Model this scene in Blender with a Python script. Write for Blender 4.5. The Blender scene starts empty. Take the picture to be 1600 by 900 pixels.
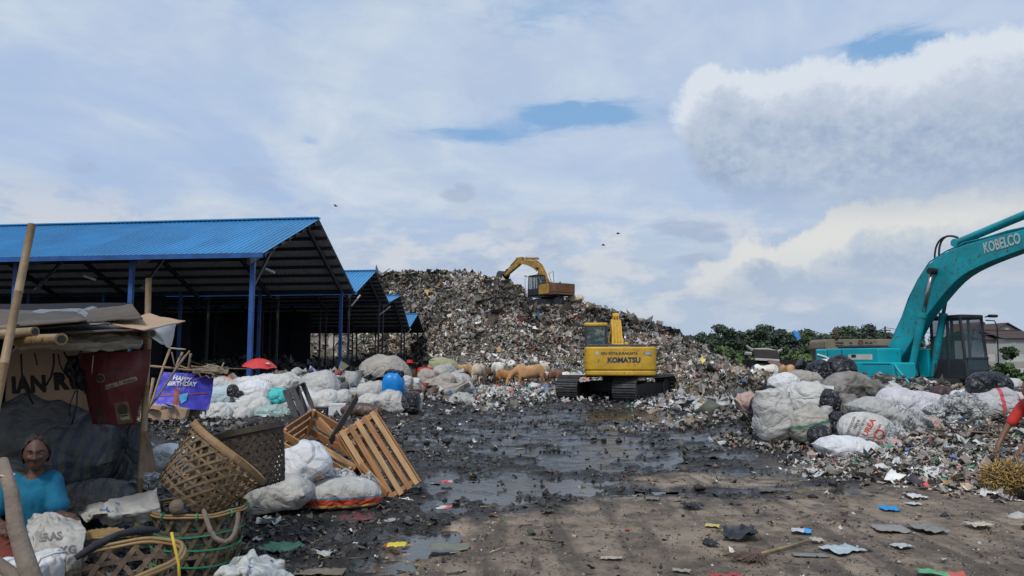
import bpy, bmesh, math, random
import numpy as np
from mathutils import Vector, Matrix, Euler, Quaternion
random.seed(7); rng = np.random.default_rng(11)
S = bpy.context.scene
COL = S.collection
R = math.radians

# ---------------------------------------------------------------- camera
CAMZ = 1.6; F = 1155.0; PITCH = math.atan(112.0 / F)
cd = bpy.data.cameras.new('camera'); cam = bpy.data.objects.new('camera', cd); COL.objects.link(cam)
cam.location = (0, 0, CAMZ); cam.rotation_euler = (R(90) + PITCH, 0, 0)
cd.sensor_width = 36.0; cd.lens = 36.0 * F / 1600.0; cd.clip_start = 0.1; cd.clip_end = 6000
S.camera = cam
S.render.resolution_x = 1024; S.render.resolution_y = 576
S.view_settings.view_transform = 'Standard'; S.view_settings.look = 'None'
S.view_settings.exposure = 0.0; S.view_settings.gamma = 1.0

# ---------------------------------------------------------------- sun and sky
SUN_EL, SUN_AZ = R(50), R(200)          # azimuth clockwise from +Y: behind the camera, a little to its left
sd = bpy.data.lights.new('sun', 'SUN'); so = bpy.data.objects.new('sun', sd); COL.objects.link(so)
sd.energy = 2.5; sd.angle = R(11); sd.color = (1.0, 0.955, 0.89)
sdir = Vector((math.sin(SUN_AZ) * math.cos(SUN_EL), math.cos(SUN_AZ) * math.cos(SUN_EL), math.sin(SUN_EL)))
so.rotation_euler = sdir.to_track_quat('Z', 'Y').to_euler(); so.location = (0, -20, 60)

W = bpy.data.worlds.new('World'); S.world = W; W.use_nodes = True
def build_world():
    nt = W.node_tree; nt.nodes.clear(); N = nt.nodes; L = nt.links
    def n(t, **k):
        o = N.new(t)
        for a, b in k.items(): setattr(o, a, b)
        return o
    def put(sock, v):
        if isinstance(v, bpy.types.NodeSocket): L.new(v, sock)
        else: sock.default_value = v
    def m(op, a, b=0.0, c=0.0, clamp=False):
        o = n('ShaderNodeMath', operation=op, use_clamp=clamp)
        for i, v in enumerate((a, b, c)): put(o.inputs[i], v)
        return o.outputs[0]
    def ss(x, lo, hi):                      # smoothstep
        o = n('ShaderNodeMapRange', interpolation_type='SMOOTHSTEP')
        put(o.inputs[0], x); put(o.inputs[1], lo); put(o.inputs[2], hi)
        return o.outputs[0]
    def mix(f, a, b):
        o = n('ShaderNodeMix', data_type='RGBA')
        put(o.inputs[0], f); put(o.inputs[6], a); put(o.inputs[7], b); return o.outputs[2]
    def comb(x, y, z):
        o = n('ShaderNodeCombineXYZ')
        for i, v in enumerate((x, y, z)): put(o.inputs[i], v)
        return o.outputs[0]
    def noise(v, sc, det=6, rough=0.55, dist=0.0):
        o = n('ShaderNodeTexNoise'); put(o.inputs['Vector'], v); o.inputs['Scale'].default_value = sc
        o.inputs['Detail'].default_value = det; o.inputs['Roughness'].default_value = rough
        o.inputs['Distortion'].default_value = dist; return o.outputs[0]
    tc = n('ShaderNodeTexCoord'); sp = n('ShaderNodeSeparateXYZ'); L.new(tc.outputs['Generated'], sp.inputs[0])
    X, Y, Z = sp.outputs
    el = m('MULTIPLY', m('ARCSINE', Z), 57.2958); az = m('MULTIPLY', m('ARCTAN2', X, Y), 57.2958)
    sky = n('ShaderNodeTexSky', sky_type='NISHITA'); sky.sun_disc = False
    sky.sun_elevation = SUN_EL; sky.sun_rotation = SUN_AZ; sky.air_density = 1.0; sky.dust_density = 0.6; sky.ozone_density = 2.0
    # high layer: flat sheets seen in perspective
    zz = m('ADD', m('MAXIMUM', Z, 0.0), 0.16)
    flat = comb(m('DIVIDE', X, zz), m('DIVIDE', Y, zz), 0.0)
    sheet = noise(flat, 0.85, 8, 0.58, 0.9); fine = noise(flat, 3.2, 7, 0.6, 0.6)
    ae = comb(m('MULTIPLY', az, 0.05), m('MULTIPLY', el, 0.11), 0.0)
    puff = noise(ae, 1.3, 8, 0.55, 0.3); puff2 = noise(ae, 4.0, 6, 0.6, 0.2)
    wisp = noise(comb(m('MULTIPLY', az, 0.09), m('MULTIPLY', el, 0.3), 4.0), 2.2, 7, 0.62, 0.5)
    def blob(a0, e0, ra, re):               # soft ellipse in azimuth / elevation
        dx = m('DIVIDE', m('SUBTRACT', az, a0), ra); dy = m('DIVIDE', m('SUBTRACT', el, e0), re)
        dx = m('ADD', dx, m('MULTIPLY', m('SUBTRACT', puff2, 0.5), 1.8)); dy = m('ADD', dy, m('MULTIPLY', m('SUBTRACT', wisp, 0.5), 3.2))
        return m('EXPONENT', m('MULTIPLY', m('ADD', m('MULTIPLY', dx, dx), m('MULTIPLY', dy, dy)), -1.0))
    cover = m('ADD', m('MULTIPLY', sheet, 0.75), m('MULTIPLY', fine, 0.25))
    hole = m('ADD', blob(5.5, 18.6, 5.5, 1.1), m('ADD', blob(28.3, 21.2, 4.2, 1.0), m('ADD', m('MULTIPLY', blob(-3.0, 17.2, 5.0, 0.8), 0.75),
           m('ADD', m('MULTIPLY', blob(3.0, 27.0, 9.0, 2.2), 0.5), m('ADD', m('MULTIPLY', blob(-15.5, 16.2, 0.9, 0.4), 0.45), m('MULTIPLY', blob(-22, 26, 9, 2.5), 0.28))))))
    cov = m('SUBTRACT', m('ADD', m('MULTIPLY', cover, 1.1), 0.45), m('MULTIPLY', hole, 1.0))
    cov = m('ADD', ss(cov, 0.22, 0.95), 0.0)
    white = mix(ss(fine, 0.3, 0.7), (4.9, 5.85, 7.3, 1), (6.4, 7.15, 8.0, 1))
    lav = mix(ss(sheet, 0.35, 0.65), (4.1, 5.35, 7.5, 1), white)
    low = mix(ss(m('ADD', el, m('MULTIPLY', puff, 8.0)), 6.0, 17.0), (4.55, 5.45, 6.7, 1), lav)
    blue = mix(0.75, sky.outputs[0], (2.5, 4.6, 7.6, 1))
    c = mix(cov, blue, low)
    # lower grey bank and warm-white heads near the horizon
    bank = m('MULTIPLY', ss(m('ADD', puff, m('MULTIPLY', puff2, 0.25)), 0.58, 0.72), ss(el, 13.5, 8.0))
    c = mix(m('MULTIPLY', bank, 0.65), c, (3.7, 4.5, 6.1, 1))
    heads = m('MULTIPLY', ss(m('ADD', puff2, m('MULTIPLY', puff, 0.35)), 0.60, 0.78), m('MULTIPLY', ss(el, 14, 8.5), ss(el, 1.0, 4.0)))
    c = mix(m('MULTIPLY', heads, 0.6), c, (7.3, 7.4, 7.4, 1))
    # small dark cloudlets
    wob0 = m('MULTIPLY', m('SUBTRACT', puff2, 0.5), 2.4)
    for a0, e0, ra, re, k in ((-4.1, 13.0, 1.5, 0.9, 0.5), (13.8, 9.6, 3.6, 1.0, 0.55), (13.5, 7.6, 2.6, 0.5, 0.5), (-20, 13, 2.5, 1.0, 0.25), (-31, 13, 1.5, .6, .3), (-4, 7.2, 4.0, 1.1, 0.35)):
        b = ss(m('ADD', blob(a0, e0, ra, re), m('MULTIPLY', wob0, 0.35)), 0.35, 0.75)
        c = mix(m('MULTIPLY', b, k), c, (3.6, 4.35, 5.9, 1))
    # cumulus: a union of soft round lobes, roughened by noise and lit from above left
    def lobes(lst, da, de, nz):
        tot = None
        A = m('ADD', m('ADD', az, da), m('MULTIPLY', m('SUBTRACT', nz[0], 0.5), nz[3])); E = m('ADD', m('ADD', el, de), m('MULTIPLY', m('SUBTRACT', nz[1], 0.5), nz[3]))
        for px, py, r in lst:
            u, v = (px - 800) / F, (450 - py) / F; cp, sp_ = math.cos(PITCH), math.sin(PITCH); d = Vector((u, cp - sp_ * v, sp_ + cp * v)).normalized()
            a0 = math.degrees(math.atan2(d.x, d.y)); e0 = math.degrees(math.asin(d.z)); rr = r / F * 57.3 * .92
            dx = m('DIVIDE', m('SUBTRACT', A, a0), rr); dy = m('DIVIDE', m('SUBTRACT', E, e0), rr * .9)
            g = m('EXPONENT', m('MULTIPLY', m('ADD', m('MULTIPLY', dx, dx), m('MULTIPLY', dy, dy)), -1.1))
            tot = g if tot is None else m('ADD', tot, g)
        return m('DIVIDE', tot, m('ADD', 0.55, tot))
    v3 = comb(az, m('MULTIPLY', el, 1.25), 3.0)
    n_a, n_b, n_c = noise(v3, 0.55, 7, 0.62), noise(comb(el, az, 9.0), 0.6, 7, 0.62), noise(v3, 1.5, 7, 0.58, 0.3)
    def cumulus(c, lst, dark, mid, lite, base_el, soft, wobble, thr, edge, k):
        nz = (n_a, n_b, n_c, wobble); f0 = m('ADD', lobes(lst, 0.0, 0.0, nz), m('MULTIPLY', m('SUBTRACT', n_c, 0.5), 0.10)); f1 = m('ADD', lobes(lst, -0.7, 1.5, nz), m('MULTIPLY', m('SUBTRACT', noise(comb(m('SUBTRACT', az, .5), m('MULTIPLY', m('ADD', el, .9), 1.25), 3.0), 1.5, 4, 0.5, 0.3), 0.5), 0.13))
        mask = m('MULTIPLY', ss(f0, thr, thr + edge), ss(m('ADD', el, m('MULTIPLY', m('SUBTRACT', puff, 0.5), 5.0)), base_el - soft, base_el + soft))
        lit = m('ADD', m('MULTIPLY', m('SUBTRACT', f0, f1), k), m('ADD', 0.30, m('MULTIPLY', m('SUBTRACT', n_a, 0.5), 0.55)))
        lit = m('ADD', lit, m('MULTIPLY', m('SUBTRACT', el, base_el + 5.0), 0.035))
        body = mix(ss(lit, 0.02, 0.45), dark, mid); body = mix(ss(lit, 0.35, 1.0), body, lite)
        return mix(mask, c, body)
    c = cumulus(c, [(1168, 392, 30), (1215, 410, 34), (1262, 408, 36), (1310, 380, 46), (1345, 350, 44), (1390, 372, 50), (1440, 380, 60), (1520, 380, 80), (1600, 390, 90), (1360, 430, 60), (1280, 440, 50), (1120, 440, 50), (1480, 450, 90), (1180, 460, 60)],
                (3.9, 4.75, 6.1, 1), (5.2, 5.9, 6.7, 1), (7.2, 7.3, 7.2, 1), 5.2, 3.0, 3.2, .42, .22, 3.2)
    c = cumulus(c, [(1105, 125, 38), (1090, 175, 50), (1150, 150, 46), (1120, 225, 60), (1200, 170, 56), (1262, 130, 52), (1300, 160, 60), (1350, 150, 52), (1400, 175, 60), (1470, 115, 56), (1520, 150, 70), (1580, 115, 70), (1640, 150, 90), (1210, 240, 80), (1320, 240, 90), (1430, 240, 90), (1540, 240, 100), (1640, 250, 110), (1250, 285, 60), (1180, 285, 60), (1320, 305, 80), (1420, 320, 90), (1530, 320, 100), (1630, 320, 100)],
                (3.3, 4.25, 5.85, 1), (4.9, 5.65, 6.9, 1), (6.9, 7.5, 8.3, 1), 11.6, 2.8, 2.6, .44, .20, 2.6)
    # haze towards the horizon
    c = mix(m('MULTIPLY', ss(el, 6.5, -1.0), 0.6), c, (4.2, 5.3, 6.9, 1))
    c = mix(ss(el, -1.0, -4.0), c, (1.2, 1.3, 1.3, 1))
    bg = n('ShaderNodeBackground'); bg.inputs['Strength'].default_value = 0.1; L.new(c, bg.inputs[0])
    out = n('ShaderNodeOutputWorld'); L.new(bg.outputs[0], out.inputs[0])
build_world()
# ---------------------------------------------------------------- helpers
CP, SP_ = math.cos(PITCH), math.sin(PITCH)
def P(x, y, d):                                # photo pixel at world distance Y = d
    u = (x - 800) / F; v = (450 - y) / F
    dy = CP - SP_ * v; dz = SP_ + CP * v
    return Vector((u * d / dy, d, CAMZ + dz * d / dy))
def proj(p):
    dep = p[1] * CP + (p[2] - CAMZ) * SP_; up = -p[1] * SP_ + (p[2] - CAMZ) * CP
    return 800 + F * p[0] / dep, 450 - F * up / dep
def proj_np(x, y, z):
    dep = np.maximum(y * CP + (z - CAMZ) * SP_, 0.05); up = -y * SP_ + (z - CAMZ) * CP
    return 800 + F * x / dep, 450 - F * up / dep
def MPP(d): return d / F
def _hash(ix, iy, iz, seed):
    h = (ix.astype(np.int64) * 374761393 + iy.astype(np.int64) * 668265263 + iz.astype(np.int64) * 2147483647 + seed * 144665) & 0xffffffff
    h = ((h ^ (h >> 13)) * 1274126177) & 0xffffffff
    h = ((h ^ (h >> 16)) * 2246822519) & 0xffffffff
    return ((h ^ (h >> 15)) & 0xffffff) / float(0xffffff)
def vn(x, y, z=None, seed=0):                  # value noise in 0..1
    x = np.asarray(x, float); y = np.asarray(y, float)
    z = np.zeros_like(x) if z is None else np.asarray(z, float)
    ix, iy, iz = np.floor(x), np.floor(y), np.floor(z)
    fx, fy, fz = x - ix, y - iy, z - iz
    fx = fx * fx * (3 - 2 * fx); fy = fy * fy * (3 - 2 * fy); fz = fz * fz * (3 - 2 * fz)
    def c(a, b, d): return _hash(ix + a, iy + b, iz + d, seed)
    x00 = c(0,0,0) * (1-fx) + c(1,0,0) * fx; x10 = c(0,1,0) * (1-fx) + c(1,1,0) * fx
    y0 = x00 * (1-fy) + x10 * fy
    if not np.any(z): return y0
    x01 = c(0,0,1) * (1-fx) + c(1,0,1) * fx; x11 = c(0,1,1) * (1-fx) + c(1,1,1) * fx
    return y0 * (1-fz) + (x01 * (1-fy) + x11 * fy) * fz
def fbm(x, y, z=None, oct=4, seed=0, lac=2.03, gain=0.5):      # about -0.5..0.5
    x = np.asarray(x, float); y = np.asarray(y, float); t = 0.0; a = 1.0; n = 0.0
    for i in range(oct):
        t = t + a * (vn(x, y, z, seed + i * 17) - 0.5); n += a; a *= gain; x = x * lac + 3.1; y = y * lac + 1.7
        if z is not None: z = z * lac + 0.9
    return t / n
def sstep(a, b, x):
    t = np.clip((x - a) / (b - a), 0, 1); return t * t * (3 - 2 * t)

# materials ------------------------------------------------------------------
MATS = {}
def mat(name, col, rough=0.7, var=0.15, nscale=6.0, bump=0.0, bscale=40.0, metal=0.0, attr=False, dirt=0.0, dirtcol=(0.05, 0.04, 0.03), dscale=3.0,
        weave=0.0, wscale=120.0, grain=0.0, alpha=1.0, coat=0.0, trans=0.0, spec=0.5, ior=1.5, stripes=None, rust=0.0, crease=0.0, cscale=6.0):
    if name in MATS: return MATS[name]
    M = bpy.data.materials.new(name); M.use_nodes = True; MATS[name] = M
    nt = M.node_tree; N = nt.nodes; L = nt.links; B = N['Principled BSDF']
    tc = N.new('ShaderNodeTexCoord'); oi = N.new('ShaderNodeObjectInfo')
    ad = N.new('ShaderNodeVectorMath'); ad.operation = 'ADD'; L.new(tc.outputs['Object'], ad.inputs[0])
    sc = N.new('ShaderNodeVectorMath'); sc.operation = 'SCALE'; sc.inputs[0].default_value = (13, 7, 5); L.new(oi.outputs['Random'], sc.inputs['Scale'])
    L.new(sc.outputs[0], ad.inputs[1]); vec = ad.outputs[0]
    def noise(s, det=5, rg=0.6, v=vec):
        o = N.new('ShaderNodeTexNoise'); L.new(v, o.inputs['Vector']); o.inputs['Scale'].default_value = s
        o.inputs['Detail'].default_value = det; o.inputs['Roughness'].default_value = rg; return o.outputs[0]
    def mixc(f, a, b, mode='MIX'):
        o = N.new('ShaderNodeMix'); o.data_type = 'RGBA'; o.blend_type = mode
        for i, v in ((0, f), (6, a), (7, b)):
            if isinstance(v, bpy.types.NodeSocket): L.new(v, o.inputs[i])
            else: o.inputs[i].default_value = v
        return o.outputs[2]
    def mr(x, a, b, c=0.0, d=1.0):
        o = N.new('ShaderNodeMapRange'); L.new(x, o.inputs[0])
        for i, v in enumerate((a, b, c, d)): o.inputs[i + 1].default_value = v
        return o.outputs[0]
    if attr:
        at = N.new('ShaderNodeAttribute'); at.attribute_name = 'col'; c = at.outputs['Color']
    else:
        c = None
    k = noise(nscale)
    f = mr(k, 0.3, 0.7, 1 - var, 1 + var)
    mm = N.new('ShaderNodeVectorMath'); mm.operation = 'SCALE'; L.new(f, mm.inputs['Scale'])
    if c: L.new(c, mm.inputs[0])
    else: mm.inputs[0].default_value = col[:3]
    c = mm.outputs[0]
    if stripes:                                   # printed bands: (axis, centre, halfwidth, colour)
        sp = N.new('ShaderNodeSeparateXYZ'); L.new(tc.outputs['Object'], sp.inputs[0])
        for ax, ce, hw, scol in stripes:
            a = N.new('ShaderNodeMath'); a.operation = 'SUBTRACT'; L.new(sp.outputs[ax], a.inputs[0]); a.inputs[1].default_value = ce
            b = N.new('ShaderNodeMath'); b.operation = 'ABSOLUTE'; L.new(a.outputs[0], b.inputs[0])
            c = mixc(mr(b.outputs[0], hw, hw * 0.85), c, (*scol, 1))
    if grain > 0:                                 # long wood grain along local X
        mp = N.new('ShaderNodeMapping'); L.new(vec, mp.inputs[0]); mp.inputs['Scale'].default_value = (1.5, 28, 28)
        g = noise(2.0, 6, 0.65, mp.outputs[0]); c = mixc(mr(g, 0.4, 0.65, 0, grain), c, (col[0] * 0.35, col[1] * 0.3, col[2] * 0.28, 1))
    rsock = None
    if dirt > 0:
        dn = noise(dscale, 8, 0.68); dm = mr(dn, 0.62 - 0.28 * dirt, 0.78 - 0.15 * dirt, 0, min(1, dirt * 1.1)); c = mixc(dm, c, (*dirtcol, 1))
    if rust > 0:
        rn = noise(7.0, 9, 0.75); rm = mr(rn, 0.66 - 0.2 * rust, 0.72 - 0.2 * rust); c = mixc(rm, c, (0.09, 0.035, 0.015, 1))
    L.new(c, B.inputs['Base Color'])
    B.inputs['Roughness'].default_value = rough; B.inputs['Metallic'].default_value = metal
    B.inputs['Specular IOR Level'].default_value = spec; B.inputs['IOR'].default_value = ior
    if rough < 0.6:
        L.new(mr(noise(9.0), 0.3, 0.7, max(0.03, rough * 0.75), min(1, rough * 1.35)), B.inputs['Roughness'])
    if coat: B.inputs['Coat Weight'].default_value = coat
    if trans: B.inputs['Transmission Weight'].default_value = trans
    if alpha < 1: B.inputs['Alpha'].default_value = alpha
    hs = None
    if bump > 0:
        bp = N.new('ShaderNodeBump'); bp.inputs['Strength'].default_value = min(1, bump); bp.inputs['Distance'].default_value = 0.02 * max(1, bump)
        L.new(noise(bscale, 6, 0.6), bp.inputs['Height']); hs = bp.outputs[0]
    if weave > 0:
        wx = N.new('ShaderNodeTexWave'); L.new(vec, wx.inputs['Vector']); wx.inputs['Scale'].default_value = wscale; wx.inputs['Distortion'].default_value = 2.5
        bw = N.new('ShaderNodeBump'); bw.inputs['Strength'].default_value = weave; bw.inputs['Distance'].default_value = 0.004
        L.new(wx.outputs[0], bw.inputs['Height'])
        if hs: L.new(hs, bw.inputs['Normal'])
        hs = bw.outputs[0]
    if crease > 0:
        wn = N.new('ShaderNodeTexNoise'); L.new(vec, wn.inputs['Vector']); wn.inputs['Scale'].default_value = cscale * .45; wn.inputs['Detail'].default_value = 3
        wv = N.new('ShaderNodeVectorMath'); wv.operation = 'MULTIPLY_ADD'; L.new(wn.outputs['Color'], wv.inputs[0]); wv.inputs[1].default_value = (1.6 / cscale * 2,) * 3; L.new(vec, wv.inputs[2])
        for k_, (sc_, st_) in enumerate(((cscale, 1.0), (cscale * 2.7, .55))):
            vo = N.new('ShaderNodeTexVoronoi'); vo.feature = 'DISTANCE_TO_EDGE'; L.new(wv.outputs[0], vo.inputs['Vector']); vo.inputs['Scale'].default_value = sc_
            cb = N.new('ShaderNodeBump'); cb.inputs['Strength'].default_value = min(1, crease * st_); cb.inputs['Distance'].default_value = .30 / sc_
            L.new(mr(vo.outputs['Distance'], 0, .28), cb.inputs['Height'])
            if hs: L.new(hs, cb.inputs['Normal'])
            hs = cb.outputs[0]
    if hs: L.new(hs, B.inputs['Normal'])
    return M

# objects ----------------------------------------------------------------------
def tag(o, label=None, cat=None, group=None, kind=None):
    if label: o['label'] = label
    if cat: o['category'] = cat
    if group: o['group'] = group
    if kind: o['kind'] = kind
    return o
def empty(name, loc=(0, 0, 0), rot=(0, 0, 0), label=None, cat=None, group=None):
    o = bpy.data.objects.new(name, None); COL.objects.link(o); o.location = loc; o.rotation_euler = rot; o.empty_display_size = 0.2
    return tag(o, label, cat, group)
def link(name, me, parent=None, loc=None, rot=None):
    o = bpy.data.objects.new(name, me); COL.objects.link(o)
    if parent is not None: o.parent = parent
    if loc is not None: o.location = loc
    if rot is not None: o.rotation_euler = rot
    return o
def np_mesh(name, V, Fc, m, smooth=False, col=None, mats=None, mi=None):
    me = bpy.data.meshes.new(name); V = np.asarray(V, np.float32); Fc = np.asarray(Fc, np.int32); k = Fc.shape[1]
    me.vertices.add(len(V)); me.vertices.foreach_set('co', V.ravel())
    me.loops.add(Fc.size); me.loops.foreach_set('vertex_index', Fc.ravel())
    me.polygons.add(len(Fc)); me.polygons.foreach_set('loop_start', np.arange(0, Fc.size, k, dtype=np.int32))
    me.polygons.foreach_set('loop_total', np.full(len(Fc), k, np.int32))
    if smooth: me.polygons.foreach_set('use_smooth', np.ones(len(Fc), bool))
    for q in (m if isinstance(m, (list, tuple)) else [m]): me.materials.append(q)
    if mi is not None: me.polygons.foreach_set('material_index', np.asarray(mi, np.int32))
    if col is not None:
        a = me.color_attributes.new('col', 'FLOAT_COLOR', 'POINT')
        c = np.ones((len(V), 4), np.float32); c[:, :3] = col; a.data.foreach_set('color', c.ravel())
    me.update(); me.validate(); return me
def grid_faces(nr, nc, wrap=False):
    i = np.arange(nr - 1)[:, None]; j = np.arange(nc if wrap else nc - 1)[None, :]; j2 = (j + 1) % nc
    return np.stack([i * nc + j, i * nc + j2, (i + 1) * nc + j2, (i + 1) * nc + j], -1).reshape(-1, 4)
class MB:                                       # collects shapes into ONE mesh
    def __init__(s): s.v = []; s.f = []
    def add(s, vs, fs):
        b = len(s.v); s.v += [tuple(v) for v in vs]; s.f += [tuple(i + b for i in f) for f in fs]; return s
    def box(s, c, size, rot=None, taper=None):
        hx, hy, hz = size[0] / 2, size[1] / 2, size[2] / 2; M = rot if rot is not None else Matrix.Identity(3); c = Vector(c); vs = []
        for z in (-hz, hz):
            k = 1 if (taper is None or z < 0) else taper
            for x, y in ((-hx, -hy), (hx, -hy), (hx, hy), (-hx, hy)): vs.append(c + M @ Vector((x * k, y * k, z)))
        return s.add(vs, [(3,2,1,0), (4,5,6,7), (0,1,5,4), (1,2,6,5), (2,3,7,6), (3,0,4,7)])
    def bar(s, a, b, w, h, up=(0, 0, 1)):
        a = Vector(a); b = Vector(b); d = (b - a).normalized(); u = Vector(up); sd_ = d.cross(u)
        if sd_.length < 1e-4: sd_ = d.cross(Vector((1, 0, 0)))
        sd_.normalize(); u = sd_.cross(d); vs = []
        for p in (a, b):
            for i, j in ((-1, -1), (1, -1), (1, 1), (-1, 1)): vs.append(p + sd_ * i * w / 2 + u * j * h / 2)
        return s.add(vs, [(0,1,2,3), (7,6,5,4), (0,4,5,1), (1,5,6,2), (2,6,7,3), (3,7,4,0)])
    def tube(s, pts, r, n=8, cap=True, flat=1.0):
        pts = [Vector(p) for p in pts]; rs = r if isinstance(r, (list, tuple)) else [r] * len(pts); vs = []; fs = []
        pn = None
        for i, p in enumerate(pts):
            d = (pts[min(i + 1, len(pts) - 1)] - pts[max(i - 1, 0)]).normalized()
            if pn is None: pn = d.orthogonal().normalized()
            pn = (pn - d * pn.dot(d))
            if pn.length < 1e-5: pn = d.orthogonal()
            pn.normalize(); q = d.cross(pn)
            for k in range(n):
                a = 2 * math.pi * k / n; vs.append(p + (pn * math.cos(a) + q * math.sin(a) * flat) * rs[i])
        for i in range(len(pts) - 1):
            for k in range(n): fs.append((i*n+k, i*n+(k+1)%n, (i+1)*n+(k+1)%n, (i+1)*n+k))
        if cap: fs.append(tuple(range(n))[::-1]); fs.append(tuple(range((len(pts)-1)*n, len(pts)*n)))
        return s.add(vs, fs)
    def cyl(s, a, b, r, n=12): return s.tube([a, b], r, n)
    def prism(s, poly, d0, d1, fn):             # 2D outline between two depths, fn(u, v, d) -> point
        n = len(poly); vs = [fn(u, v, d0) for u, v in poly] + [fn(u, v, d1) for u, v in poly]
        return s.add(vs, [tuple(range(n))[::-1], tuple(range(n, 2*n))] + [(i, (i+1) % n, n+(i+1) % n, n+i) for i in range(n)])
    def sphere(s, c, r, n=10, m_=7):
        c = Vector(c); r = r if isinstance(r, (tuple, list)) else (r, r, r); vs = [c + Vector((0, 0, -r[2]))]
        for i in range(1, m_):
            t = math.pi * i / m_ - math.pi / 2
            for k in range(n):
                a = 2*math.pi*k/n; vs.append(c + Vector((math.cos(t)*math.cos(a)*r[0], math.cos(t)*math.sin(a)*r[1], math.sin(t)*r[2])))
        vs.append(c + Vector((0, 0, r[2]))); fs = [(0, 1+(k+1) % n, 1+k) for k in range(n)]
        for i in range(m_-2):
            for k in range(n): fs.append((1+i*n+k, 1+i*n+(k+1) % n, 1+(i+1)*n+(k+1) % n, 1+(i+1)*n+k))
        t = len(vs)-1; fs += [(t, t-n+k, t-n+(k+1) % n) for k in range(n)]
        return s.add(vs, fs)
    def mesh(s, name, m, smooth=False):
        me = bpy.data.meshes.new(name); me.from_pydata(s.v, [], s.f); me.materials.append(m)
        if smooth: me.polygons.foreach_set('use_smooth', [True] * len(me.polygons))
        me.update(); return me
    def build(s, name, m, parent=None, smooth=False, bevel=0.0, seg=2, auto=True):
        o = link(name, s.mesh(name, m, smooth), parent)
        if bevel > 0:
            bm = o.modifiers.new('bevel', 'BEVEL'); bm.width = bevel; bm.segments = seg; bm.limit_method = 'ANGLE'; bm.angle_limit = R(35)
            if smooth: bm.harden_normals = True
        return o
def shade_auto(o, ang=40):                      # smooth faces, sharp edges by angle
    me = o.data; bm = bmesh.new(); bm.from_mesh(me)
    for f in bm.faces: f.smooth = True
    for e in bm.edges:
        if len(e.link_faces) == 2 and e.calc_face_angle(0) > R(ang): e.smooth = False
    bm.to_mesh(me); bm.free(); return o
def clone(o, parent=None):
    c = o.copy(); COL.objects.link(c); c.parent = parent
    for ch in list(o.children): clone(ch, c)
    return c
def text_obj(s, size, m, parent, loc, rot, name='lettering', depth=0.003, shear=0.0, bold=0.0, space=1.0, sx=1.0, align='CENTER'):
    cu = bpy.data.curves.new('lettering', 'FONT'); cu.body = s; cu.size = size; cu.extrude = depth; cu.align_x = align; cu.align_y = 'CENTER'
    cu.shear = shear; cu.offset = bold; cu.space_character = space; cu.resolution_u = 3
    t = bpy.data.objects.new('t', cu); COL.objects.link(t); bpy.context.view_layer.update()
    me = bpy.data.meshes.new_from_object(t.evaluated_get(bpy.context.evaluated_depsgraph_get()))
    bpy.data.objects.remove(t); bpy.data.curves.remove(cu); me.materials.clear(); me.materials.append(m); me.name = 'lettering'
    o = link(name, me, parent, loc, rot); o.scale = (sx, 1, 1); return o
def frame_rot(xdir, zdir):                      # euler whose local X = xdir and local Z close to zdir
    x = Vector(xdir).normalized(); z = Vector(zdir); z = (z - x * z.dot(x)).normalized(); y = z.cross(x)
    return Matrix((x, y, z)).transposed().to_euler()
# ---------------------------------------------------------------- ground
def gauss(x, y, cx, cy, rx, ry): return np.exp(-(((x - cx) / rx) ** 2 + ((y - cy) / ry) ** 2))
def ground_fields(x, y):
    x = np.asarray(x, float); y = np.asarray(y, float)
    sx, sy = proj_np(x, np.maximum(y, 3.0), 0.0)
    b = np.interp(sx, [450, 560, 640, 720, 850, 1000, 1150, 1300, 1450, 1600], [960, 925, 850, 812, 798, 786, 778, 768, 760, 750])
    n1 = fbm(x * 1.1, y * 1.1, oct=5, seed=3, gain=0.6)
    dry = sstep(-26, 34, sy - b + n1 * 95)
    dry = np.maximum(dry, 0.9 * sstep(0.35, 0.7, gauss(sx, sy, 1120, 757, 190, 15) + n1 * 0.5))
    dry = np.maximum(dry, 0.75 * sstep(0.3, 0.7, gauss(sx, sy, 1420, 735, 260, 16) + n1 * 0.6))
    far = sstep(9, 20, y); dry = dry * (1 - 0.75 * far * sstep(700, 660, sy))
    wet = np.zeros_like(x); 
    for cx, cy, rx, ry, w in ((850, 764, 200, 22, 1.0), (930, 712, 190, 46, .80), (1010, 655, 280, 26, .74), (1180, 700, 120, 30, .6), (760, 690, 120, 30, .55), (650, 858, 62, 26, 1.0), (600, 890, 60, 18, 1.0), (1105, 683, 66, 13, 1.05), (1165, 712, 62, 9, 1.0),
                             (1340, 770, 70, 9, .85), (1210, 772, 60, 5, .8), (1380, 690, 200, 10, .35), (700, 800, 50, 20, .8), (1040, 774, 150, 4.5, 1.0), (1200, 740, 180, 16, .62), (760, 640, 120, 14, .5)):
        wet = np.maximum(wet, w * gauss(sx, sy, cx, cy, rx, ry))
    n2 = fbm(x * 1.3 + 5, y * 1.9, oct=6, seed=21, gain=0.66)
    wet = sstep(0.40, 0.56, wet + n2 * 1.9 + .05 * sstep(8, 12, y) * (np.abs(x - 1.5) < 5))
    return dry, wet, sx, sy
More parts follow.
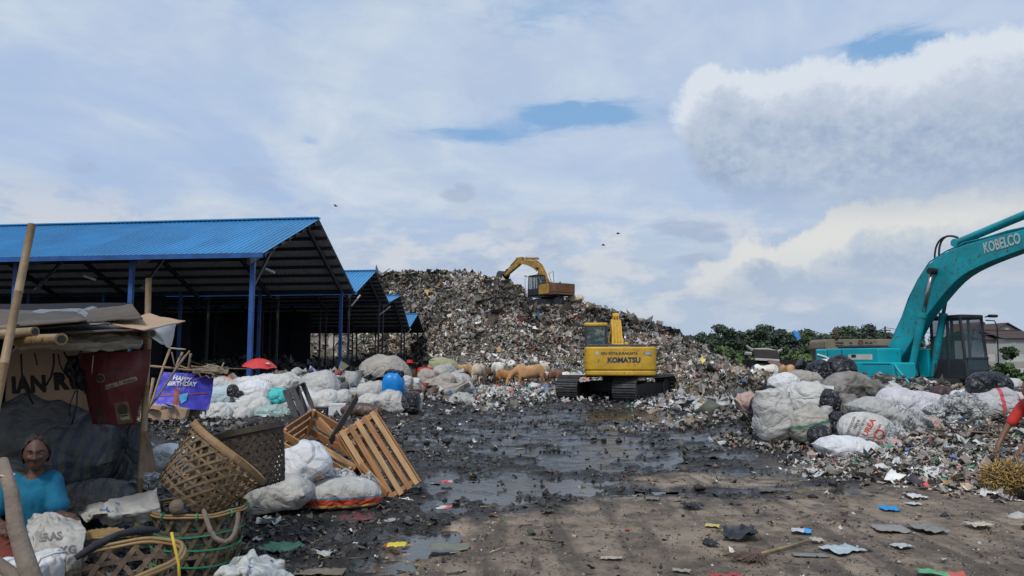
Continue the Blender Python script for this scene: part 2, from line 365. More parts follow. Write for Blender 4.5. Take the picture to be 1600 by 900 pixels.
def gz(x, y, fields=None, fine=True):
    x = np.asarray(x, float); y = np.asarray(y, float)
    dry, wet, sx, sy = fields if fields is not None else ground_fields(x, y)
    near = np.exp(-np.maximum(np.hypot(x, y) - 20, 0) / 25.0)
    mud = 1 - dry
    z = 0.03 + 0.02 * fbm(x * .5, y * .5, oct=2, seed=5)
    if fine:
        r = 1 - np.abs(2 * fbm(x * 1.7, y * 1.7, oct=4, seed=8, gain=0.62)) * 2.2
        z = z + mud * (0.085 * fbm(x * 2.4, y * 3.2, oct=5, seed=9, gain=0.62) + 0.03 * r - 0.01) * near
        z = z + mud * near * 0.05 * np.maximum(fbm(x * 7, y * 9, oct=3, seed=31, gain=0.65), 0) 
        z = z + dry * (0.035 * fbm(x * 5, y * 7, oct=5, seed=12, gain=.62) + 0.01 * fbm(x * 1.2, y * 1.2, oct=2, seed=14))
        trk = np.sin((x - 0.25 * (y - 5)) * 2 * np.pi / 0.62) * np.exp(-((x - 0.1) / 1.1) ** 2) * sstep(10, 6, y)
        z = z - 0.014 * np.maximum(trk, 0) * dry + 0.006 * np.maximum(-trk, 0)
        z = z * (1 - .45 * wet) - wet * 0.022
        left = np.exp(-((x + 2.2) / 1.6) ** 2 - ((y - 7) / 3.0) ** 2); z = z + left * 0.06 * np.abs(fbm(x * 9, y * 9, oct=3, seed=44)) * 2
    z = z + 0.34 * np.exp(-((x + 6.6) / 3.0) ** 2 - ((y - 14.6) / 1.7) ** 2) + 0.2 * np.exp(-((x + 4.2) / 1.8) ** 2 - ((y - 12) / 1.4) ** 2)
    z = z + 0.75 * np.exp(-((x + 6.0) / 4.6) ** 4 - ((y - 22.5) / 2.6) ** 2)
    z = z + 0.55 * np.exp(-((x - 8.8) / 2.7) ** 2 - ((y - 11.2) / 2.0) ** 2)
    z = z + 0.8 * np.exp(-((x - 8.4) / 3.8) ** 4 - ((y - 16.4) / 1.9) ** 2)
    z = z + 0.3 * np.exp(-((x - 6.0) / 2.2) ** 2 - ((y - 20) / 2.5) ** 2)
    z = z + 0.25 * np.exp(-((x + 3.9) / 1.6) ** 2 - ((y - 4.6) / 1.2) ** 2)
    z = z - 0.35 * sstep(15, 20, y) * sstep(8.0, 10.5, x)
    return z
def gz1(x, y): return float(gz(np.array([x]), np.array([y]), fine=False)[0])

def build_ground():
    s_in = np.linspace(-0.86, 0.86, 430); s_out = np.array([1.0, 1.3, 1.8, 2.6, 4, 7, 14, 40, 130.])
    s = np.concatenate([-s_out[::-1], s_in, s_out])
    ys = [4.3]
    while ys[-1] < 60: ys.append(ys[-1] + max(0.021, ys[-1] ** 2 * 0.00050))
    ys = np.concatenate([[-900, -200, -60, -20, -5, 0, 2, 3.2, 3.8], ys, [64, 70, 80, 95, 115, 150, 200, 300, 500, 900, 1800, 3200]])
    wv = np.maximum(ys, 4.3); wv = np.where(ys > 60, np.minimum(wv, 60 + (ys - 60) * .55), wv)
    Xg = s[None, :] * wv[:, None]; Yg = np.repeat(ys[:, None], len(s), 1)
    x, y = Xg.ravel(), Yg.ravel(); f = ground_fields(x, y); z = gz(x, y, f)
    zs = gz(x, y, f, fine=False); hi = np.clip((z - zs + 0.012) / 0.05, 0, 1); col = np.stack([f[0], f[1], hi], 1)
    m = bpy.data.materials.new('mud'); m.use_nodes = True; nt = m.node_tree; N = nt.nodes; L = nt.links; B = N['Principled BSDF']
    at = N.new('ShaderNodeAttribute'); at.attribute_name = 'col'; sp = N.new('ShaderNodeSeparateColor'); L.new(at.outputs['Color'], sp.inputs[0])
    tc = N.new('ShaderNodeTexCoord')
    def noise(s_, det=6, rg=0.65):
        o = N.new('ShaderNodeTexNoise'); L.new(tc.outputs['Object'], o.inputs['Vector']); o.inputs['Scale'].default_value = s_; o.inputs['Detail'].default_value = det; o.inputs['Roughness'].default_value = rg; return o.outputs[0]
    def mr(v, a, b_, c=0., d=1.):
        o = N.new('ShaderNodeMapRange'); L.new(v, o.inputs[0])
        for i, q in enumerate((a, b_, c, d)): o.inputs[i+1].default_value = q
        return o.outputs[0]
    def mx(fq, a, b_):
        o = N.new('ShaderNodeMix'); o.data_type = 'RGBA'
        for i, q in ((0, fq), (6, a), (7, b_)):
            if isinstance(q, bpy.types.NodeSocket): L.new(q, o.inputs[i])
            else: o.inputs[i].default_value = q
        return o.outputs[2]
    def mth(op, a, b_):
        o = N.new('ShaderNodeMath'); o.operation = op
        for i, q in enumerate((a, b_)):
            if isinstance(q, bpy.types.NodeSocket): L.new(q, o.inputs[i])
            else: o.inputs[i].default_value = q
        return o.outputs[0]
    mudc = mx(mr(noise(3.0), .35, .68), (0.010, 0.010, 0.0105, 1), (0.038, 0.035, 0.033, 1))
    mudc = mx(mr(noise(22, 4), .55, .72), mudc, (0.085, 0.076, 0.068, 1))
    dryc = mx(mr(noise(1.3, 8), .35, .65), (0.165, 0.125, 0.09, 1), (0.36, 0.285, 0.21, 1))
    dryc = mx(mr(noise(2.2, 12, .78), .47, .60, 0, .75), dryc, (0.062, 0.048, 0.037, 1))
    dryc = mx(mr(noise(60, 3), .62, .75, 0, .5), dryc, (0.3, 0.26, 0.21, 1))
    mpg = N.new('ShaderNodeMapping'); mpg.inputs['Scale'].default_value = (3.2, .35, 1); mpg.inputs['Rotation'].default_value = (0, 0, .12); L.new(tc.outputs['Object'], mpg.inputs[0]); rut = N.new('ShaderNodeTexNoise'); L.new(mpg.outputs[0], rut.inputs['Vector']); rut.inputs['Scale'].default_value = 1.3; rut.inputs['Detail'].default_value = 6; rut.inputs['Distortion'].default_value = .4
    dryc = mx(mr(rut.outputs[0], .5, .63, 0, .72), dryc, (0.062, 0.05, 0.041, 1))
    edge = mr(mth('ADD', sp.outputs[0], mth('MULTIPLY', mth('SUBTRACT', noise(2.6, 10, .74), 0.5), 2.6)), 0.25, 0.85)
    c = mx(edge, mudc, dryc)
    L.new(c, B.inputs['Base Color'])
    dmp = mth('MULTIPLY', noise(4.0, 7, .7), 1.0)
    wetm = mr(mth('ADD', sp.outputs[1], mth('MULTIPLY', mth('SUBTRACT', dmp, 0.5), 1.2)), 0.35, 0.65)
    hh = mth('ADD', sp.outputs[2], mth('MULTIPLY', mth('SUBTRACT', noise(9, 8, .75), 0.5), 1.3)); rb = mr(hh, .15, .55, .24, .9)
    ro = N.new('ShaderNodeMix'); L.new(wetm, ro.inputs[0]); L.new(rb, ro.inputs[2]); ro.inputs[3].default_value = 0.16; rr = ro.outputs[0]
    r2 = N.new('ShaderNodeMix'); L.new(edge, r2.inputs[0]); L.new(rr, r2.inputs[2]); r2.inputs[3].default_value = 0.88; L.new(r2.outputs[0], B.inputs['Roughness'])
    bp = N.new('ShaderNodeBump'); L.new(mr(wetm, 0, 1, 1.0, .16), bp.inputs['Strength']); bp.inputs['Distance'].default_value = 0.035; L.new(noise(19, 10, .75), bp.inputs['Height']); L.new(bp.outputs[0], B.inputs['Normal'])
    B.inputs['Specular IOR Level'].default_value = 0.45
    me = np_mesh('ground', np.stack([x, y, z], 1), grid_faces(len(ys), len(s)), m, True, col)
    o = link('ground', me); o['kind'] = 'structure'
    # standing water: flat sheets that the hollows of the mud let show
    wm = mat('puddle_water', (0.025, 0.024, 0.022), rough=0.05, var=0.3, nscale=3, bump=0.15, bscale=12, spec=0.6)
    def G(sx, sy):
        v = (450 - sy) / F; u = (sx - 800) / F; dy = CP - SP_ * v; dz = SP_ + CP * v; t = -CAMZ / dz; return (u * t, dy * t)
    for pts in ([(680, 792), (690, 752), (780, 735), (900, 735), (1060, 752), (1060, 790), (900, 792), (780, 800)], [(1030, 655), (1090, 655), (1240, 705), (1250, 735), (1130, 730), (1060, 700)],
                [(560, 940), (600, 850), (650, 828), (720, 830), (720, 860), (660, 940)], [(1040, 778), (1180, 776), (1180, 768), (1040, 770)], [(1180, 790), (1180, 755), (1420, 750), (1440, 790)]):
        vs = [(*G(*q), 0.0) for q in pts]; me2 = bpy.data.meshes.new('puddle'); me2.from_pydata([(a, b2, 0.008) for a, b2, _ in vs], [], [tuple(range(len(vs)))[::-1]]); me2.materials.append(wm); me2.update()
        if me2.polygons[0].normal.z < 0: me2.flip_normals()
        q = link('puddle', me2); q['kind'] = 'structure'
build_ground()

# ---------------------------------------------------------------- the garbage mound
RID = np.array([(100, 455, 86), (300, 448, 86), (430, 440, 86), (520, 436, 85), (560, 430, 84), (600, 427, 84), (640, 426, 82), (690, 425, 80), (740, 431, 77), (770, 437, 75), (790, 441, 74.5), (800, 446, 74.5), (815, 452, 74), (825, 470, 73.5), (870, 477, 72), (900, 474, 70), (925, 482, 68), (950, 490, 66), (1000, 506, 62), (1040, 516, 58),
                (1070, 531, 55), (1090, 542, 53), (1110, 556, 51), (1130, 566, 50), (1160, 577, 46), (1200, 587, 41), (1240, 598, 37), (1300, 604, 35), (1400, 606, 34)], float)
FOOT = np.array([(100, 72), (400, 70), (520, 71), (600, 70), (640, 70), (668, 64), (690, 52), (715, 46), (760, 44.5), (860, 42), (960, 39), (1020, 34), (1060, 29), (1120, 26.5), (1180, 26), (1240, 27), (1300, 30), (1400, 33)], float)
def mound(sx, t, fine=True):                     # azimuth given as photo column, t = 0 foot .. 1 ridge
    Fd = np.interp(sx, FOOT[:, 0], FOOT[:, 1]); Rd = np.interp(sx, RID[:, 0], RID[:, 2]); ry = np.interp(sx, RID[:, 0], RID[:, 1])
    Zr = np.maximum(CAMZ + (562 - ry) * Rd / F, 0.05)
    u = (sx - 800) / F
    y = Fd + (Rd - Fd) * t; x = u * y
    tt = np.clip(t, 0, 1); prof = 0.10 * sstep(0, .12, tt) + 0.90 * (tt ** 1.12)
    lev = Zr * (prof - np.maximum(t - 1, 0) ** 1.3 * 0.7)
    z = lev
    k = np.minimum(1, Zr / 3.0) * (sstep(0, .08, t))
    e = 1 - 0.75 * sstep(.8, 1.0, t) * (t < 1.05)
    if fine: z = z + k * (1.9 * e * fbm(x * .13, y * .13, oct=3, seed=50) + 1.0 * e * fbm(x * .4, y * .4, oct=3, seed=51) + 0.55 * fbm(x * 1.1, y * 1.1, oct=4, seed=52, gain=0.6)) + 0.25 * sstep(0, .1, t) * fbm(x * 1.5, y * 1.5, oct=2, seed=55)
    return x, y, z
def build_mound():
    cs = np.linspace(120, 1400, 340); ts = np.concatenate([np.linspace(-0.02, 1.05, 170), np.linspace(1.07, 2.0, 24)])
    Cg, Tg = np.meshgrid(cs, ts); x, y, z = mound(Cg.ravel(), Tg.ravel()); z = np.where(Tg.ravel() < 0, -0.15, z)
    m = mat('packed_refuse', (0.13, 0.115, 0.095), rough=0.9, var=0.5, nscale=1.5, bump=1.0, bscale=5, dirt=0.7, dirtcol=(0.03, 0.026, 0.022), dscale=0.8)
    me = np_mesh('garbage_mound', np.stack([x, y, z], 1), grid_faces(len(ts), len(cs)), m, True)
    o = link('garbage_mound', me); o['kind'] = 'structure'
build_mound()

# scraps -----------------------------------------------------------------------
def sheet_tpl(n, crumple, r):
    g = np.linspace(-.5, .5, n + 1); X, Y = np.meshgrid(g, g); V = np.stack([X.ravel(), Y.ravel() * r.uniform(.5, 1), np.zeros(X.size)], 1)
    V[:, 2] += r.normal(0, crumple, len(V)); V[:, :2] += r.normal(0, .11, (len(V), 2)); V[:, 2] += np.abs(V[:, 0]) * r.uniform(-.7, .7)
    Fq = grid_faces(n + 1, n + 1); T = np.concatenate([Fq[:, [0, 1, 2]], Fq[:, [0, 2, 3]]]); return V, T
def lump_tpl(r, flat=1.0):
    V = np.array([(1,0,0),(-1,0,0),(0,1,0),(0,-1,0),(0,0,1),(0,0,-1)], float)
    T = np.array([(0,2,4),(2,1,4),(1,3,4),(3,0,4),(2,0,5),(1,2,5),(3,1,5),(0,3,5)])
    # one subdivision for an uneven bag-like lump
    E = {}; vs = [tuple(v) for v in V]; out = []
    def mid(a, b):
        k = (min(a, b), max(a, b))
        if k not in E: E[k] = len(vs); p = (np.array(vs[a]) + np.array(vs[b])) / 2; p = p / np.linalg.norm(p); vs.append(tuple(p))
        return E[k]
    for a, b, c in T:
        ab, bc, ca = mid(a, b), mid(b, c), mid(c, a); out += [(a, ab, ca), (ab, b, bc), (ca, bc, c), (ab, bc, ca)]
    V = np.array(vs) * r.uniform(.6, 1.25, (len(vs), 1)) * .5; V[:, 2] *= flat; return V, np.array(out)
def stick_tpl(r):
    V = np.array([(-.5,-.03,-.02),(-.5,.03,-.02),(-.5,0,.03),(.5,-.03,0),(.5,.03,0),(.5,0,.04)]) * [1, r.uniform(.6, 1.8), r.uniform(.6, 1.8)]
    return V, np.array([(0,2,1),(3,4,5),(0,1,4),(0,4,3),(1,2,5),(1,5,4),(2,0,3),(2,3,5)])
_r = np.random.default_rng(5)
T_SHEET = [sheet_tpl(2, .16, _r) for _ in range(8)]; T_SHEET3 = [sheet_tpl(4, .10, _r) for _ in range(10)]
T_OCT = []
for _ in range(8):
    V = np.array([(1,0,0),(-1,0,0),(0,1,0),(0,-1,0),(0,0,1),(0,0,-1)], float) * _r.uniform(.35, .6, (6, 1)) + _r.normal(0, .07, (6, 3)); V[:, 2] *= .8; T_OCT.append((V, np.array([(0,2,4),(2,1,4),(1,3,4),(3,0,4),(2,0,5),(1,2,5),(3,1,5),(0,3,5)])))
T_LUMP = [lump_tpl(_r, _r.uniform(.45, .95)) for _ in range(8)]; T_STICK = [stick_tpl(_r) for _ in range(4)]
T_CHIP = []
for _ in range(6):
    V = np.array([(-.5,-.3,0),(.1,-.45,.12),(.5,.05,-.05),(.2,.45,.1),(-.35,.35,-.1),(0,0,.22)]) + _r.normal(0,.08,(6,3)); T_CHIP.append((V, np.array([(0,1,5),(1,2,5),(2,3,5),(3,4,5),(4,0,5)])))
def rand_rot(n, r, tilt=1.0):
    a = r.uniform(0, 2*np.pi, n); tx = r.normal(0, .6 * tilt, n); ty = r.normal(0, .6 * tilt, n)
    ca, sa, cx, sx_, cy, sy_ = np.cos(a), np.sin(a), np.cos(tx), np.sin(tx), np.cos(ty), np.sin(ty); o = np.zeros(n); l = np.ones(n)
    Rz = np.array([[ca, -sa, o], [sa, ca, o], [o, o, l]]); Rx = np.array([[l, o, o], [o, cx, -sx_], [o, sx_, cx]]); Ry = np.array([[cy, o, sy_], [o, l, o], [-sy_, o, cy]])
    return np.einsum('ijn,jkn,kln->nil', Rx, Ry, Rz)
def scatter(name, pos, size, colr, tpls, m, r, tilt=1.0, thing=None, smooth=False, aspr=(.5, 1.35)):
    n = len(pos); Vs = []; Ts = []; Cs = []; base = 0; which = r.integers(0, len(tpls), n); Rm = rand_rot(n, r, tilt); asp = r.uniform(aspr[0], aspr[1], (n, 3))
    for k, (V, T) in enumerate(tpls):
        idx = np.nonzero(which == k)[0]
        if len(idx) == 0: continue
        P_ = np.einsum('nij,nvj->nvi', Rm[idx], V[None] * asp[idx][:, None, :] * size[idx][:, None, None]) + pos[idx][:, None, :]
        Vs.append(P_.reshape(-1, 3)); Ts.append((T[None] + (np.arange(len(idx)) * len(V))[:, None, None] + base).reshape(-1, 3)); Cs.append(np.repeat(colr[idx], len(V), 0)); base += len(idx) * len(V)
    me = np_mesh(name, np.concatenate(Vs), np.concatenate(Ts), m, smooth, np.concatenate(Cs)); o = link(name, me)
    o['kind'] = 'stuff'
    if thing: o['label'], o['category'] = thing
    return o
def pick(r, n, pal):
    w = np.array([p[0] for p in pal], float); k = r.choice(len(pal), n, p=w / w.sum()); c = np.array([p[1] for p in pal])[k]
    return np.clip(c * r.uniform(.7, 1.3, (n, 1)) + r.normal(0, .006, (n, 3)), .005, .9)
PAL_MOUND = [(20, (.14, .12, .097)), (24, (.215, .188, .155)), (8, (.075, .064, .054)), (18, (.31, .28, .245)), (12, (.42, .40, .37)), (6, (.60, .59, .57)), (9, (.27, .205, .145)), (4, (.17, .155, .095)), (1.6, (.40, .28, .24)), (.9, (.55, .10, .07)), (0.5, (.5, .27, .09)), (.6, (.5, .44, .12)), (.3, (.06, .18, .38)), (.35, (.07, .26, .16)), (1, (.50, .36, .36)), (.8, (.32, .40, .45))]
PAL_LITTER = [(9, (.07, .062, .053)), (18, (.16, .14, .115)), (22, (.29, .265, .23)), (20, (.42, .41, .39)), (12, (.58, .58, .57)), (7, (.30, .22, .15)), (1.3, (.5, .07, .05)), (1, (.5, .26, .09)), (.8, (.5, .42, .10)), (1, (.08, .19, .38)), (.8, (.08, .25, .16)), (1.2, (.45, .32, .33)), (2, (.35, .45, .48)), (3, (.03, .032, .036))]
M_SCRAP = mat('refuse_scraps', (1, 1, 1), rough=0.6, var=0.25, nscale=9, attr=True, dirt=0.25, dirtcol=(.05, .042, .035), dscale=2.0)
def build_scraps():
    r = np.random.default_rng(3)
    n = 150000; sx = r.uniform(380, 1300, n); t = r.uniform(0.0, 1.03, n) ** 0.8
    vis = sx > 560 - 0 * t; keep = vis | (r.random(n) < 0.15); sx, t = sx[keep], t[keep]; n = len(sx)
    x, y, z = mound(sx, t); t = np.minimum(t, 1.03); Fd = np.interp(sx, FOOT[:, 0], FOOT[:, 1])
    s = r.lognormal(np.log(0.165), .45, n); s = np.clip(s, .07, .8) * np.clip(y / 55, .5, 1.15)
    patch = fbm(x * .12, y * .12, oct=3, seed=77) + fbm(x * .5, y * .5, oct=3, seed=78) * .6
    col = pick(r, n, PAL_MOUND)
    lum = 1 + np.clip(patch * 2.4, -.6, .75); lum = lum * np.where(t < .15, 1.15, 1.0)
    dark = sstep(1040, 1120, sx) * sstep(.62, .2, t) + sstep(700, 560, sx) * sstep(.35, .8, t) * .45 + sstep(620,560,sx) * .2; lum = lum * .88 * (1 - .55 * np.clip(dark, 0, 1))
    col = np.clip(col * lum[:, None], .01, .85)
    w = (t < .10) & (sx > 690) & (sx < 1010) & (r.random(n) < .6); col[w] = np.array([.6, .6, .6]) * r.uniform(.7, 1.1, (w.sum(), 1)); s[w] *= .8
    ks = r.random(n); pos = np.stack([x, y, z + s * .15], 1)
    a = ks < .80; b = (ks >= .80) & (ks < .95); c_ = ks >= .95
    lab = 'heaped household waste, grey and brown with bright scraps, covering the mound'
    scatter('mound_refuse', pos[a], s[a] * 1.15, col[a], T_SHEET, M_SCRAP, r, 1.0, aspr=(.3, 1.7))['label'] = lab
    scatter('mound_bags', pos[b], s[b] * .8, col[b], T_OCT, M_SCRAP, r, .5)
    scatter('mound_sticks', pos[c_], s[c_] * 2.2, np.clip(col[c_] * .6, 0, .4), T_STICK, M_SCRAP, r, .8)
build_scraps()
# ---------------------------------------------------------------- sheds
A_ = Vector((-math.cos(R(7)), math.sin(R(7)), 0))
M_ROOF = mat('blue_roof_sheet', (0.022, 0.20, 0.43), rough=0.45, var=0.22, nscale=.35, dirt=0.30, dirtcol=(.04,.13,.24), dscale=.9)
M_SOFF = mat('roof_underside', (0.5, 0.52, 0.55), rough=0.6, var=0.12, nscale=1)
M_BLUE = mat('blue_steel', (0.010, 0.07, 0.25), rough=0.5, var=0.3, nscale=2, dirt=0.35, dirtcol=(.03,.035,.05))
M_DSTEEL = mat('dark_steel', (0.03, 0.035, 0.045), rough=0.55, var=0.2)
M_LAMP = mat('white_tube', (0.6, 0.6, 0.6), rough=0.4, var=0.02)
def ribbed(p0, p1, width, m, m2, name):         # one ribbed sheet from eave p0 to ridge p1, spanning `width` along A_
    p0, p1 = Vector(p0), Vector(p1); up = (p1 - p0).cross(A_); up = up if up.z > 0 else -up; up.normalize()
    prof = []; k = 5; pitch = width / k
    for i in range(k):
        prof += [(i*pitch, 0), (i*pitch + pitch*.62, 0), (i*pitch + pitch*.72, .035), (i*pitch + pitch*.9, .035)]
    prof += [(width, 0)]; vs = []; n = len(prof)
    for p in (p0, p1):
        for u, h in prof: vs.append(p - p0 + A_ * u + up * h)
    for p in (p0, p1):
        for u, h in prof: vs.append(p - p0 + A_ * u + up * (h - .012))
    fs = [(i, i+1, n+i+1, n+i) for i in range(n-1)] + [(2*n+i, 3*n+i, 3*n+i+1, 2*n+i+1) for i in range(n-1)] + [(0, n, 3*n, 2*n), (n-1, 3*n-1, 4*n-1, 2*n-1)]
    me = bpy.data.meshes.new(name); me.from_pydata([tuple(v) for v in vs], [], fs); me.materials.append(m); me.materials.append(m2)
    for p in me.polygons:
        if n-1 <= p.index < 2*(n-1): p.material_index = 1
    me.update(); return me
def build_shed(prof, L, label, colm, first=False):
    (y0, z0), (y1, z1), (y2, z2) = prof; X0 = -8.2
    root = empty('market_shed', (X0, y0, 0), (0, 0, 0), label, 'shed', 'blue roofed sorting sheds')
    o = Vector((X0, y0, 0)); e0, rg, e2 = Vector((0, 0, z0)), Vector((0, y1 - y0, z1)), Vector((0, y2 - y0, z2))
    w = 1.0; ns = int(L / w)
    for a, b in ((e0, rg), (e2, rg)):
        me = ribbed(a, b, w, M_ROOF, M_SOFF, 'roof_sheet')
        for i in range(ns): link('roof_sheet', me, root, a + A_ * (i * w))
        nrm = (b - a).cross(A_); nrm = nrm if nrm.z > 0 else -nrm; nrm.normalize()
        for j in range(8):
            p = a.lerp(b, (j + .35) / 8.0) - nrm * .09; MB().bar(p - A_ * 0, p + A_ * (ns * w), .07, .14, nrm).build('purlin', M_DSTEEL, root)
        for i in range(int(L / 4) + 1):
            q = A_ * (0.55 + 4.0 * i) - nrm * .27; MB().bar(a.lerp(b, .02) + q, a.lerp(b, .985) + q, .12, .2, nrm).build('rafter', M_DSTEEL, root)
        f = a - nrm * .04; MB().bar(f + A_ * -.02, f + A_ * (ns * w), .1, .16, (0, 0, 1)).build('gutter', M_BLUE if first or z0 > 5 else M_DSTEEL, root)
    MB().bar(rg + Vector((0, 0, .05)), rg + Vector((0, 0, .05)) + A_ * (ns * w), .35, .05).build('ridge_cap', M_ROOF, root)
    bay = 4.38 if first else 4.0
    for i in range(int(L / bay) + 1):
        for e, ins in ((e0, .7), (e2, -.7)):
            t = .7 / (7 if first else 5); top = e.lerp(rg, t); p = top + A_ * (0.55 + bay * i); r = .085 if first else .06
            b = MB(); b.box((p.x, p.y, (p.z - .25) / 2), (r * 1.8, r * 1.8, p.z - .25)); b.build('column', colm, root, bevel=.01, seg=1)
    if first:
        for i in range(int(L / 4) + 1):
            q = A_ * (.55 + 4 * i); s = MB(); m_ = e0.lerp(rg, .38) + q - Vector((0, 0, .35)); c_ = e0.lerp(rg, .1) + q; s.bar((c_.x, c_.y, c_.z - 1.3), m_, .09, .09); s.build('brace', M_DSTEEL, root)
    for (px, py, py2, d, dx) in {0: [(549, 478, 461, y2 + .2, 14), ], 1: [(590, 494, 479, y2, 20)], 2: [(632, 526, 514, y2, 10)]}.get(build_shed.k, []):
        a = P(px, py, d) - o; b = P(px + dx, py2, d) - o; MB().cyl(a, b, .045, 6).build('tube_lamp', M_LAMP, root)
    build_shed.k += 1
    return root
build_shed.k = 0
SH = [((24, 5.05), (31, 7.55), (38.4, 5.12)), ((38.75, 5.12), (44.3, 6.92), (49.1, 5.43)), ((49.3, 5.43), (54.1, 6.26), (59.2, 4.15)), ((59.4, 4.2), (64.4, 5.56), (69, 4.2))]
s1 = build_shed(SH[0], 26, 'nearest and largest open shed with long blue roof and blue columns', M_BLUE, True)
build_shed(SH[1], 26, 'second blue roofed shed, directly behind the largest one', M_DSTEEL)
build_shed(SH[2], 24, 'third blue roofed shed from the front, showing only a small blue wedge under the mound', M_DSTEEL)
build_shed(SH[3], 24, 'smallest and farthest blue roofed shed beside the garbage mound', M_DSTEEL)
# fluorescent lamps under the big roof
for px, py, dx, dy, d in ((415, 420, 14, 6, 27.5), (131, 431, 18, 6, 27.5)):
    a = P(px, py, d) - s1.location; MB().cyl(a, P(px + dx, py + dy, d) - s1.location, .05, 6).build('tube_lamp', M_LAMP, s1)
# dark netting added to darken the shed interiors, and the hanging end of it
M_DARKEN = mat('darkening_sheet', (0.008, 0.011, 0.02), rough=0.85, var=0.3, nscale=2)
def curtain(name, a, b, z0, z1, amp, label, cat, m, n=60, rows=14, droop=0.0):
    a, b = Vector(a), Vector(b); d = (b - a); nrm = Vector((-d.y, d.x, 0)).normalized(); vs = []
    for i in range(rows + 1):
        for j in range(n + 1):
            u = j / n; v = i / rows; w = amp * math.sin(u * d.length * 2.1 + v * 1.2) * (0.4 + v) + amp * .6 * math.sin(u * d.length * 5.3 + 1)
            p = a + d * u + nrm * w; p.z = z1 - (z1 - z0) * v - droop * math.sin(math.pi * u) * (1 - v); vs.append(tuple(p))
    me = bpy.data.meshes.new(name); me.from_pydata(vs, [], [tuple(int(q) for q in f) for f in grid_faces(rows + 1, n + 1)]); me.materials.append(m)
    me.polygons.foreach_set('use_smooth', [True] * len(me.polygons)); me.update(); o = link(name, me)
    s = o.modifiers.new('solid', 'SOLIDIFY'); s.thickness = .02; return tag(o, label, cat)
curtain('darkening_net', (-15.5, 57, 0), (-44, 60.5, 0), 0, 5.2, .25, 'dark netting added across the back of the sheds to darken the interior, reaching the ground', 'netting', M_DARKEN)
curtain('darkening_net', (-18.5, 39.5, 0), (-42, 42, 0), 0, 5.0, .2, 'dark netting added to darken the far left of the largest shed', 'netting', M_DARKEN)

# ---------------------------------------------------------------- trees and shrubs
M_LEAF = mat('foliage', (1, 1, 1), rough=0.6, var=0.2, attr=True, nscale=.6)
M_BARK = mat('bark', (0.09, 0.07, 0.055), rough=0.9, var=0.3, bump=.6, bscale=8)
def leaf_cloud(r, blobs, n, leaf, base, flat=.7, drape=0.0):
    P_ = []; 
    w = np.array([b[3] ** 2 for b in blobs]); k = r.choice(len(blobs), n, p=w / w.sum()); B = np.array(blobs)
    d = r.normal(0, 1, (n, 3)); d /= np.linalg.norm(d, axis=1)[:, None]; rad = r.uniform(.45, 1.0, n) ** .6 * (1 + r.normal(0, .12, n))
    c = B[k, :3] + d * (B[k, 3] * rad)[:, None] * [1, 1, flat]; c[:, 2] -= drape * r.random(n)
    s = leaf * r.uniform(.6, 1.4, n)
    nr = d * .8 + r.normal(0, .55, (n, 3)) + [0, 0, .5]; nr /= np.linalg.norm(nr, axis=1)[:, None]
    t = np.cross(nr, r.normal(0, 1, (n, 3))); t /= np.linalg.norm(t, axis=1)[:, None]; bt = np.cross(nr, t)
    q = np.stack([c - t * s[:, None], c + bt * s[:, None] * .55, c + t * s[:, None], c - bt * s[:, None] * .55], 1).reshape(-1, 3)
    clump = r.uniform(.65, 1.3, len(blobs))[k]; col = np.array(base)[None] * (clump * r.uniform(.6, 1.45, n))[:, None] * [1, 1, 1]
    col[:, 0] *= r.uniform(.8, 1.35, n); return q, np.arange(4 * n).reshape(-1, 4), np.repeat(np.clip(col, .004, .4), 4, 0)
def tree(x, y, z, h, w, base, label, n=3800, leaf=.32, name='broadleaf_tree', lumps=26, low=.25, seed=0, cat='tree', group=None):
    r = np.random.default_rng(seed + 100); root = empty(name, (x, y, z), (0, 0, 0), label, cat, group)
    mb = MB(); mb.tube([(0, 0, -.3), (.05 * w, 0, h * .3), (-.02 * w, .02 * w, h * .6)], [h * .03, h * .022, h * .012], 7)
    blobs = []
    for i in range(lumps):
        a = r.uniform(0, 6.283); q = r.uniform(0, 1) ** .6; zz = low + (1 - low) * r.uniform(.08, .93); env = math.sin(math.pi * min(1, (zz - low * .6) / (1.12 - low * .6))) ** .55
        px, py, pz = math.cos(a) * q * w * .42 * env, math.sin(a) * q * w * .42 * env, zz * h; rr = h * r.uniform(.07, .15) * (.7 + .5 * env); blobs.append((px, py, pz - rr * .3, rr))
        if i % 3 == 0: mb.tube([(0, 0, h * r.uniform(.25, .5)), (px * .5, py * .5, pz * .75), (px, py, pz)], [h * .012, h * .008, h * .003], 5)
    mb.build('trunk', M_BARK, root, True); q, f, c = leaf_cloud(r, blobs, n, leaf, base)
    link('crown', np_mesh('crown', q, f, M_LEAF, False, c), root); return root
G1, G2, G3, G4, G5 = (.045, .080, .036), (.036, .066, .038), (.065, .11, .038), (.028, .052, .034), (.09, .145, .045)
def tpx(px, ytop, ybase, wpx, d, base, label, **k):
    b = P(px, ybase, d); t = P(px, ytop, d); tree(b.x, d, b.z, t.z - b.z, wpx * MPP(d), base, label, **k)
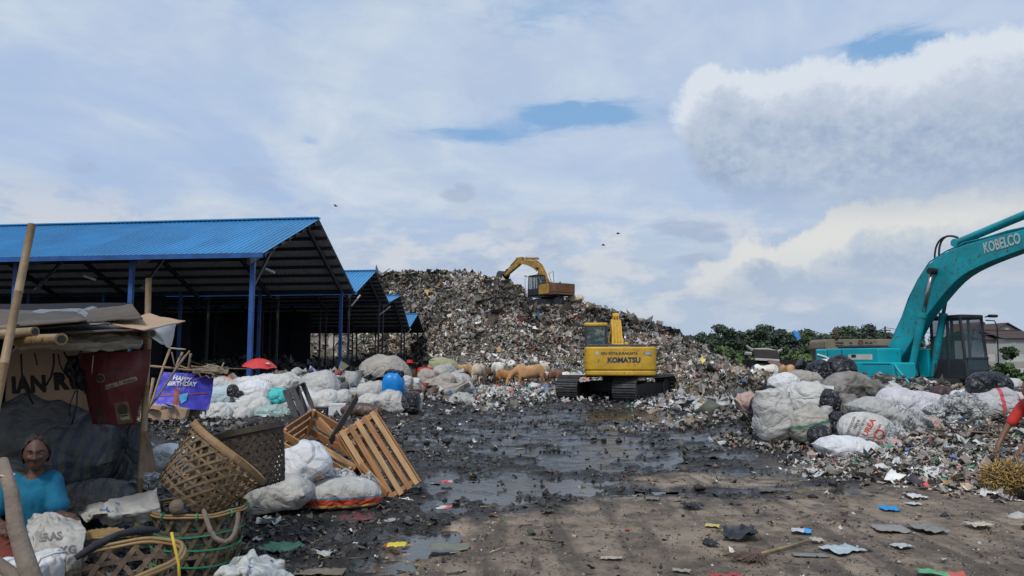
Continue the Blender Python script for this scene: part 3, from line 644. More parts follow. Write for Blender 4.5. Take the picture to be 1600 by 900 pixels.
trees = [(1092, 520, 582, 60, 128, G2, 'low dark tree on the skyline just right of the mound slope'), (1118, 519, 582, 50, 132, G1, 'small rounded dark tree second from the mound on the skyline'),
    (1143, 505, 584, 52, 118, G2, 'tall dark tree with a ragged top, left of the two highest tree crowns'), (1170, 517, 580, 34, 130, G4, 'narrow dark tree between the two highest tree crowns'),
    (1193, 504, 584, 54, 115, G1, 'tall rounded tree standing right behind the weathered tiled roof'), (1212, 512, 582, 30, 122, G2, 'slim dark tree right of the tall rounded tree'),
    (1229, 511, 584, 34, 108, G4, 'very dark narrow tree beside the blue tarp'), (1258, 511, 582, 46, 120, G3, 'rounded mid green tree with the blue tarp at its left edge'),
    (1285, 516, 582, 40, 126, G2, 'dark tree rising behind the rear of the turquoise excavator'), (1318, 508, 580, 46, 135, G1, 'spreading tree above the rusty engine housing, left one'),
    (1344, 505, 580, 40, 138, G4, 'spreading tree with the highest crown above the rusty engine housing'), (1371, 514, 580, 38, 140, G2, 'low tree beside the utility pole'), (1397, 519, 580, 34, 145, G1, 'small tree right of the utility pole, behind the turquoise boom'),
    (1425, 522, 580, 40, 150, G2, 'dark low tree seen under the turquoise boom'), (1470, 524, 580, 50, 155, G1, 'broad low tree behind the excavator cab')]
for i, (px, yt, yb, wp, d, b, lab) in enumerate(trees): tpx(px, yt, yb, wp * 1.25, d, b, lab, seed=i, group='trees along the skyline', leaf=.24, n=6000, low=.12, lumps=34)
shr = [(1098, 548, 590, 56, 88, G3, 'light green shrub mass touching the mound slope'), (1132, 540, 592, 60, 84, G3, 'broad green shrub below the skyline trees, left of the tiled roof'), (1160, 556, 596, 56, 76, G5, 'brighter green shrub in front of the tiled roof'),
    (1112, 558, 596, 50, 72, G5, 'low bright shrub at the foot of the mound slope'), (1190, 570, 600, 56, 66, G3, 'low green shrub below the tiled roof'), (1236, 545, 590, 46, 82, G3, 'leafy shrub between the tiled roof and the turquoise excavator'), (1258, 552, 596, 50, 76, G5, 'pale feathery shrub beside the rear of the turquoise excavator'), (1215, 540, 575, 40, 100, G1, 'dark shrub behind the right end of the tiled roof')]
for i, (px, yt, yb, wp, d, b, lab) in enumerate(shr): tpx(px, yt, yb, wp * 1.2, d, b, lab, seed=50 + i, name='green_shrub', n=2600, leaf=.26, low=.0, cat='shrub', group='shrubs below the skyline trees')
tpx(1562, 562, 604, 54, 32, (.05, .10, .025), 'leafy green bush right of the excavator cab', seed=70, name='green_shrub', n=1800, leaf=.11, low=0, cat='shrub')
tpx(1592, 575, 606, 44, 30, (.055, .11, .03), 'low green bush at the right edge of the photo', seed=71, name='green_shrub', n=1300, leaf=.11, low=0, cat='shrub')
tpx(1578, 541, 562, 26, 60, G1, 'small dark tree in front of the pale perimeter wall', seed=72, n=900, leaf=.2, low=.1)
for i, (px, yt, h) in enumerate(((1048, 511, 0), (1040, 513, 0), (1064, 523, 0), (1033, 512, 0))):
    d = 58; tpx(px, yt, np.interp(px, RID[:, 0], RID[:, 1]) + 4, 12, d, (.04, .06, .025), ['taller weed on the mound crest', 'second weed from the right on the mound crest', 'lone weed lower down the mound crest', 'leftmost small weed on the mound crest'][i], seed=80 + i, name='weed_clump', n=160, leaf=.16, low=0, cat='weed', lumps=5, group='weeds on the mound crest')
# grass under the turquoise excavator
def grass(name, x0, x1, y0, y1, n, h, label):
    r = np.random.default_rng(9); x = r.uniform(x0, x1, n); y = r.uniform(y0, y1, n); z = gz(x, y, fine=False); a = r.uniform(0, 6.28, n); hh = h * r.uniform(.5, 1.3, n); l = r.normal(0, .4, (n, 2)) * hh[:, None]
    w = .02; V = np.stack([np.stack([x - np.cos(a)*w, y - np.sin(a)*w, z], 1), np.stack([x + np.cos(a)*w, y + np.sin(a)*w, z], 1), np.stack([x + l[:, 0], y + l[:, 1], z + hh], 1)], 1).reshape(-1, 3)
    c = np.repeat(np.array([(.06, .12, .025)]) * r.uniform(.6, 1.4, (n, 1)), 3, 0); o = link(name, np_mesh(name, V, np.arange(3*n).reshape(-1, 3), M_LEAF, False, c)); tag(o, label, 'grass', kind='stuff')
grass('grass', 8, 22, 19.5, 40, 26000, .22, 'short green grass growing around and behind the turquoise excavator')

# ---------------------------------------------------------------- buildings at the right
M_TILE = mat('brown_tiles', (0.06, 0.035, 0.03), rough=0.8, var=0.3, nscale=3, bump=.5, bscale=6)
M_WTILE = mat('weathered_tiles', (0.035, 0.028, 0.025), rough=0.95, spec=.1, var=0.3, nscale=2, dirt=.5, dirtcol=(.012, .01, .009))
M_WALL = mat('pale_plaster', (0.30, 0.30, 0.275), rough=0.85, var=0.12, nscale=.6, dirt=.3, dirtcol=(.16, .15, .12))
M_WHITE = mat('white_plaster', (0.46, 0.46, 0.44), rough=0.8, var=0.08, dirt=.2)
M_WIN = mat('dark_window', (0.02, 0.025, 0.03), rough=0.15, var=.1)
M_REDT = mat('red_tiles', (0.25, 0.09, 0.05), rough=0.8, var=0.25)
def house(px0, px1, yb, ye, yr, d, dep, label, mw, mr_, gable=False, win=3, name='tiled_house'):
    a = P(px0, yb, d); b = P(px1, yb, d); e = P(px0, ye, d).z; rg = P(px0, yr, d + dep / 2).z; root = empty(name, (a.x, d, a.z - .5), (0, 0, 0), label, 'house'); L = b.x - a.x; h = e - a.z + .5; H = rg - a.z + .5
    MB().box((L/2, dep/2, h/2), (L, dep, h)).build('wall', mw, root)
    o = .5; m = MB(); tiles_m = mr_
    if gable:      # ridge running away from the camera, gable wall facing it
        MB().prism([(0, h), (L, h), (L/2, H)], .02, dep - .02, lambda u, v, q: (u, q, v)).build('gable_wall', mw, root)
        for s in (0, 1):
            x0, x1 = (-o, L/2) if s == 0 else (L + o, L/2); sl = (H - h) / (L/2) * o
            n = 8
            for i in range(n):
                t0, t1 = i / n, (i + 1.15) / n; xa, xb = x0 + (x1-x0)*t0, x0 + (x1-x0)*min(t1, 1); za, zb = h - sl + (H - h + sl)*t0, h - sl + (H - h + sl)*min(t1, 1)
                MB().box(((xa+xb)/2, dep/2, (za+zb)/2 + .12), (math.hypot(xb-xa, zb-za), dep + 2*o, .1), Euler((0, -math.atan2(zb-za, xb-xa) - .02 * (1 if s == 0 else -1), 0)).to_matrix()).build('tile_row', tiles_m, root)
    else:
        for s in (0, 1):
            y0, y1 = (-o, dep/2) if s == 0 else (dep + o, dep/2); sl = (H - h) / (dep/2) * o; n = 8
            for i in range(n):
                t0, t1 = i / n, min(1, (i + 1.15) / n); ya, yb_ = y0 + (y1-y0)*t0, y0 + (y1-y0)*t1; za, zb = h - sl + (H-h+sl)*t0, h - sl + (H-h+sl)*t1; ins = (i / n) * L * .12
                MB().box((L/2, (ya+yb_)/2, (za+zb)/2 + .12), (L + 2*o - 2*ins, math.hypot(yb_-ya, zb-za), .1), Euler((math.atan2(zb-za, yb_-ya), 0, 0)).to_matrix()).build('tile_row', tiles_m, root)
        MB().bar((L*.12, dep/2, H + .2), (L*.88, dep/2, H + .2), .4, .25).build('ridge_cap', tiles_m, root)
    for i in range(win):
        x = L * (i + .5) / win; f = MB().box((x, -.04, h * .6), (L / win * .42, .08, h * .34)).build('window', M_WHITE, root); MB().box((x, -.09, h * .6), (L / win * .35, .03, h * .27)).build('pane', M_WIN, f)
    return root
house(1556, 1594, 562, 517, 508, 105, 8, 'white gabled house with a dark brown roof at the far right', M_WHITE, M_TILE, True, 2)
house(1536, 1575, 562, 531, 519, 92, 9, 'long low house with dark brown tiled roof beside the excavator cab', M_WHITE, M_TILE, win=3)
house(1572, 1640, 562, 529, 519, 90, 9, 'dark roofed building in front of the white gabled house', M_WHITE, M_TILE, win=4)
house(1528, 1548, 562, 520, 506, 125, 8, 'house with an orange red tiled roof, mostly behind the excavator cab', M_WHITE, M_REDT, True, 1)
# weathered farm roof among the shrubs
def farm():
    d = 70.0; rt = empty('farm_building', P(1170, 575, d), (0, 0, 0), 'weathered grey tiled roof with upturned ridge ends among the shrubs', 'building'); o = rt.location
    def q(x, y, dd=0): return P(x, y, d + dd) - o
    for i in range(7):
        t0, t1 = i / 7, (i + 1.1) / 7; a0 = q(1176 + 3*t0, 547 + 15*t0, 4 - 4*t0); a1 = q(1176 + 3*t1, 547 + 15*t1, 4 - 4*t1); b0 = q(1214 + 4*t0, 549 + 15*t0, 4 - 4*t0); b1 = q(1214 + 4*t1, 549 + 15*t1, 4 - 4*t1); n = Vector((0, -.15, .1 - i*.004))
        MB().add([a0 + n, b0 + n, b1 + n, a1 + n, a0, b0, b1, a1], [(0,3,2,1), (4,5,6,7), (0,1,5,4), (1,2,6,5), (2,3,7,6), (3,0,4,7)]).build('tile_row', M_WTILE, rt)
    MB().tube([q(1166, 540, 4), q(1175, 547, 4), q(1198, 546, 4), q(1214, 550, 4), q(1222, 546, 4)], [.1, .18, .18, .18, .1], 6).build('ridge_cap', M_WALL, rt)
    MB().tube([q(1164, 552, 2), q(1174, 553, 2)], .18, 6).build('eave_end', M_WALL, rt)
    MB().bar(q(1180, 561, -.3), q(1217, 563, -.3), .3, .2).build('white_eave', M_WHITE, rt)
    a, b = q(1182, 562, .2), q(1216, 600, 5); MB().box(((a.x + b.x)/2, 2.6, (a.z + b.z)/2), (b.x - a.x, 5, abs(a.z - b.z))).build('wall', M_WTILE, rt)
    rr = empty('lean_to_roof', P(1215, 590, 62), (0, 0, 0), 'rusty brown sloping roof just below the weathered tiled roof', 'roof'); o2 = rr.location
    pts = [(1199, 562), (1216, 564), (1232, 580), (1214, 582)]; ds = (64, 65, 60, 59)
    V = [P(x, y, dd) - o2 for (x, y), dd in zip(pts, ds)]; MB().add(V + [v - Vector((0, 0, .15)) for v in V], [(3,2,1,0), (4,5,6,7), (0,1,5,4), (1,2,6,5), (2,3,7,6), (3,0,4,7)]).build('roof_sheet', mat('rusty_roof', (.16, .085, .06), rough=.8, var=.3), rr)
    for k in (2, 3): v = V[k]; MB().cyl((v.x, v.y, v.z), (v.x, v.y, -o2.z), .1, 6).build('post', M_BARK, rr)
farm()
# perimeter walls, road edge and parked bus far right
def wallpx(x0, x1, yt, yb, d, m, label, name='perimeter_wall', th=.25):
    a, b, t = P(x0, yb, d), P(x1, yb, d), P(x0, yt, d); rt = empty(name, (a.x, d, a.z - .3), (0, 0, 0), label, 'wall'); L = b.x - a.x; h = t.z - a.z + .3; n = max(2, int(L / 3))
    for i in range(n): MB().box((L * (i + .5) / n, 0, h / 2), (L / n - .02, th, h)).build('panel', m, rt)
    for i in range(n + 1): MB().box((L * i / n, -.03, h / 2 + .05), (.25, th + .1, h + .1)).build('pillar', m, rt)
wallpx(1536, 1680, 537, 549, 78, M_WALL, 'long pale wall in front of the dark roofed houses')
wallpx(1540, 1690, 565, 576, 46, M_WALL, 'low grey roadside wall at the far right')
o = MB(); a = P(1556, 579, 40); b = P(1680, 583, 40); o.box(((a.x + b.x)/2, 40, (a.z + b.z)/2), (b.x - a.x, 1.2, .35)).build('concrete_kerb', M_WHITE)
tag(bpy.data.objects['concrete_kerb'], 'white topped concrete kerb behind the bushes at the far right', 'kerb')
# blue tarp on the tree, pole and wires
def pole():
    rt = empty('utility_pole', P(1383, 580, 95), (0, 0, 0), 'utility pole with a short crossbar on the skyline behind the turquoise boom', 'pole'); o = rt.location
    t = P(1383, 510, 95) - o; MB().tube([(0, 0, 0), t], [.16, .11], 8).build('shaft', M_DSTEEL, rt); MB().bar(t + Vector((-.7, 0, -.5)), t + Vector((.7, 0, -.5)), .12, .12).build('crossbar', M_DSTEEL, rt)
    r2 = empty('utility_pole', P(1272, 582, 100), (0, 0, 0), 'short utility pole standing among trees left of the rusty engine housing', 'pole'); t2 = P(1272, 517, 100) - r2.location
    MB().tube([(0, 0, 0), t2], [.14, .1], 8).build('shaft', M_DSTEEL, r2); MB().bar(t2 + Vector((-.6, 0, -.3)), t2 + Vector((.6, 0, -.3)), .1, .1).build('crossbar', M_DSTEEL, r2)
    def wire(p, q, sag): return [p.lerp(q, i / 12) - Vector((0, 0, sag * 4 * (i/12) * (1 - i/12))) for i in range(13)]
    for a, b, lab in ((P(1272, 517, 100), P(1383, 512, 95), 'power line strung between the two skyline poles'), (P(1383, 512, 95), P(1700, 508, 85), 'power line running right from the taller pole over the houses')):
        tag(MB().tube(wire(a, b, 1.0), .035, 5).build('power_line', M_DSTEEL), lab, 'cable')
    m = mat('blue_tarp', (.05, .26, .62), rough=.5, var=.15); b = MB(); pts = [(1239, 518), (1242, 516), (1246, 519), (1248, 518), (1249, 524), (1252, 529), (1249, 530), (1246, 532), (1245, 528), (1242, 525)]; V = [P(x, y, 104) for x, y in pts]; V = V + [v + Vector((0, .5, 0)) for v in V]; n = 10
    b.add(V, [tuple(range(n)), tuple(range(n, 2*n))[::-1]] + [(i, (i+1) % n, n + (i+1) % n, n+i) for i in range(n)]); tag(b.build('tarp_scrap', m), 'bright blue tarp caught high in the tree', 'tarp')
pole()
# ---------------------------------------------------------------- excavators
M_BLACK = mat('black_rubber', (0.012, 0.012, 0.013), rough=0.6, var=.3, dirt=.2, dirtcol=(.05, .045, .04))
M_TRACK = mat('track_steel', (0.08, 0.08, 0.082), rough=0.45, metal=.4, var=.35, nscale=5, dirt=.3, dirtcol=(.035, .03, .026))
M_GLASS = mat('tinted_glass', (0.06, 0.12, 0.13), rough=0.04, var=.05, alpha=.28, spec=.6)
M_CHROME = mat('cylinder_rod', (0.35, 0.34, 0.33), rough=0.25, metal=.9, var=.1, dirt=.2)
M_CABD = mat('cab_charcoal', (0.022, 0.025, 0.03), rough=0.5, var=.2, dirt=.15, dirtcol=(.06, .055, .05))
M_LETT = mat('white_lettering', (0.36, 0.46, 0.46), rough=0.7, var=.25, nscale=20)
M_NAVY = mat('navy_lettering', (0.02, 0.03, 0.07), rough=0.7, var=.1)
M_SEAT = mat('seat_cloth', (.03, .03, .032), rough=.9)
def rounded_rect(x0, y0, x1, y1, r, n=4):
    out = []
    for cx, cy, a0 in ((x1-r, y0+r, -90), (x1-r, y1-r, 0), (x0+r, y1-r, 90), (x0+r, y0+r, 180)):
        for i in range(n + 1): a = R(a0 + 90.0 * i / n); out.append((cx + r * math.cos(a), cy + r * math.sin(a)))
    return out
def excavator(loc, yaw, tyaw, body_m, cw_m, arm_m, boom_out, boom_in, foot, cylb, cylt, tip, arm_ang, arm_len, label, arm_cyl, hoodz=2.12, cab_m=None, cabx=(.62, 1.88), hood_front=.3, bucket_curl=0.0, detail=True, bucket_m=None, box_front=.9, roof_m=None, sw=.62, gauge=1.15):
    root = empty('excavator', loc, (0, 0, 0), label, 'excavator'); cab_m = cab_m or body_m; bucket_m = bucket_m or M_TRACK
    def up(o): o.rotation_euler = (0, 0, yaw); return o
    def tr(o): o.rotation_euler = (0, 0, tyaw); return o
    # --- undercarriage
    shoe = MB(); shoe.box((0, 0, 0), (.17, sw, .035)); shoe.box((-.055, 0, .035), (.02, sw, .05)); shoe.box((.03, 0, .03), (.015, sw, .035)); sme = shoe.mesh('track_shoe', M_TRACK)
    L, rr, h = 3.4, .46, .92
    for sy in (-gauge, gauge):
        per = []; st = .182
        path = [(-L/2 + L * i / 200, rr * 2 + .02 * math.sin(math.pi * i / 200) * -1.5) for i in range(201)] + [(L/2 + rr * math.sin(math.pi * i / 40), rr + rr * math.cos(math.pi * i / 40)) for i in range(1, 40)] + \
               [(L/2 - L * i / 200, 0) for i in range(201)] + [(-L/2 - rr * math.sin(math.pi * i / 40), rr - rr * math.cos(math.pi * i / 40)) for i in range(1, 40)]
        path.append(path[0]); acc = 0; nxt = 0
        for a, b in zip(path, path[1:]):
            d = math.hypot(b[0]-a[0], b[1]-a[1])
            while nxt <= acc + d and d > 0 and len(per) < 54:
                t = (nxt - acc) / d; per.append((a[0]+(b[0]-a[0])*t, a[1]+(b[1]-a[1])*t, math.atan2(b[1]-a[1], b[0]-a[0]))); nxt += st
            acc += d
        for x, z, an in per:
            o = link('track_shoe', sme, root); M = Matrix.Rotation(tyaw, 4, 'Z') @ Matrix.Translation((x, sy, z + .04)) @ Matrix.Rotation(-an, 4, 'Y'); o.matrix_local = M
        fr = MB(); fr.prism([(-L/2, .18), (L/2, .18), (L/2 + .1, .4), (L/2, .66), (.5, .72), (-.5, .72), (-L/2, .66), (-L/2 - .1, .4)], sy - .16, sy + .16, lambda u, v, q: (u, q, v)); tr(fr.build('track_frame', M_BLACK, root, bevel=.02, seg=1))
        for x in [-L/2, L/2]: tr(MB().cyl((x, sy - .2, rr + .02), (x, sy + .2, rr + .02), rr - .06, 20).build('idler', M_TRACK, root, bevel=.02, seg=1))
        for k in range(7): x = -L/2 + .45 + k * (L - .9) / 6; tr(MB().cyl((x, sy - .22, .15), (x, sy + .22, .15), .12, 10).build('roller', M_TRACK, root))
    tr(MB().box((0, 0, .55), (1.5, 1.9, .45)).cyl((0, 0, .7), (0, 0, 1.02), .62, 20).build('slew_base', M_BLACK, root, bevel=.04))
    # --- upper body
    up(MB().box((-.35, 0, 1.1), (3.9, 2.5, .16)).build('deck', M_CABD, root, bevel=.02))
    poly = [(p[0], p[1]) for p in rounded_rect(1.08, -1.32, hoodz, 1.32, .1, 1)]
    cw = MB(); r0 = .38; out = [(-1.95, -1.34)] + [(-2.35 - r0 * math.sin(R(a)), -1.34 + r0 - r0 * math.cos(R(a))) for a in range(0, 91, 15)] + [(-2.35 - r0 * math.sin(R(a)), 1.34 - r0 + r0 * math.cos(R(a))) for a in range(90, -1, -15)] + [(-1.95, 1.34)]
    cw.prism(out, 1.22, hoodz, lambda u, v, q: (u, v, q)); cwo = up(cw.build('counterweight', cw_m, root, smooth=False, bevel=.06, seg=3)); shade_auto(cwo, 30)
    lo = MB(); lo.prism([(x * 1.0 + (-.0), y * .985) for x, y in out], 1.03, 1.218, lambda u, v, q: (u, v, q)); up(lo.build('counterweight_skirt', cw_m, root, bevel=.05, seg=2))
    # right side: engine cover, tank box ; left side cover behind the cab
    up(MB().prism(rounded_rect(-1.93, 1.16, hood_front, hoodz, .07, 3), -1.34, -.42, lambda u, v, q: (u, q, v)).build('engine_cover', body_m, root, bevel=.03, seg=2))
    if detail:
        up(MB().prism(rounded_rect(-.9, 1.14, box_front, hoodz - .45, .05, 3), -1.39, -.5, lambda u, v, q: (u, q, v)).build('tank_box', body_m, root, bevel=.025, seg=2))
        for xs in (-1.93, -1.25): up(MB().box((xs, -1.345, (1.16+hoodz)/2), (.02, .012, hoodz - 1.2)).build('panel_seam', M_BLACK, root))
        up(MB().box((-.45, -1.346, hoodz - .28), (1.0, .012, .17)).build('white_stripe', mat('stripe_white', (.5, .52, .45), rough=.5), root)); up(MB().box((-.72, -1.354, hoodz - .25), (.2, .012, .1)).build('latch', M_BLACK, root, bevel=.01))
        up(MB().box((.25, -1.394, hoodz - .5), (1.1, .012, .02)).build('panel_seam', M_BLACK, root))
        up(MB().box((.9, -1.15, 1.08), (.55, .5, .03)).build('step', body_m, root)); up(MB().tube([(.95, -1.34, 1.6), (1.02, -1.36, 1.5), (1.4, -1.3, 1.05)], .035, 6).build('grab_rail', body_m, root))
    up(MB().prism(rounded_rect(-1.93, 1.16, cabx[0] - .1, hoodz - .02, .06, 3), .42, 1.33, lambda u, v, q: (u, q, v)).build('side_cover', body_m, root, bevel=.03, seg=2))
    up(MB().box((-1.1, 0, hoodz - .05), (1.6, .9, .2)).build('hood', M_CABD, root, bevel=.04)); up(MB().box((-1.2, .1, hoodz + .06), (1.3, 2.2, .1)).build('hood_top', M_CABD, root, bevel=.04, seg=2))
    up(MB().cyl((-1.3, -.5, hoodz), (-1.3, -.5, hoodz + .3), .07, 10).build('exhaust', mat('rusty_pipe', (.09, .05, .035), rough=.8), root))
    # --- cab on the left
    x0, x1 = cabx; y0, y1 = .42, 1.34; zb, zt = 1.16, 3.12
    fr = MB(); w = .075; fwd = .14
    C = {(0, 0): (x0, y0), (0, 1): (x0, y1), (1, 0): (x1, y0), (1, 1): (x1, y1)}
    def post(x, y, xt): fr.bar((x, y, zb), (xt, y, zt - .1), w, w, (0, 1, 0))
    for y in (y0 + w/2, y1 - w/2): post(x0 + w/2, y, x0 + w/2); post(x1 - w/2, y, x1 - w/2 - fwd); post((x0+x1)/2, y, (x0+x1)/2)
    mid = 1.16 + .62
    fr.box(((x0+x1)/2, (y0+y1)/2, zb + .05), (x1-x0, y1-y0, .1)); fr.box((x0 + .03, (y0+y1)/2, (zb+2.1)/2), (.05, y1-y0 - .1, .9))
    for y in (y0 + .03, y1 - .03): fr.box(((x0+x1)/2, y, (zb+mid)/2), (x1-x0-.1, .05, mid - zb)); 
    fr.box((x1 - .05, (y0+y1)/2, mid + .02), (.06, y1-y0, .07)); fr.box((x1 - .035, (y0+y1)/2, zb + .2), (.05, y1-y0-.1, .22))
    up(fr.build('cab_frame', M_CABD, root, bevel=.012, seg=1))
    rf = MB(); rf.prism(rounded_rect(x0 - .02, y0 - .02, x1 - fwd + .05, y1 + .02, .12, 3), zt - .14, zt, lambda u, v, q: (u, v, q)); up(rf.build('cab_roof', roof_m or M_CABD, root, bevel=.04, seg=2))
    def gl(pts, t=(0, 0, 0)): t = Vector(t); V = [Vector(p) for p in pts]; return up(MB().add(V + [v + t for v in V], [(0,1,2,3), (7,6,5,4), (0,4,5,1), (1,5,6,2), (2,6,7,3), (3,7,4,0)]).build('window', M_GLASS, root))
    gl([(x1 - .03, y0+w, mid + .05), (x1 - .03, y1-w, mid + .05), (x1 - fwd - .02, y1-w, zt - .15), (x1 - fwd - .02, y0+w, zt - .15)], (-.012, 0, 0))
    gl([(x1 - .02, y0+w, zb + .3), (x1 - .02, y1-w, zb + .3), (x1 - .03, y1-w, mid - .02), (x1 - .03, y0+w, mid - .02)], (-.012, 0, 0))
    for y in (y0 + .02, y1 - .032): gl([(x0 + w, y, mid), (x1 - w - .04, y, mid), (x1 - w - fwd, y, zt - .15), (x0 + w, y, zt - .15)], (0, .012, 0))
    gl([(x0 + .02, y0+w, 2.12), (x0 + .02, y1-w, 2.12), (x0 + .02, y1-w, zt - .15), (x0 + .02, y0+w, zt - .15)], (.012, 0, 0))
    st = MB(); st.box((x0 + .45, .88, zb + .42), (.5, .5, .14)); st.box((x0 + .22, .88, zb + .85), (.12, .48, .75)); up(st.build('seat', M_SEAT, root, bevel=.04))
    if detail:
        up(MB().tube([(x1 - .05, y1 - .02, 2.95), (x1 + .12, y1 + .14, 2.93), (x1 + .16, y1 + .18, 2.75), (x1 + .14, y1 + .16, 1.5), (x1, y1, 1.4)], .018, 6).build('handrail', M_BLACK, root, True))
        up(MB().box((x1 + .02, y1 + .2, 3.08), (.14, .3, .09)).build('mirror', M_BLACK, root, bevel=.03)); up(MB().tube([(x1 - .1, y1 + .02, 3.05), (x1, y1 + .1, 3.08)], .02, 6).build('mirror_arm', M_BLACK, root))
        up(MB().tube([(x1 - .01, y0 + .15, mid + .1), (x1 - .04, y0 + .4, mid + .9)], .012, 5).build('wiper', M_BLACK, root))
    # --- boom: loft between its outer and inner edge
    def strip(pts, n=26):
        P_ = np.array(pts); s = np.concatenate([[0], np.cumsum(np.hypot(*np.diff(P_, axis=0).T))]); q = np.linspace(0, s[-1], n); return np.stack([np.interp(q, s, P_[:, 0]), np.interp(q, s, P_[:, 1])], 1)
    def smooth(a):
        b = a.copy()
        for _ in range(2): b[1:-1] = (b[:-2] + 2*b[1:-1] + b[2:]) / 4
        return b
    so_, si = smooth(strip(boom_out)), smooth(strip(boom_in)); vs = []; n = len(so_)
    for i in range(n):
        hw = .21 if i > 3 else .28 - .017 * i
        for p, y in ((so_[i], -hw), (so_[i], hw), (si[i], hw), (si[i], -hw)): vs.append((p[0], y, p[1]))
    fs = [(0, 1, 2, 3), tuple(4*(n-1) + k for k in (3, 2, 1, 0))] + [(4*i+k, 4*(i+1)+k, 4*(i+1)+(k+1) % 4, 4*i+(k+1) % 4) for i in range(n-1) for k in range(4)]
    b = MB().add(vs, fs); bo = up(b.build('boom', arm_m, root, bevel=.02, seg=1)); shade_auto(bo, 35)
    for s in (-1, 1): up(MB().prism([(foot[0]-.35, 1.15), (foot[0]+.5, 1.15), (foot[0]+.3, foot[1]+.1), (foot[0], foot[1]+.25), (foot[0]-.25, foot[1]+.05)], s*.33 - .03, s*.33 + .03, lambda u, v, q: (u, q, v)).build('boom_bracket', body_m, root, bevel=.02, seg=1))
    up(MB().cyl((foot[0], -.4, foot[1]), (foot[0], .4, foot[1]), .1, 12).build('boom_pin', M_BLACK, root))
    def hyd(a, c, r=.105, frac=.62):
        a, c = Vector(a), Vector(c); m_ = a.lerp(c, frac); t = MB(); t.cyl(a, m_, r, 12); t.cyl(m_ - (c-a).normalized()*.12, m_ + (c-a).normalized()*.03, r * 1.18, 12); o = up(t.build('hydraulic_cylinder', arm_m, root)); shade_auto(o)
        up(MB().cyl(m_, c, r * .52, 10).build('piston_rod', M_CHROME, root, True)); up(MB().cyl(c + Vector((0, -.12, 0)), c + Vector((0, .12, 0)), r * .95, 10).build('pin', M_BLACK, root)); up(MB().cyl(a + Vector((0, -.13, 0)), a + Vector((0, .13, 0)), r * 1.05, 10).build('pin', arm_m, root))
    for s in (-1, 1):
        hyd((cylb[0], s*.46, cylb[1]), (cylt[0], s*.36, cylt[1]))
        up(MB().tube([(cylb[0] + .1, s*.5, cylb[1] + .35), (cylb[0] + .28, s*.34, cylb[1] + .55), (cylb[0] + .25, s*.3, cylb[1] + .15), (cylb[0] - .1, s*.2, cylb[1] + .1)], .025, 6).build('hose', M_BLACK, root, True))
    up(MB().prism([(cylb[0]-.35, 1.0), (cylb[0]+.22, 1.0), (cylb[0]+.15, cylb[1]+.18), (cylb[0]-.1, cylb[1]+.2)], -.6, -.56, lambda u, v, q: (u, q, v)).prism([(cylb[0]-.35, 1.0), (cylb[0]+.22, 1.0), (cylb[0]+.15, cylb[1]+.18), (cylb[0]-.1, cylb[1]+.2)], .56, .6, lambda u, v, q: (u, q, v)).build('cylinder_bracket', body_m, root))
    # --- arm and bucket
    ca, sa = math.cos(arm_ang), math.sin(arm_ang)
    def ap(u, v): return (tip[0] + u*ca - v*sa, tip[1] + u*sa + v*ca)
    ao = [ap(-.75, .22), ap(-.3, .42), ap(.2, .36), ap(arm_len, .14)]; ai = [ap(-.75, -.05), ap(-.3, -.28), ap(.2, -.3), ap(arm_len, -.14)]
    a = MB(); vs = []
    for p, q in zip(ao, ai):
        for z, y in ((p, -.17), (p, .17), (q, .17), (q, -.17)): vs.append((z[0], y, z[1]))
    a.add(vs, [(0,1,2,3), (15,14,13,12)] + [(4*i+k, 4*(i+1)+k, 4*(i+1)+(k+1) % 4, 4*i+(k+1) % 4) for i in range(3) for k in range(4)]); up(a.build('arm', arm_m, root, bevel=.02, seg=1))
    e = ap(-.65, .12); hyd((arm_cyl[0][0], 0, arm_cyl[0][1]), (arm_cyl[1][0], 0, arm_cyl[1][1]) if len(arm_cyl) > 1 else (e[0], 0, e[1]), .115, .72)
    g = ap(.1, .55); h_ = ap(arm_len - .45, .42); hyd((g[0], 0, g[1]), (h_[0], 0, h_[1]), .085, .6)
    bk = arm_ang + bucket_curl; cb, sb = math.cos(bk), math.sin(bk); b0 = ap(arm_len, 0)
    def bp_(u, v): return (b0[0] + u*cb - v*sb, b0[1] + u*sb + v*cb)
    pr = [(0, .1), (.15, .42), (.55, .5), (.95, .3), (1.15, -.15), (1.05, -.62), (.62, -.95)]; pin = [(p[0]*.93, p[1]*.93 - .02) for p in pr]
    bu = MB(); n = len(pr)
    vs = [(*[bp_(*p)[0]], y, bp_(*p)[1]) for y in (-.55, .55) for p in pr] + [(bp_(*p)[0], y, bp_(*p)[1]) for y in (-.52, .52) for p in pin]
    fs = [(i, i+1, n+i+1, n+i) for i in range(n-1)] + [(2*n+i, 3*n+i, 3*n+i+1, 2*n+i+1) for i in range(n-1)] + [tuple(range(n))[::-1], tuple(range(n, 2*n))]
    bu.add(vs, fs); q = up(bu.build('bucket', bucket_m, root)); s_ = q.modifiers.new('solid', 'SOLIDIFY'); s_.thickness = .03
    for k in range(5):
        y = -.46 + .23 * k; p0, p1 = bp_(.62, -.9), bp_(.42, -1.15); up(MB().bar((p0[0], y, p0[1]), (p1[0], y, p1[1]), .1, .05).build('tooth', bucket_m, root))
    up(MB().bar((h_[0], 0, h_[1]), (*[bp_(.12, .4)[0]], 0, bp_(.12, .4)[1]), .1, .1).build('linkage', M_BLACK, root))
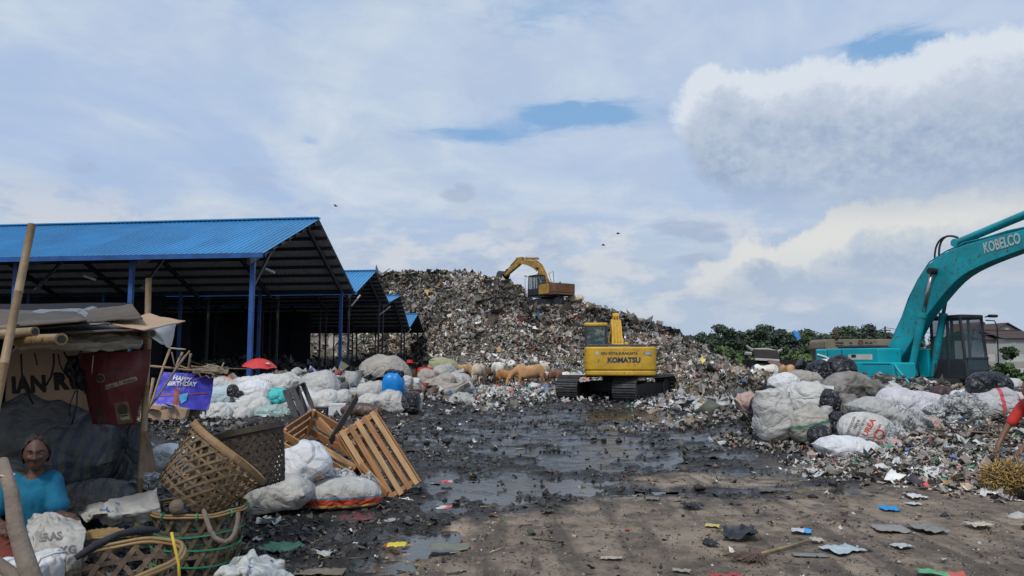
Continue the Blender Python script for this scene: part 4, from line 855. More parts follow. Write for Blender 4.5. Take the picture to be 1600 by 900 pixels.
    # hoses along the boom back
    for s in (-.12, .0, .12):
        nn = []
        for i in range(2, len(so_) - 2, 2):
            a_, c_ = so_[i - 1], so_[i + 1]; dx, dz = c_[0]-a_[0], c_[1]-a_[1]; l = math.hypot(dx, dz) + 1e-6
            if dx < 0 and i > 6: continue
            k_ = .06 + .03 * ((i // 2) % 2); nn.append((so_[i][0] - dz/l*k_, s, so_[i][1] + dx/l*k_))
        up(MB().tube(nn, .022, 5).build('boom_pipe', M_BLACK if not detail else arm_m, root, True))
    return root, up, cwo
M_TEAL = mat('turquoise_paint', (0.0, 0.33, 0.40), rough=0.4, var=.12, nscale=1.5, dirt=.13, dirtcol=(.04, .09, .09), dscale=2.5, rust=.25)
M_TEALD = mat('turquoise_boom_paint', (0.0, 0.26, 0.31), rough=0.45, var=.25, nscale=1.5, dirt=.42, dirtcol=(.02, .08, .085), dscale=3.2, rust=.5)
k_out = [(-.55, 1.95), (-.3, 2.3), (.35, 3.43), (.78, 4.2), (1.4, 4.83), (2.35, 5.08), (4.4, 5.25), (6.2, 5.35)]
k_in = [(-.1, 1.6), (.22, 1.9), (.95, 2.95), (1.88, 3.82), (2.35, 4.2), (3.2, 4.47), (4.4, 4.72), (6.3, 5.05)]
ex1, up1, cw1 = excavator((12.607, 23.85, -.155), R(-72), R(-72), M_TEAL, M_TEAL, M_TEALD, k_out, k_in, (-.3, 1.88), (.57, 1.08), (1.55, 4.43), (6.1, 5.15), R(-62), 2.7,
    'turquoise excavator with its boom raised to the right, parked behind the pile of sacks', [(2.15, 5.22), (6.3, 6.1)], bucket_curl=R(-20))
t = text_obj('KOBELCO', .42, M_LETT, ex1, (0, 0, 0), (0, 0, 0), depth=.004, bold=.012); t.matrix_local = Matrix.Rotation(R(-72), 4, 'Z') @ Matrix.Translation((3.72, -.222, 4.95)) @ Matrix.Rotation(R(-7), 4, 'Y') @ Matrix.Rotation(R(90), 4, 'X') @ Matrix.Diagonal((.58, 1, 1, 1))
t = text_obj('Tonase', .12, M_LETT, ex1, (0, 0, 0), (0, 0, 0), depth=.003); t.data.name = 'lettering'; t.matrix_local = Matrix.Rotation(R(-72), 4, 'Z') @ Matrix.Translation((-1.0, -1.35, 1.82)) @ Matrix.Rotation(R(90), 4, 'X')
for o, nm in (((-2.35, -1.2), 0),): pass
up1(MB().tube([(-2.4, -1.352, 1.95), (-2.0, -1.352, 1.86), (-1.5, -1.352, 1.66), (-1.1, -1.352, 1.3)], .03, 4, flat=.2).build('curved_stripe', mat('stripe_white', (.5, .52, .45)), ex1))
def arc(a, b, c, d): return [Vector(a)*(1-t)**3 + Vector(b)*3*t*(1-t)**2 + Vector(c)*3*t*t*(1-t) + Vector(d)*t**3 for t in np.linspace(0, 1, 12)]
up1(MB().tube(arc((1.5, 0, 4.9), (1.45, .05, 5.5), (1.8, .05, 5.6), (2.2, .0, 5.35)), .03, 6).tube(arc((1.25, .1, 4.75), (1.2, .12, 5.4), (1.6, .1, 5.65), (2.1, .08, 5.4)), .028, 6).build('hose', M_BLACK, ex1, True))

M_YEL = mat('yellow_paint', (0.50, 0.30, 0.02), rough=0.5, var=.2, nscale=1.2, dirt=.17, dirtcol=(.22, .13, .03), dscale=2.2, rust=.42)
g_out = [(-.35, 1.95), (0, 2.25), (.7, 2.9), (1.4, 3.3), (2.2, 3.42), (4, 3.25), (5.6, 2.8)]
g_in = [(.1, 1.6), (.45, 1.85), (1.2, 2.4), (1.9, 2.7), (2.6, 2.78), (4, 2.72), (5.5, 2.45)]
ex2, up2, cw2 = excavator((4.32, 30.3, -.02), R(84), R(57), M_YEL, M_YEL, M_YEL, g_out, g_in, (-.1, 1.85), (.75, 1.2), (1.9, 2.95), (5.55, 2.62), R(-75), 2.2,
    'yellow excavator seen from behind on the black mud, a driver in its cab', [(1.9, 3.52)], roof_m=M_YEL, sw=.95, gauge=1.22, cabx=(-.3, 1.35), hoodz=2.1)
# taller raised back of the boom as seen behind the cab
Zr = Matrix.Rotation(R(84), 4, 'Z')
def on_cw(s, size, y, z, m, **k):
    t = text_obj(s, size, m, ex2, (0, 0, 0), (0, 0, 0), depth=.004, **k); t.matrix_local = Zr @ Matrix.Translation((-2.738, y, z)) @ Matrix.Rotation(R(-90), 4, 'Z') @ Matrix.Rotation(R(90), 4, 'X')
on_cw('KOMATSU', .26, -.12, 1.60, M_NAVY, bold=.012, sx=1.25); on_cw('DPU KOTA SURAKARTA', .125, .05, 1.85, M_NAVY, bold=.003, sx=1.0); on_cw('626', .11, -1.0, 1.86, M_LETT, bold=.004)
up2(MB().box((-2.735, .87, 1.85), (.012, .1, .13)).build('crest', M_LETT, ex2, bevel=.03))
up2(MB().box((-2.735, -1.0, 1.86), (.008, .26, .14)).build('label_plate', mat('grey_plate', (.25, .24, .2), rough=.6), ex2))

M_OLDY = mat('worn_yellow_paint', (0.36, 0.20, 0.03), rough=0.6, var=.3, nscale=2, dirt=.4, dirtcol=(.05, .035, .02), rust=.5)
M_RUSTC = mat('rusted_counterweight', (0.13, 0.06, 0.025), rough=0.75, var=.35, nscale=2, dirt=.4, dirtcol=(.04, .025, .015))
h_out = [(-.4, 1.95), (-.1, 2.4), (.55, 3.5), (1.0, 4.15), (1.6, 4.6), (2.4, 4.85), (3.6, 5.0), (4.9, 5.1)]
h_in = [(.1, 1.6), (.4, 2.0), (1.1, 3.1), (1.5, 3.6), (2.1, 4.0), (2.8, 4.3), (3.8, 4.6), (4.8, 4.75)]
mx_, my_, mz_ = mound(np.array([853.0]), np.array([.985]))
zz3 = 1.6 + (562 - 479) * 71.0 / F
ex3, up3, cw3 = excavator((P(856, 479, 71).x, 71, zz3 - .1), R(124), R(150), M_OLDY, M_RUSTC, M_OLDY, h_out, h_in, (-.1, 1.85), (.7, 1.2), (1.25, 3.9), (4.85, 4.9), R(-24), 2.7,
    'old yellow and brown excavator on top of the mound, bucket out to the left', [(1.7, 4.95)], bucket_curl=R(25), cabx=(-.2, 1.5), bucket_m=mat('bucket_steel', (.07, .07, .075), rough=.6, metal=.3, dirt=.3))
up3(MB().tube([(-1.7, 1.0, 2.2), (-1.9, 1.0, 2.2), (-1.5, 1.0, 3.1), (-2.2, 1.0, 3.2), (-2.3, 1.0, 2.2)], .03, 5).build('handrail', M_DSTEEL, ex3))
# packed refuse berm carrying the machine on the crest is part of the mound: fill lumps under its tracks
r_ = np.random.default_rng(12); n = 500; px = r_.uniform(805, 912, n); yy = r_.uniform(68, 73.5, n); X = (px - 800) / F * yy
scatter('mound_refuse', np.stack([X, yy, zz3 - .1 - r_.uniform(0, .9, n)], 1), r_.uniform(.35, .8, n), pick(r_, n, PAL_MOUND) * .8, T_LUMP, M_SCRAP, r_, .6)
bm = MB(); bm.sphere((P(858, 479, 71).x, 71, zz3 - 1.35), (5.2, 3.6, 1.3), 20, 10); o = bm.build('mound_crest', MATS['packed_refuse'], smooth=True); o['kind'] = 'structure'

# rusty engine housing of an old machine behind the turquoise one
def old_machine():
    d = 40.0; o = P(1290, 547, d); g = gz1(o.x, d); M = mat('weathered_khaki', (.19, .165, .12), rough=.8, var=.3, nscale=1.5, dirt=.5, dirtcol=(.07, .05, .035), rust=.4)
    root = empty('rusty_machine', (o.x, d, g), (0, 0, 0), 'long rusty khaki engine housing of an old machine behind the turquoise excavator', 'machine'); a, b = P(1290, 548, d), P(1402, 530, d); L = b.x - a.x; z0 = a.z - g; z1 = b.z - g
    MB().prism(rounded_rect(0, z0, L, z1, .18, 3), 0, 2.2, lambda u, v, q: (u, q, v)).build('housing', M, root, bevel=.04)
    for k, x in enumerate((.62, .72, .8, 1.12, 1.42, 1.52, 1.68, 1.84)):
        u = (x - .2) * L / 2.6
        for zz in (.68, .45): MB().box((u, -.005, z0 + (z1 - z0) * zz), (.16, .02, .07)).build('vent', M_BLACK, root)
    MB().box((L/2, 1.1, z0 / 2), (L * .94, 2, z0 - .02)).build('body', M_DSTEEL, root)
    p = P(1306, 530, d) - root.location; MB().tube([p, p + Vector((.1, 0, .25)), p + Vector((-.1, 0, .45)), p + Vector((.05, 0, .6))], .1, 7).build('exhaust', mat('rusty_pipe', (.09, .05, .035)), root, True)
old_machine()

# ---------------------------------------------------------------- bodies grown from skeletons
def skin_mesh(chains, sub=2, root=0):
    """chains: list of [(x,y,z,r),...]; first points that coincide are shared"""
    vs, rs, es = [], [], []
    def idx(p, r):
        for i, q in enumerate(vs):
            if (Vector(q) - Vector(p)).length < 1e-4: return i
        vs.append(tuple(p)); rs.append(r); return len(vs) - 1
    for ch in chains:
        pr = None
        for x, y, z, r in ch:
            i = idx((x, y, z), r)
            if pr is not None and pr != i: es.append((pr, i))
            pr = i
    me = bpy.data.meshes.new('sk'); me.from_pydata(vs, es, []); o = bpy.data.objects.new('sk', me); COL.objects.link(o)
    sk = o.modifiers.new('s', 'SKIN'); sk.use_smooth_shade = True
    for i, r in enumerate(rs): rr = r if isinstance(r, (tuple, list)) else (r, r); me.skin_vertices[0].data[i].radius = rr
    me.skin_vertices[0].data[root].use_root = True
    o.modifiers.new('u', 'SUBSURF').levels = sub
    bpy.context.view_layer.update(); out = bpy.data.meshes.new_from_object(o.evaluated_get(bpy.context.evaluated_depsgraph_get()))
    bpy.data.objects.remove(o); return out
def fuse(name, meshes, m, voxel, parent=None, extra=None, smooth_it=2):
    bm = bmesh.new()
    for me in meshes: bm.from_mesh(me)
    tmp = bpy.data.meshes.new('t'); bm.to_mesh(tmp); bm.free(); o = bpy.data.objects.new('t', tmp); COL.objects.link(o)
    rm = o.modifiers.new('r', 'REMESH'); rm.mode = 'VOXEL'; rm.voxel_size = voxel; rm.use_smooth_shade = True
    if smooth_it: s = o.modifiers.new('s', 'SMOOTH'); s.iterations = smooth_it; s.factor = .5
    bpy.context.view_layer.update(); me = bpy.data.meshes.new_from_object(o.evaluated_get(bpy.context.evaluated_depsgraph_get())); bpy.data.objects.remove(o)
    me.materials.clear(); me.materials.append(m); me.name = name
    if extra: 
        co = np.empty(len(me.vertices) * 3, np.float32); me.vertices.foreach_get('co', co); co = extra(co.reshape(-1, 3)); me.vertices.foreach_set('co', co.ravel().astype(np.float32)); me.update()
    me.polygons.foreach_set('use_smooth', [True] * len(me.polygons)); return link(name, me, parent)
def limb_mesh(chains, tw=0.0):
    """closed tapered tubes through the joints; fuse() melts them into one surface"""
    b = MB()
    for ci, ch in enumerate(chains):
        A = np.array(ch, float); n = len(A); t = np.linspace(0, n - 1, max(6, (n - 1) * 7 + 1)); i = np.clip(np.floor(t).astype(int), 0, n - 2); f = (t - i)[:, None]
        p0, p1, p2, p3 = A[np.maximum(i-1, 0)], A[i], A[i+1], A[np.minimum(i+2, n-1)]; C = .5*(2*p1 + (p2-p0)*f + (2*p0-5*p1+4*p2-p3)*f*f + (3*p1-p0-3*p2+p3)*f**3); C[:, 3] = np.maximum(C[:, 3], .4*np.minimum(p1[:, 3], p2[:, 3]))
        for oy in ((-tw, 0, tw) if (tw and ci == 0) else (0,)):
            q = [(c[0], c[1] + oy * min(1, c[3] / .12) ** 2, c[2]) for c in C]; rr = [c[3] * (.9 if oy else 1) for c in C]; b.tube(q, rr, 14); b.sphere(q[0], rr[0]*.98, 12, 8); b.sphere(q[-1], rr[-1]*.98, 12, 8)
    return b.mesh('limbs', M_BARK)
# cattle ----------------------------------------------------------------------
def cow_mesh(pose='stand'):
    z = .72; hd = {'stand': [(.62, 0, z + .28, .17), (.85, 0, z + .42, .13), (1.02, 0, z + .46, .115), (1.16, 0, z + .38, .09), (1.30, 0, z + .30, .07)],
                  'graze': [(.62, 0, z + .22, .17), (.88, 0, z + .05, .13), (1.08, 0, z - .22, .105), (1.14, 0, z - .42, .085), (1.18, 0, z - .60, .068)],
                  'lie': [(.62, 0, z + .22, .17), (.85, 0, z + .36, .13), (1.02, 0, z + .40, .115), (1.14, 0, z + .32, .09), (1.26, 0, z + .24, .07)]}[pose]
    body = [(-.70, 0, z + .26, (.15, .17)), (-.5, 0, z + .20, (.25, .29)), (-.2, 0, z + .10, (.29, .34)), (.15, 0, z + .08, (.29, .35)), (.45, 0, z + .15, (.24, .33)), (.64, 0, z + .22, (.16, .22))]
    ch = [body, [body[-1]] + hd[1:] if pose != 'x' else []]
    for s in (-1, 1):
        if pose == 'lie':
            ch.append([body[4], (.5, s*.17, z - .1, .09), (.72, s*.2, z - .2, .05), (.55, s*.24, z - .24, .04)]); ch.append([body[1], (-.45, s*.24, z - .05, .12), (-.15, s*.3, z - .18, .06), (-.3, s*.32, z - .24, .04)])
        else:
            o = .05 * s; ch.append([body[4], (.46 + o, s*.17, z - .12, .085), (.45 + o * 2, s*.17, .40, .052), (.46 + o * 3, s*.17, .20, .038), (.47 + o * 3, s*.17, .10, .036), (.49 + o * 3, s*.17, .03, .045)])
            ch.append([body[1], (-.48 - o, s*.19, z - .08, .125), (-.42 - o * 2, s*.18, .52, .07), (-.56 - o * 2, s*.17, .36, .045), (-.53 - o * 2, s*.17, .12, .036), (-.50 - o * 2, s*.17, .03, .045)])
    h0, h1 = Vector(hd[2][:3]), Vector(hd[1][:3]); 
    m = [skin_mesh(ch, 2, 2)]; b = MB()
    for s in (-1, 1): b.sphere(Vector(hd[2][:3]) + Vector((-.04, s*.17, .02)), (.045, .10, .03), 8, 5); b.tube([Vector(hd[2][:3]) + Vector((-.02, s*.06, .07)), Vector(hd[2][:3]) + Vector((-.03, s*.11, .16)), Vector(hd[2][:3]) + Vector((0, s*.10, .22))], [.025, .018, .008], 6)
    b.tube([(-.78, 0, z + .3), (-.84, 0, z + .1), (-.84, .02, z - .2), (-.82, .02, z - .36)], [.035, .022, .018, .02], 6); b.sphere((-.82, .02, z - .42), (.035, .035, .09), 8, 6)
    b.sphere((.5, 0, z + .40), (.16, .07, .10), 8, 6)
    m.append(b.mesh('x', M_BARK)); return m
COWM = {}
def cow(px, pyf, d, h, ang, pose, colr, label, dirt=.3):
    if pose not in COWM: o = fuse('body', cow_mesh(pose), M_BARK, .034, None, None, 1); COWM[pose] = o.data; bpy.data.objects.remove(o)
    mname = 'hide_%d_%d_%d' % tuple(int(c * 100) for c in colr); m = mat(mname, colr, rough=.85, var=.38, nscale=2.2, bump=.5, bscale=12, dirt=min(1, dirt + .15), dirtcol=(colr[0]*.45, colr[1]*.4, colr[2]*.4), dscale=2.5)
    g = P(px, pyf, d); root = empty('cow', (g.x, d, g.z - (.48 * h / 1.28 if pose == 'lie' else 0)), (0, 0, R(ang)), label, 'cow', 'cattle feeding on the garbage'); s = h / 1.28; root.scale = (s, s, s)
    bo = link('body', COWM[pose], root); bo.material_slots[0].link = 'OBJECT'; bo.material_slots[0].material = m
    hd = {'stand': (1.02, .46), 'graze': (1.08, -.22), 'lie': (1.02, .40)}[pose]; e = MB()
    for sd_ in (-1, 1): e.sphere((hd[0] + .03, sd_ * .1, .78 + hd[1] + .02), .018, 6, 4)
    e.build('eyes', M_BLACK, root)
    if pose != 'lie':
        for x, y in ((.49, .17), (.49, -.17), (-.5, .17), (-.5, -.17)): MB().box((x + (.15 * (y > 0) - .15 * (y < 0)) * (1 if x > 0 else -.66), y, .03), (.1, .09, .07)).build('hoof', M_BLACK, root, bevel=.015, seg=1)
WH, BR, TN, LB, GR = (.64, .62, .56), (.40, .225, .105), (.55, .45, .34), (.40, .25, .13), (.42, .42, .39)
cow(829, 608, 40, 1.42, 186, 'graze', BR, 'large light brown cow grazing side on, left of the yellow excavator', .15)
cow(790, 605, 41.5, 1.05, -10, 'graze', (.33, .15, .05), 'small reddish brown calf with its head down beside the large brown cow', .1)
cow(748, 601, 43, 1.3, 75, 'graze', TN, 'tan cow standing with its rump to the camera behind the grey sacks')
cow(724, 596, 45, 1.15, 170, 'graze', LB, 'light brown calf just right of the olive green sack')
cow(766, 598, 44.5, 1.0, 150, 'graze', (.10, .06, .04), 'dark brown calf between the tan and the white cow')
cow(706, 596, 46, 1.1, 200, 'stand', BR, 'brown cow with raised head directly behind the olive sack', .2)
cow(777, 597, 44, 1.25, 110, 'graze', WH, 'white cow with lowered head left of the brown calf', .2)
cow(799, 594, 46, 1.3, 95, 'graze', WH, 'white cow farther back, above the brown calf', .15)
cow(851, 600, 44, 1.3, 70, 'graze', TN, 'pale cow partly hidden behind the large brown cow', .15)
cow(876, 599, 43, 1.2, 185, 'lie', WH, 'white cow lying on the white litter left of the yellow excavator tracks', .25)
cow(905, 600, 42, 1.15, 10, 'lie', (.46, .44, .38), 'whitish cow lying partly behind the left track of the yellow excavator', .3)
cow(868, 602, 42, .95, 120, 'graze', (.2, .09, .05), 'dark reddish calf between the lying white cow and the brown cow')
cow(929, 598, 44, 1.15, 180, 'lie', GR, 'greyish white cow seen under the yellow counterweight on the left')
cow(990, 602, 42, 1.2, 175, 'lie', LB, 'light brown cow lying behind the right track of the yellow excavator')
cow(1022, 600, 43, 1.25, 10, 'lie', TN, 'muddy tan cow lying just right of the yellow counterweight', .6)
cow(896, 555, 52, 1.25, 185, 'graze', WH, 'white cow standing on the slope left of the yellow excavator cab', .15)
cow(900, 481, 70, 1.35, 160, 'graze', TN, 'pale tan cow on the mound crest right of the old excavator', .2)
cow(1198, 602, 45, 1.35, 175, 'graze', WH, 'white cow among the waste to the left of the sack pile', .35)
cow(1231, 604, 43, 1.35, 95, 'graze', (.42, .25, .12), 'light brown cow seen from behind, just above the white sack', .2)
cow(1206, 604, 42, .8, 170, 'graze', (.16, .08, .05), 'small brown calf in front of the white cow by the sack pile')
def bird(px, py, d, s, label):
    p = P(px, py, d); b = MB(); b.sphere(p, (.16, .05, .05), 7, 5)
    for k in (-1, 1): b.add([p + Vector((.06, 0, .02)), p + Vector((-.06, 0, .02)), p + Vector((-.05, k*.22*s, .12)), p + Vector((-.14, k*.5*s, .02))], [(0, 1, 2), (1, 3, 2), (0, 2, 3)])
    tag(b.build('bird', M_BLACK), label, 'bird', 'birds in the sky')
bird(966, 365, 60, 1, 'right one of the two small birds close together above the old excavator'); bird(943, 383, 60, .8, 'lower left one of the two small birds close together in the sky'); bird(525, 322, 60, .8, 'tiny lone bird in the sky above the shed ridge')
# ---------------------------------------------------------------- sacks and bags
def sackm(name, c, **k): return mat(name, c, **{**dict(rough=.62, var=.12, nscale=4, dirt=.32, dirtcol=(c[0]*.35, c[1]*.33, c[2]*.3), dscale=3.5, weave=.3, wscale=60, bump=.7, bscale=13, crease=.34, cscale=3.6), **k})
K = dict(
 w=sackm('white_woven_sack', (.50, .495, .475), dirt=.45), w2=sackm('clean_white_sack', (.60, .61, .63), dirt=.22), g=sackm('greyed_woven_sack', (.38, .375, .36), dirt=.45), b=sackm('beige_woven_sack', (.33, .30, .265), dirt=.4),
 d=sackm('muddy_sack', (.24, .225, .205), dirt=.8, dirtcol=(.05, .045, .04), dscale=2.5), l=sackm('lavender_white_sack', (.52, .51, .54), dirt=.22), p=sackm('pale_blue_sack', (.42, .52, .56), dirt=.2), t=sackm('teal_plastic_sack', (.045, .42, .42), dirt=.08, rough=.45),
 gr=sackm('pale_green_plastic', (.30, .40, .38), dirt=.25, rough=.4), k=mat('black_plastic_bag', (.012, .013, .018), rough=.36, var=.3, bump=.5, bscale=14, crease=.6, cscale=5), o=mat('orange_bag', (.6, .12, .03), rough=.5, var=.3), u=mat('blue_plastic_bag', (.0, .20, .58), rough=.4, var=.1, bump=.2, bscale=10),
 ol=sackm('olive_net_sack', (.30, .30, .17), dirt=.2), c=mat('clear_plastic_bundle', (.42, .43, .43), rough=.25, var=.5, nscale=14, dirt=.5, dirtcol=(.12, .11, .10), dscale=9, bump=.9, bscale=20, crease=.9, cscale=9), m=mat('maroon_net', (.05, .02, .025), rough=.6, var=.5, dirt=.4, dirtcol=(.2, .12, .05), dscale=12),
 br=mat('brown_vinyl', (.07, .04, .03), rough=.5, var=.3), navy=mat('navy_cloth', (.02, .03, .10), rough=.8, var=.2), st=sackm('striped_sack', (.40, .40, .41), dirt=.2, stripes=[(0, .02, .035, (.5, .07, .09)), (0, .32, .02, (.5, .07, .09))]),
 gs=sackm('green_striped_sack', (.36, .34, .30), dirt=.4, stripes=[(2, .03, .03, (.09, .22, .16))]), pk=sackm('pink_cloth', (.42, .28, .25), dirt=.3), gw=sackm('grey_white_sack', (.43, .42, .40), dirt=.42),
 dk=sackm('dark_striped_sack', (.12, .12, .115), dirt=.75, dirtcol=(.03, .03, .032), dscale=1.9, bump=1.0, bscale=7, stripes=[(0, .33, .03, (.065, .075, .10)), (0, .42, .015, (.06, .075, .11)), (0, .24, .02, (.06, .07, .10)), (0, .50, .02, (.055, .065, .095))]),
 rs=sackm('red_striped_sack', (.42, .42, .40), dirt=.25, stripes=[(2, -.045, .035, (.50, .07, .03)), (2, -.005, .008, (.05, .2, .35)), (2, -.088, .01, (.5, .35, .05)), (2, -.16, .065, (.13, .03, .07))]),
)
SACKS = {}
def sack_mesh(L, D, H, kind, seed, wr=1.0, lump=0.0, nu=52, nv=36, flat=.8):
    u = np.linspace(-1, 1, nu)[:, None]; v = np.linspace(0, 2*np.pi, nv, endpoint=False)[None, :]; r = np.random.default_rng(seed)
    if kind in ('tied', 'mouth'):
        s = np.clip((u + 1) / 1.62, 0, 1); body = np.clip(1 - np.abs(2 * s - 1) ** 3.2, 0, 1) ** .42; neck = .17
        rad = np.where(u < .45, np.maximum(body, 0), 0); e = sstep(.1, .66, u); rad = body * (1 - e) + neck * e; rad = np.where(u > .66, neck + .26 * sstep(.66, 1.0, u), rad); rw = rt = np.where(u <= -.999, .0, rad)
        if kind == 'mouth': rad = np.clip(1 - np.maximum(-u, 0) ** 3.5, 0, 1) ** .42 * (1 - .22 * sstep(.3, 1, u)); rw = rt = rad
    elif kind == 'pillow':
        rt = np.clip(1 - np.abs(u) ** 2.3, 0, 1) ** .62 + .02; rw = np.clip(1 - .16 * (1 - np.abs(u)) , 0, 1) * (1 - .0 * u) * np.where(np.abs(u) > .9, 1 + .25 * (np.abs(u) - .9) , 1) + 0 * u
    else: rt = rw = np.clip(1 - np.abs(u) ** 2.6, 0, 1) ** .48
    cv, sv = np.cos(v), np.sin(v); ex = .85; X = u * L / 2 * np.ones_like(v); Y = np.sign(cv) * np.abs(cv) ** ex * rw * D / 2; Z = np.sign(sv) * np.abs(sv) ** ex * rt * H / 2
    if kind == 'pillow': Y = np.sign(cv) * np.abs(cv) ** (.85) * rw * D / 2; Z = Z * (1 - .35 * np.abs(cv) ** 4)
    sc = 1.0 / max(H, .05); o = seed * 3.7
    n1 = fbm(X * 2.2 * sc * .6 + o, Y * sc * 1.2 + o, Z * sc * 1.2 + 5.5, oct=3, seed=seed); n2 = 1 - 2.4 * np.abs(fbm(X * sc * 2.0 + o, Y * sc * 1.7, Z * sc * 1.7 + 2.2 + o, oct=3, seed=seed + 3)); n3 = fbm(X * sc * 4.5, Y * sc * 4.5 + o, Z * sc * 4.5 + 9.1, oct=2, seed=seed + 6)
    n4 = 1 - 3.0 * np.abs(fbm(X * sc * 1.3 + o * 2, Y * sc * 3.4 + X * sc, Z * sc * 3.4 + 4.4, oct=3, seed=seed + 21)); a = H * wr * (.26 * n1 + .085 * n2 + .05 * n3 + .055 * np.maximum(n4, -.6))
    if lump: a = a + H * lump * (np.abs(fbm(X * sc * 2.6 + o, Y * sc * 2.6, Z * sc * 2.6 + 7.7, oct=2, seed=seed + 8)) * 2 - .3)
    if kind == 'tied': a = a + H * .05 * np.cos(v * 9 + seed) * sstep(.0, .5, u) * (1 - .3 * sstep(.7, 1, u))
    if kind == 'mouth': a = a + H * .05 * np.cos(v * 5 + seed) * sstep(.5, 1, u)
    nn = np.stack([0 * X, Y / (D * D), Z / (H * H)], -1); nl = np.linalg.norm(nn, axis=-1, keepdims=True) + 1e-6; k = np.minimum(rt, 1) ** .5
    Y = Y + nn[..., 1] / nl[..., 0] * a * k; Z = Z + nn[..., 2] / nl[..., 0] * a * k
    X = X + L * .03 * fbm(Y * 3 / D + o, Z * 3 / H, oct=2, seed=seed + 12) ; zf = -H * flat / 2; Z = np.where(Z < zf, zf + (Z - zf) * .25, Z)
    Z = Z - H * .06 * sstep(.3, 1, np.abs(u)) * (1 if kind != 'mouth' else 0)
    V = np.stack([X, Y, Z], -1).reshape(-1, 3); Fq = [tuple(int(q) for q in f) for f in grid_faces(nu, nv, True)]
    if kind != 'mouth': Fq = Fq + [tuple(range(nv))[::-1], tuple(range((nu-1)*nv, nu*nv))]
    else:      # turned-in mouth so that the opening has depth
        rim = V[-nv:]; c = rim.mean(0); i1 = c + (rim - c) * .86 - [L*.01, 0, 0]; i2 = c + (rim - c) * .72 - [L*.16, 0, 0]; V = np.concatenate([V, i1, i2]); b = nu * nv
        Fq += [tuple(range(nv))[::-1]] + [((nu-1)*nv+j, (nu-1)*nv+(j+1) % nv, b+(j+1) % nv, b+j) for j in range(nv)] + [(b+j, b+(j+1) % nv, b+nv+(j+1) % nv, b+nv+j) for j in range(nv)] + [tuple(range(b+nv, b+2*nv))]
    return V, Fq
_sk = [0]
def sack(px, py, w, h, ang, d, m, kind, label, yaw=0, dep=1.05, wr=1.0, lump=0.0, cat='sack', name=None, group=None, flip=False, stuffm=None, small=False, roll=0):
    _sk[0] += 1; s = MPP(d); L, H = w * s, h * s; nu, nv = (36, 26) if (w < 45 or small) else (68, 46)
    V, Fq = sack_mesh(L, H * dep, H, kind, _sk[0], wr, lump, nu, nv); me = bpy.data.meshes.new('sack'); me.from_pydata([tuple(map(float, q)) for q in V], [], Fq); me.materials.append(K[m] if isinstance(m, str) else m)
    me.polygons.foreach_set('use_smooth', [True] * len(me.polygons)); me.update(); c = P(px, py, d)
    nm = name or ('plastic_bag' if m in ('k', 'c', 'o', 'u') else 'sack'); o = link(nm, me)
    Mx = Matrix.Translation(c) @ Matrix.Rotation(R(yaw), 4, 'Z') @ Matrix.Rotation(R(-ang), 4, 'Y') @ Matrix.Rotation(R(roll), 4, 'X')
    if flip: Mx = Mx @ Matrix.Rotation(math.pi, 4, 'Z')
    o.matrix_world = Mx; tag(o, label, cat if nm == 'sack' else 'bag', group)
    if kind == 'tied':
        t = MB(); n = 14; x = L/2 * .66; rr = H * .5 * .19; t.tube([(x, math.cos(6.283*i/n)*rr*dep, math.sin(6.283*i/n)*rr - H*.03) for i in range(n + 1)], max(.006, H*.02), 5, False); t.build('tie', K['g'] if m == 'k' else MATS['black_rubber'], o)
    if kind == 'mouth' and stuffm:
        b = MB(); rr_ = random.Random(_sk[0])
        for i in range(6): a = rr_.uniform(0, 6.28); q = rr_.uniform(0, .3) * H; b.sphere((L/2 - H*.1, math.cos(a)*q, math.sin(a)*q), (H*rr_.uniform(.12, .2),) * 3, 8, 6)
        b.build('contents', K[stuffm], o, True)
    return o
GL, GC, GR_, GRR = 'sacks piled in front of the sheds', 'sacks around the blue bag', 'grey sacks leaning together beside the cows', 'sacks piled in front of the turquoise excavator'
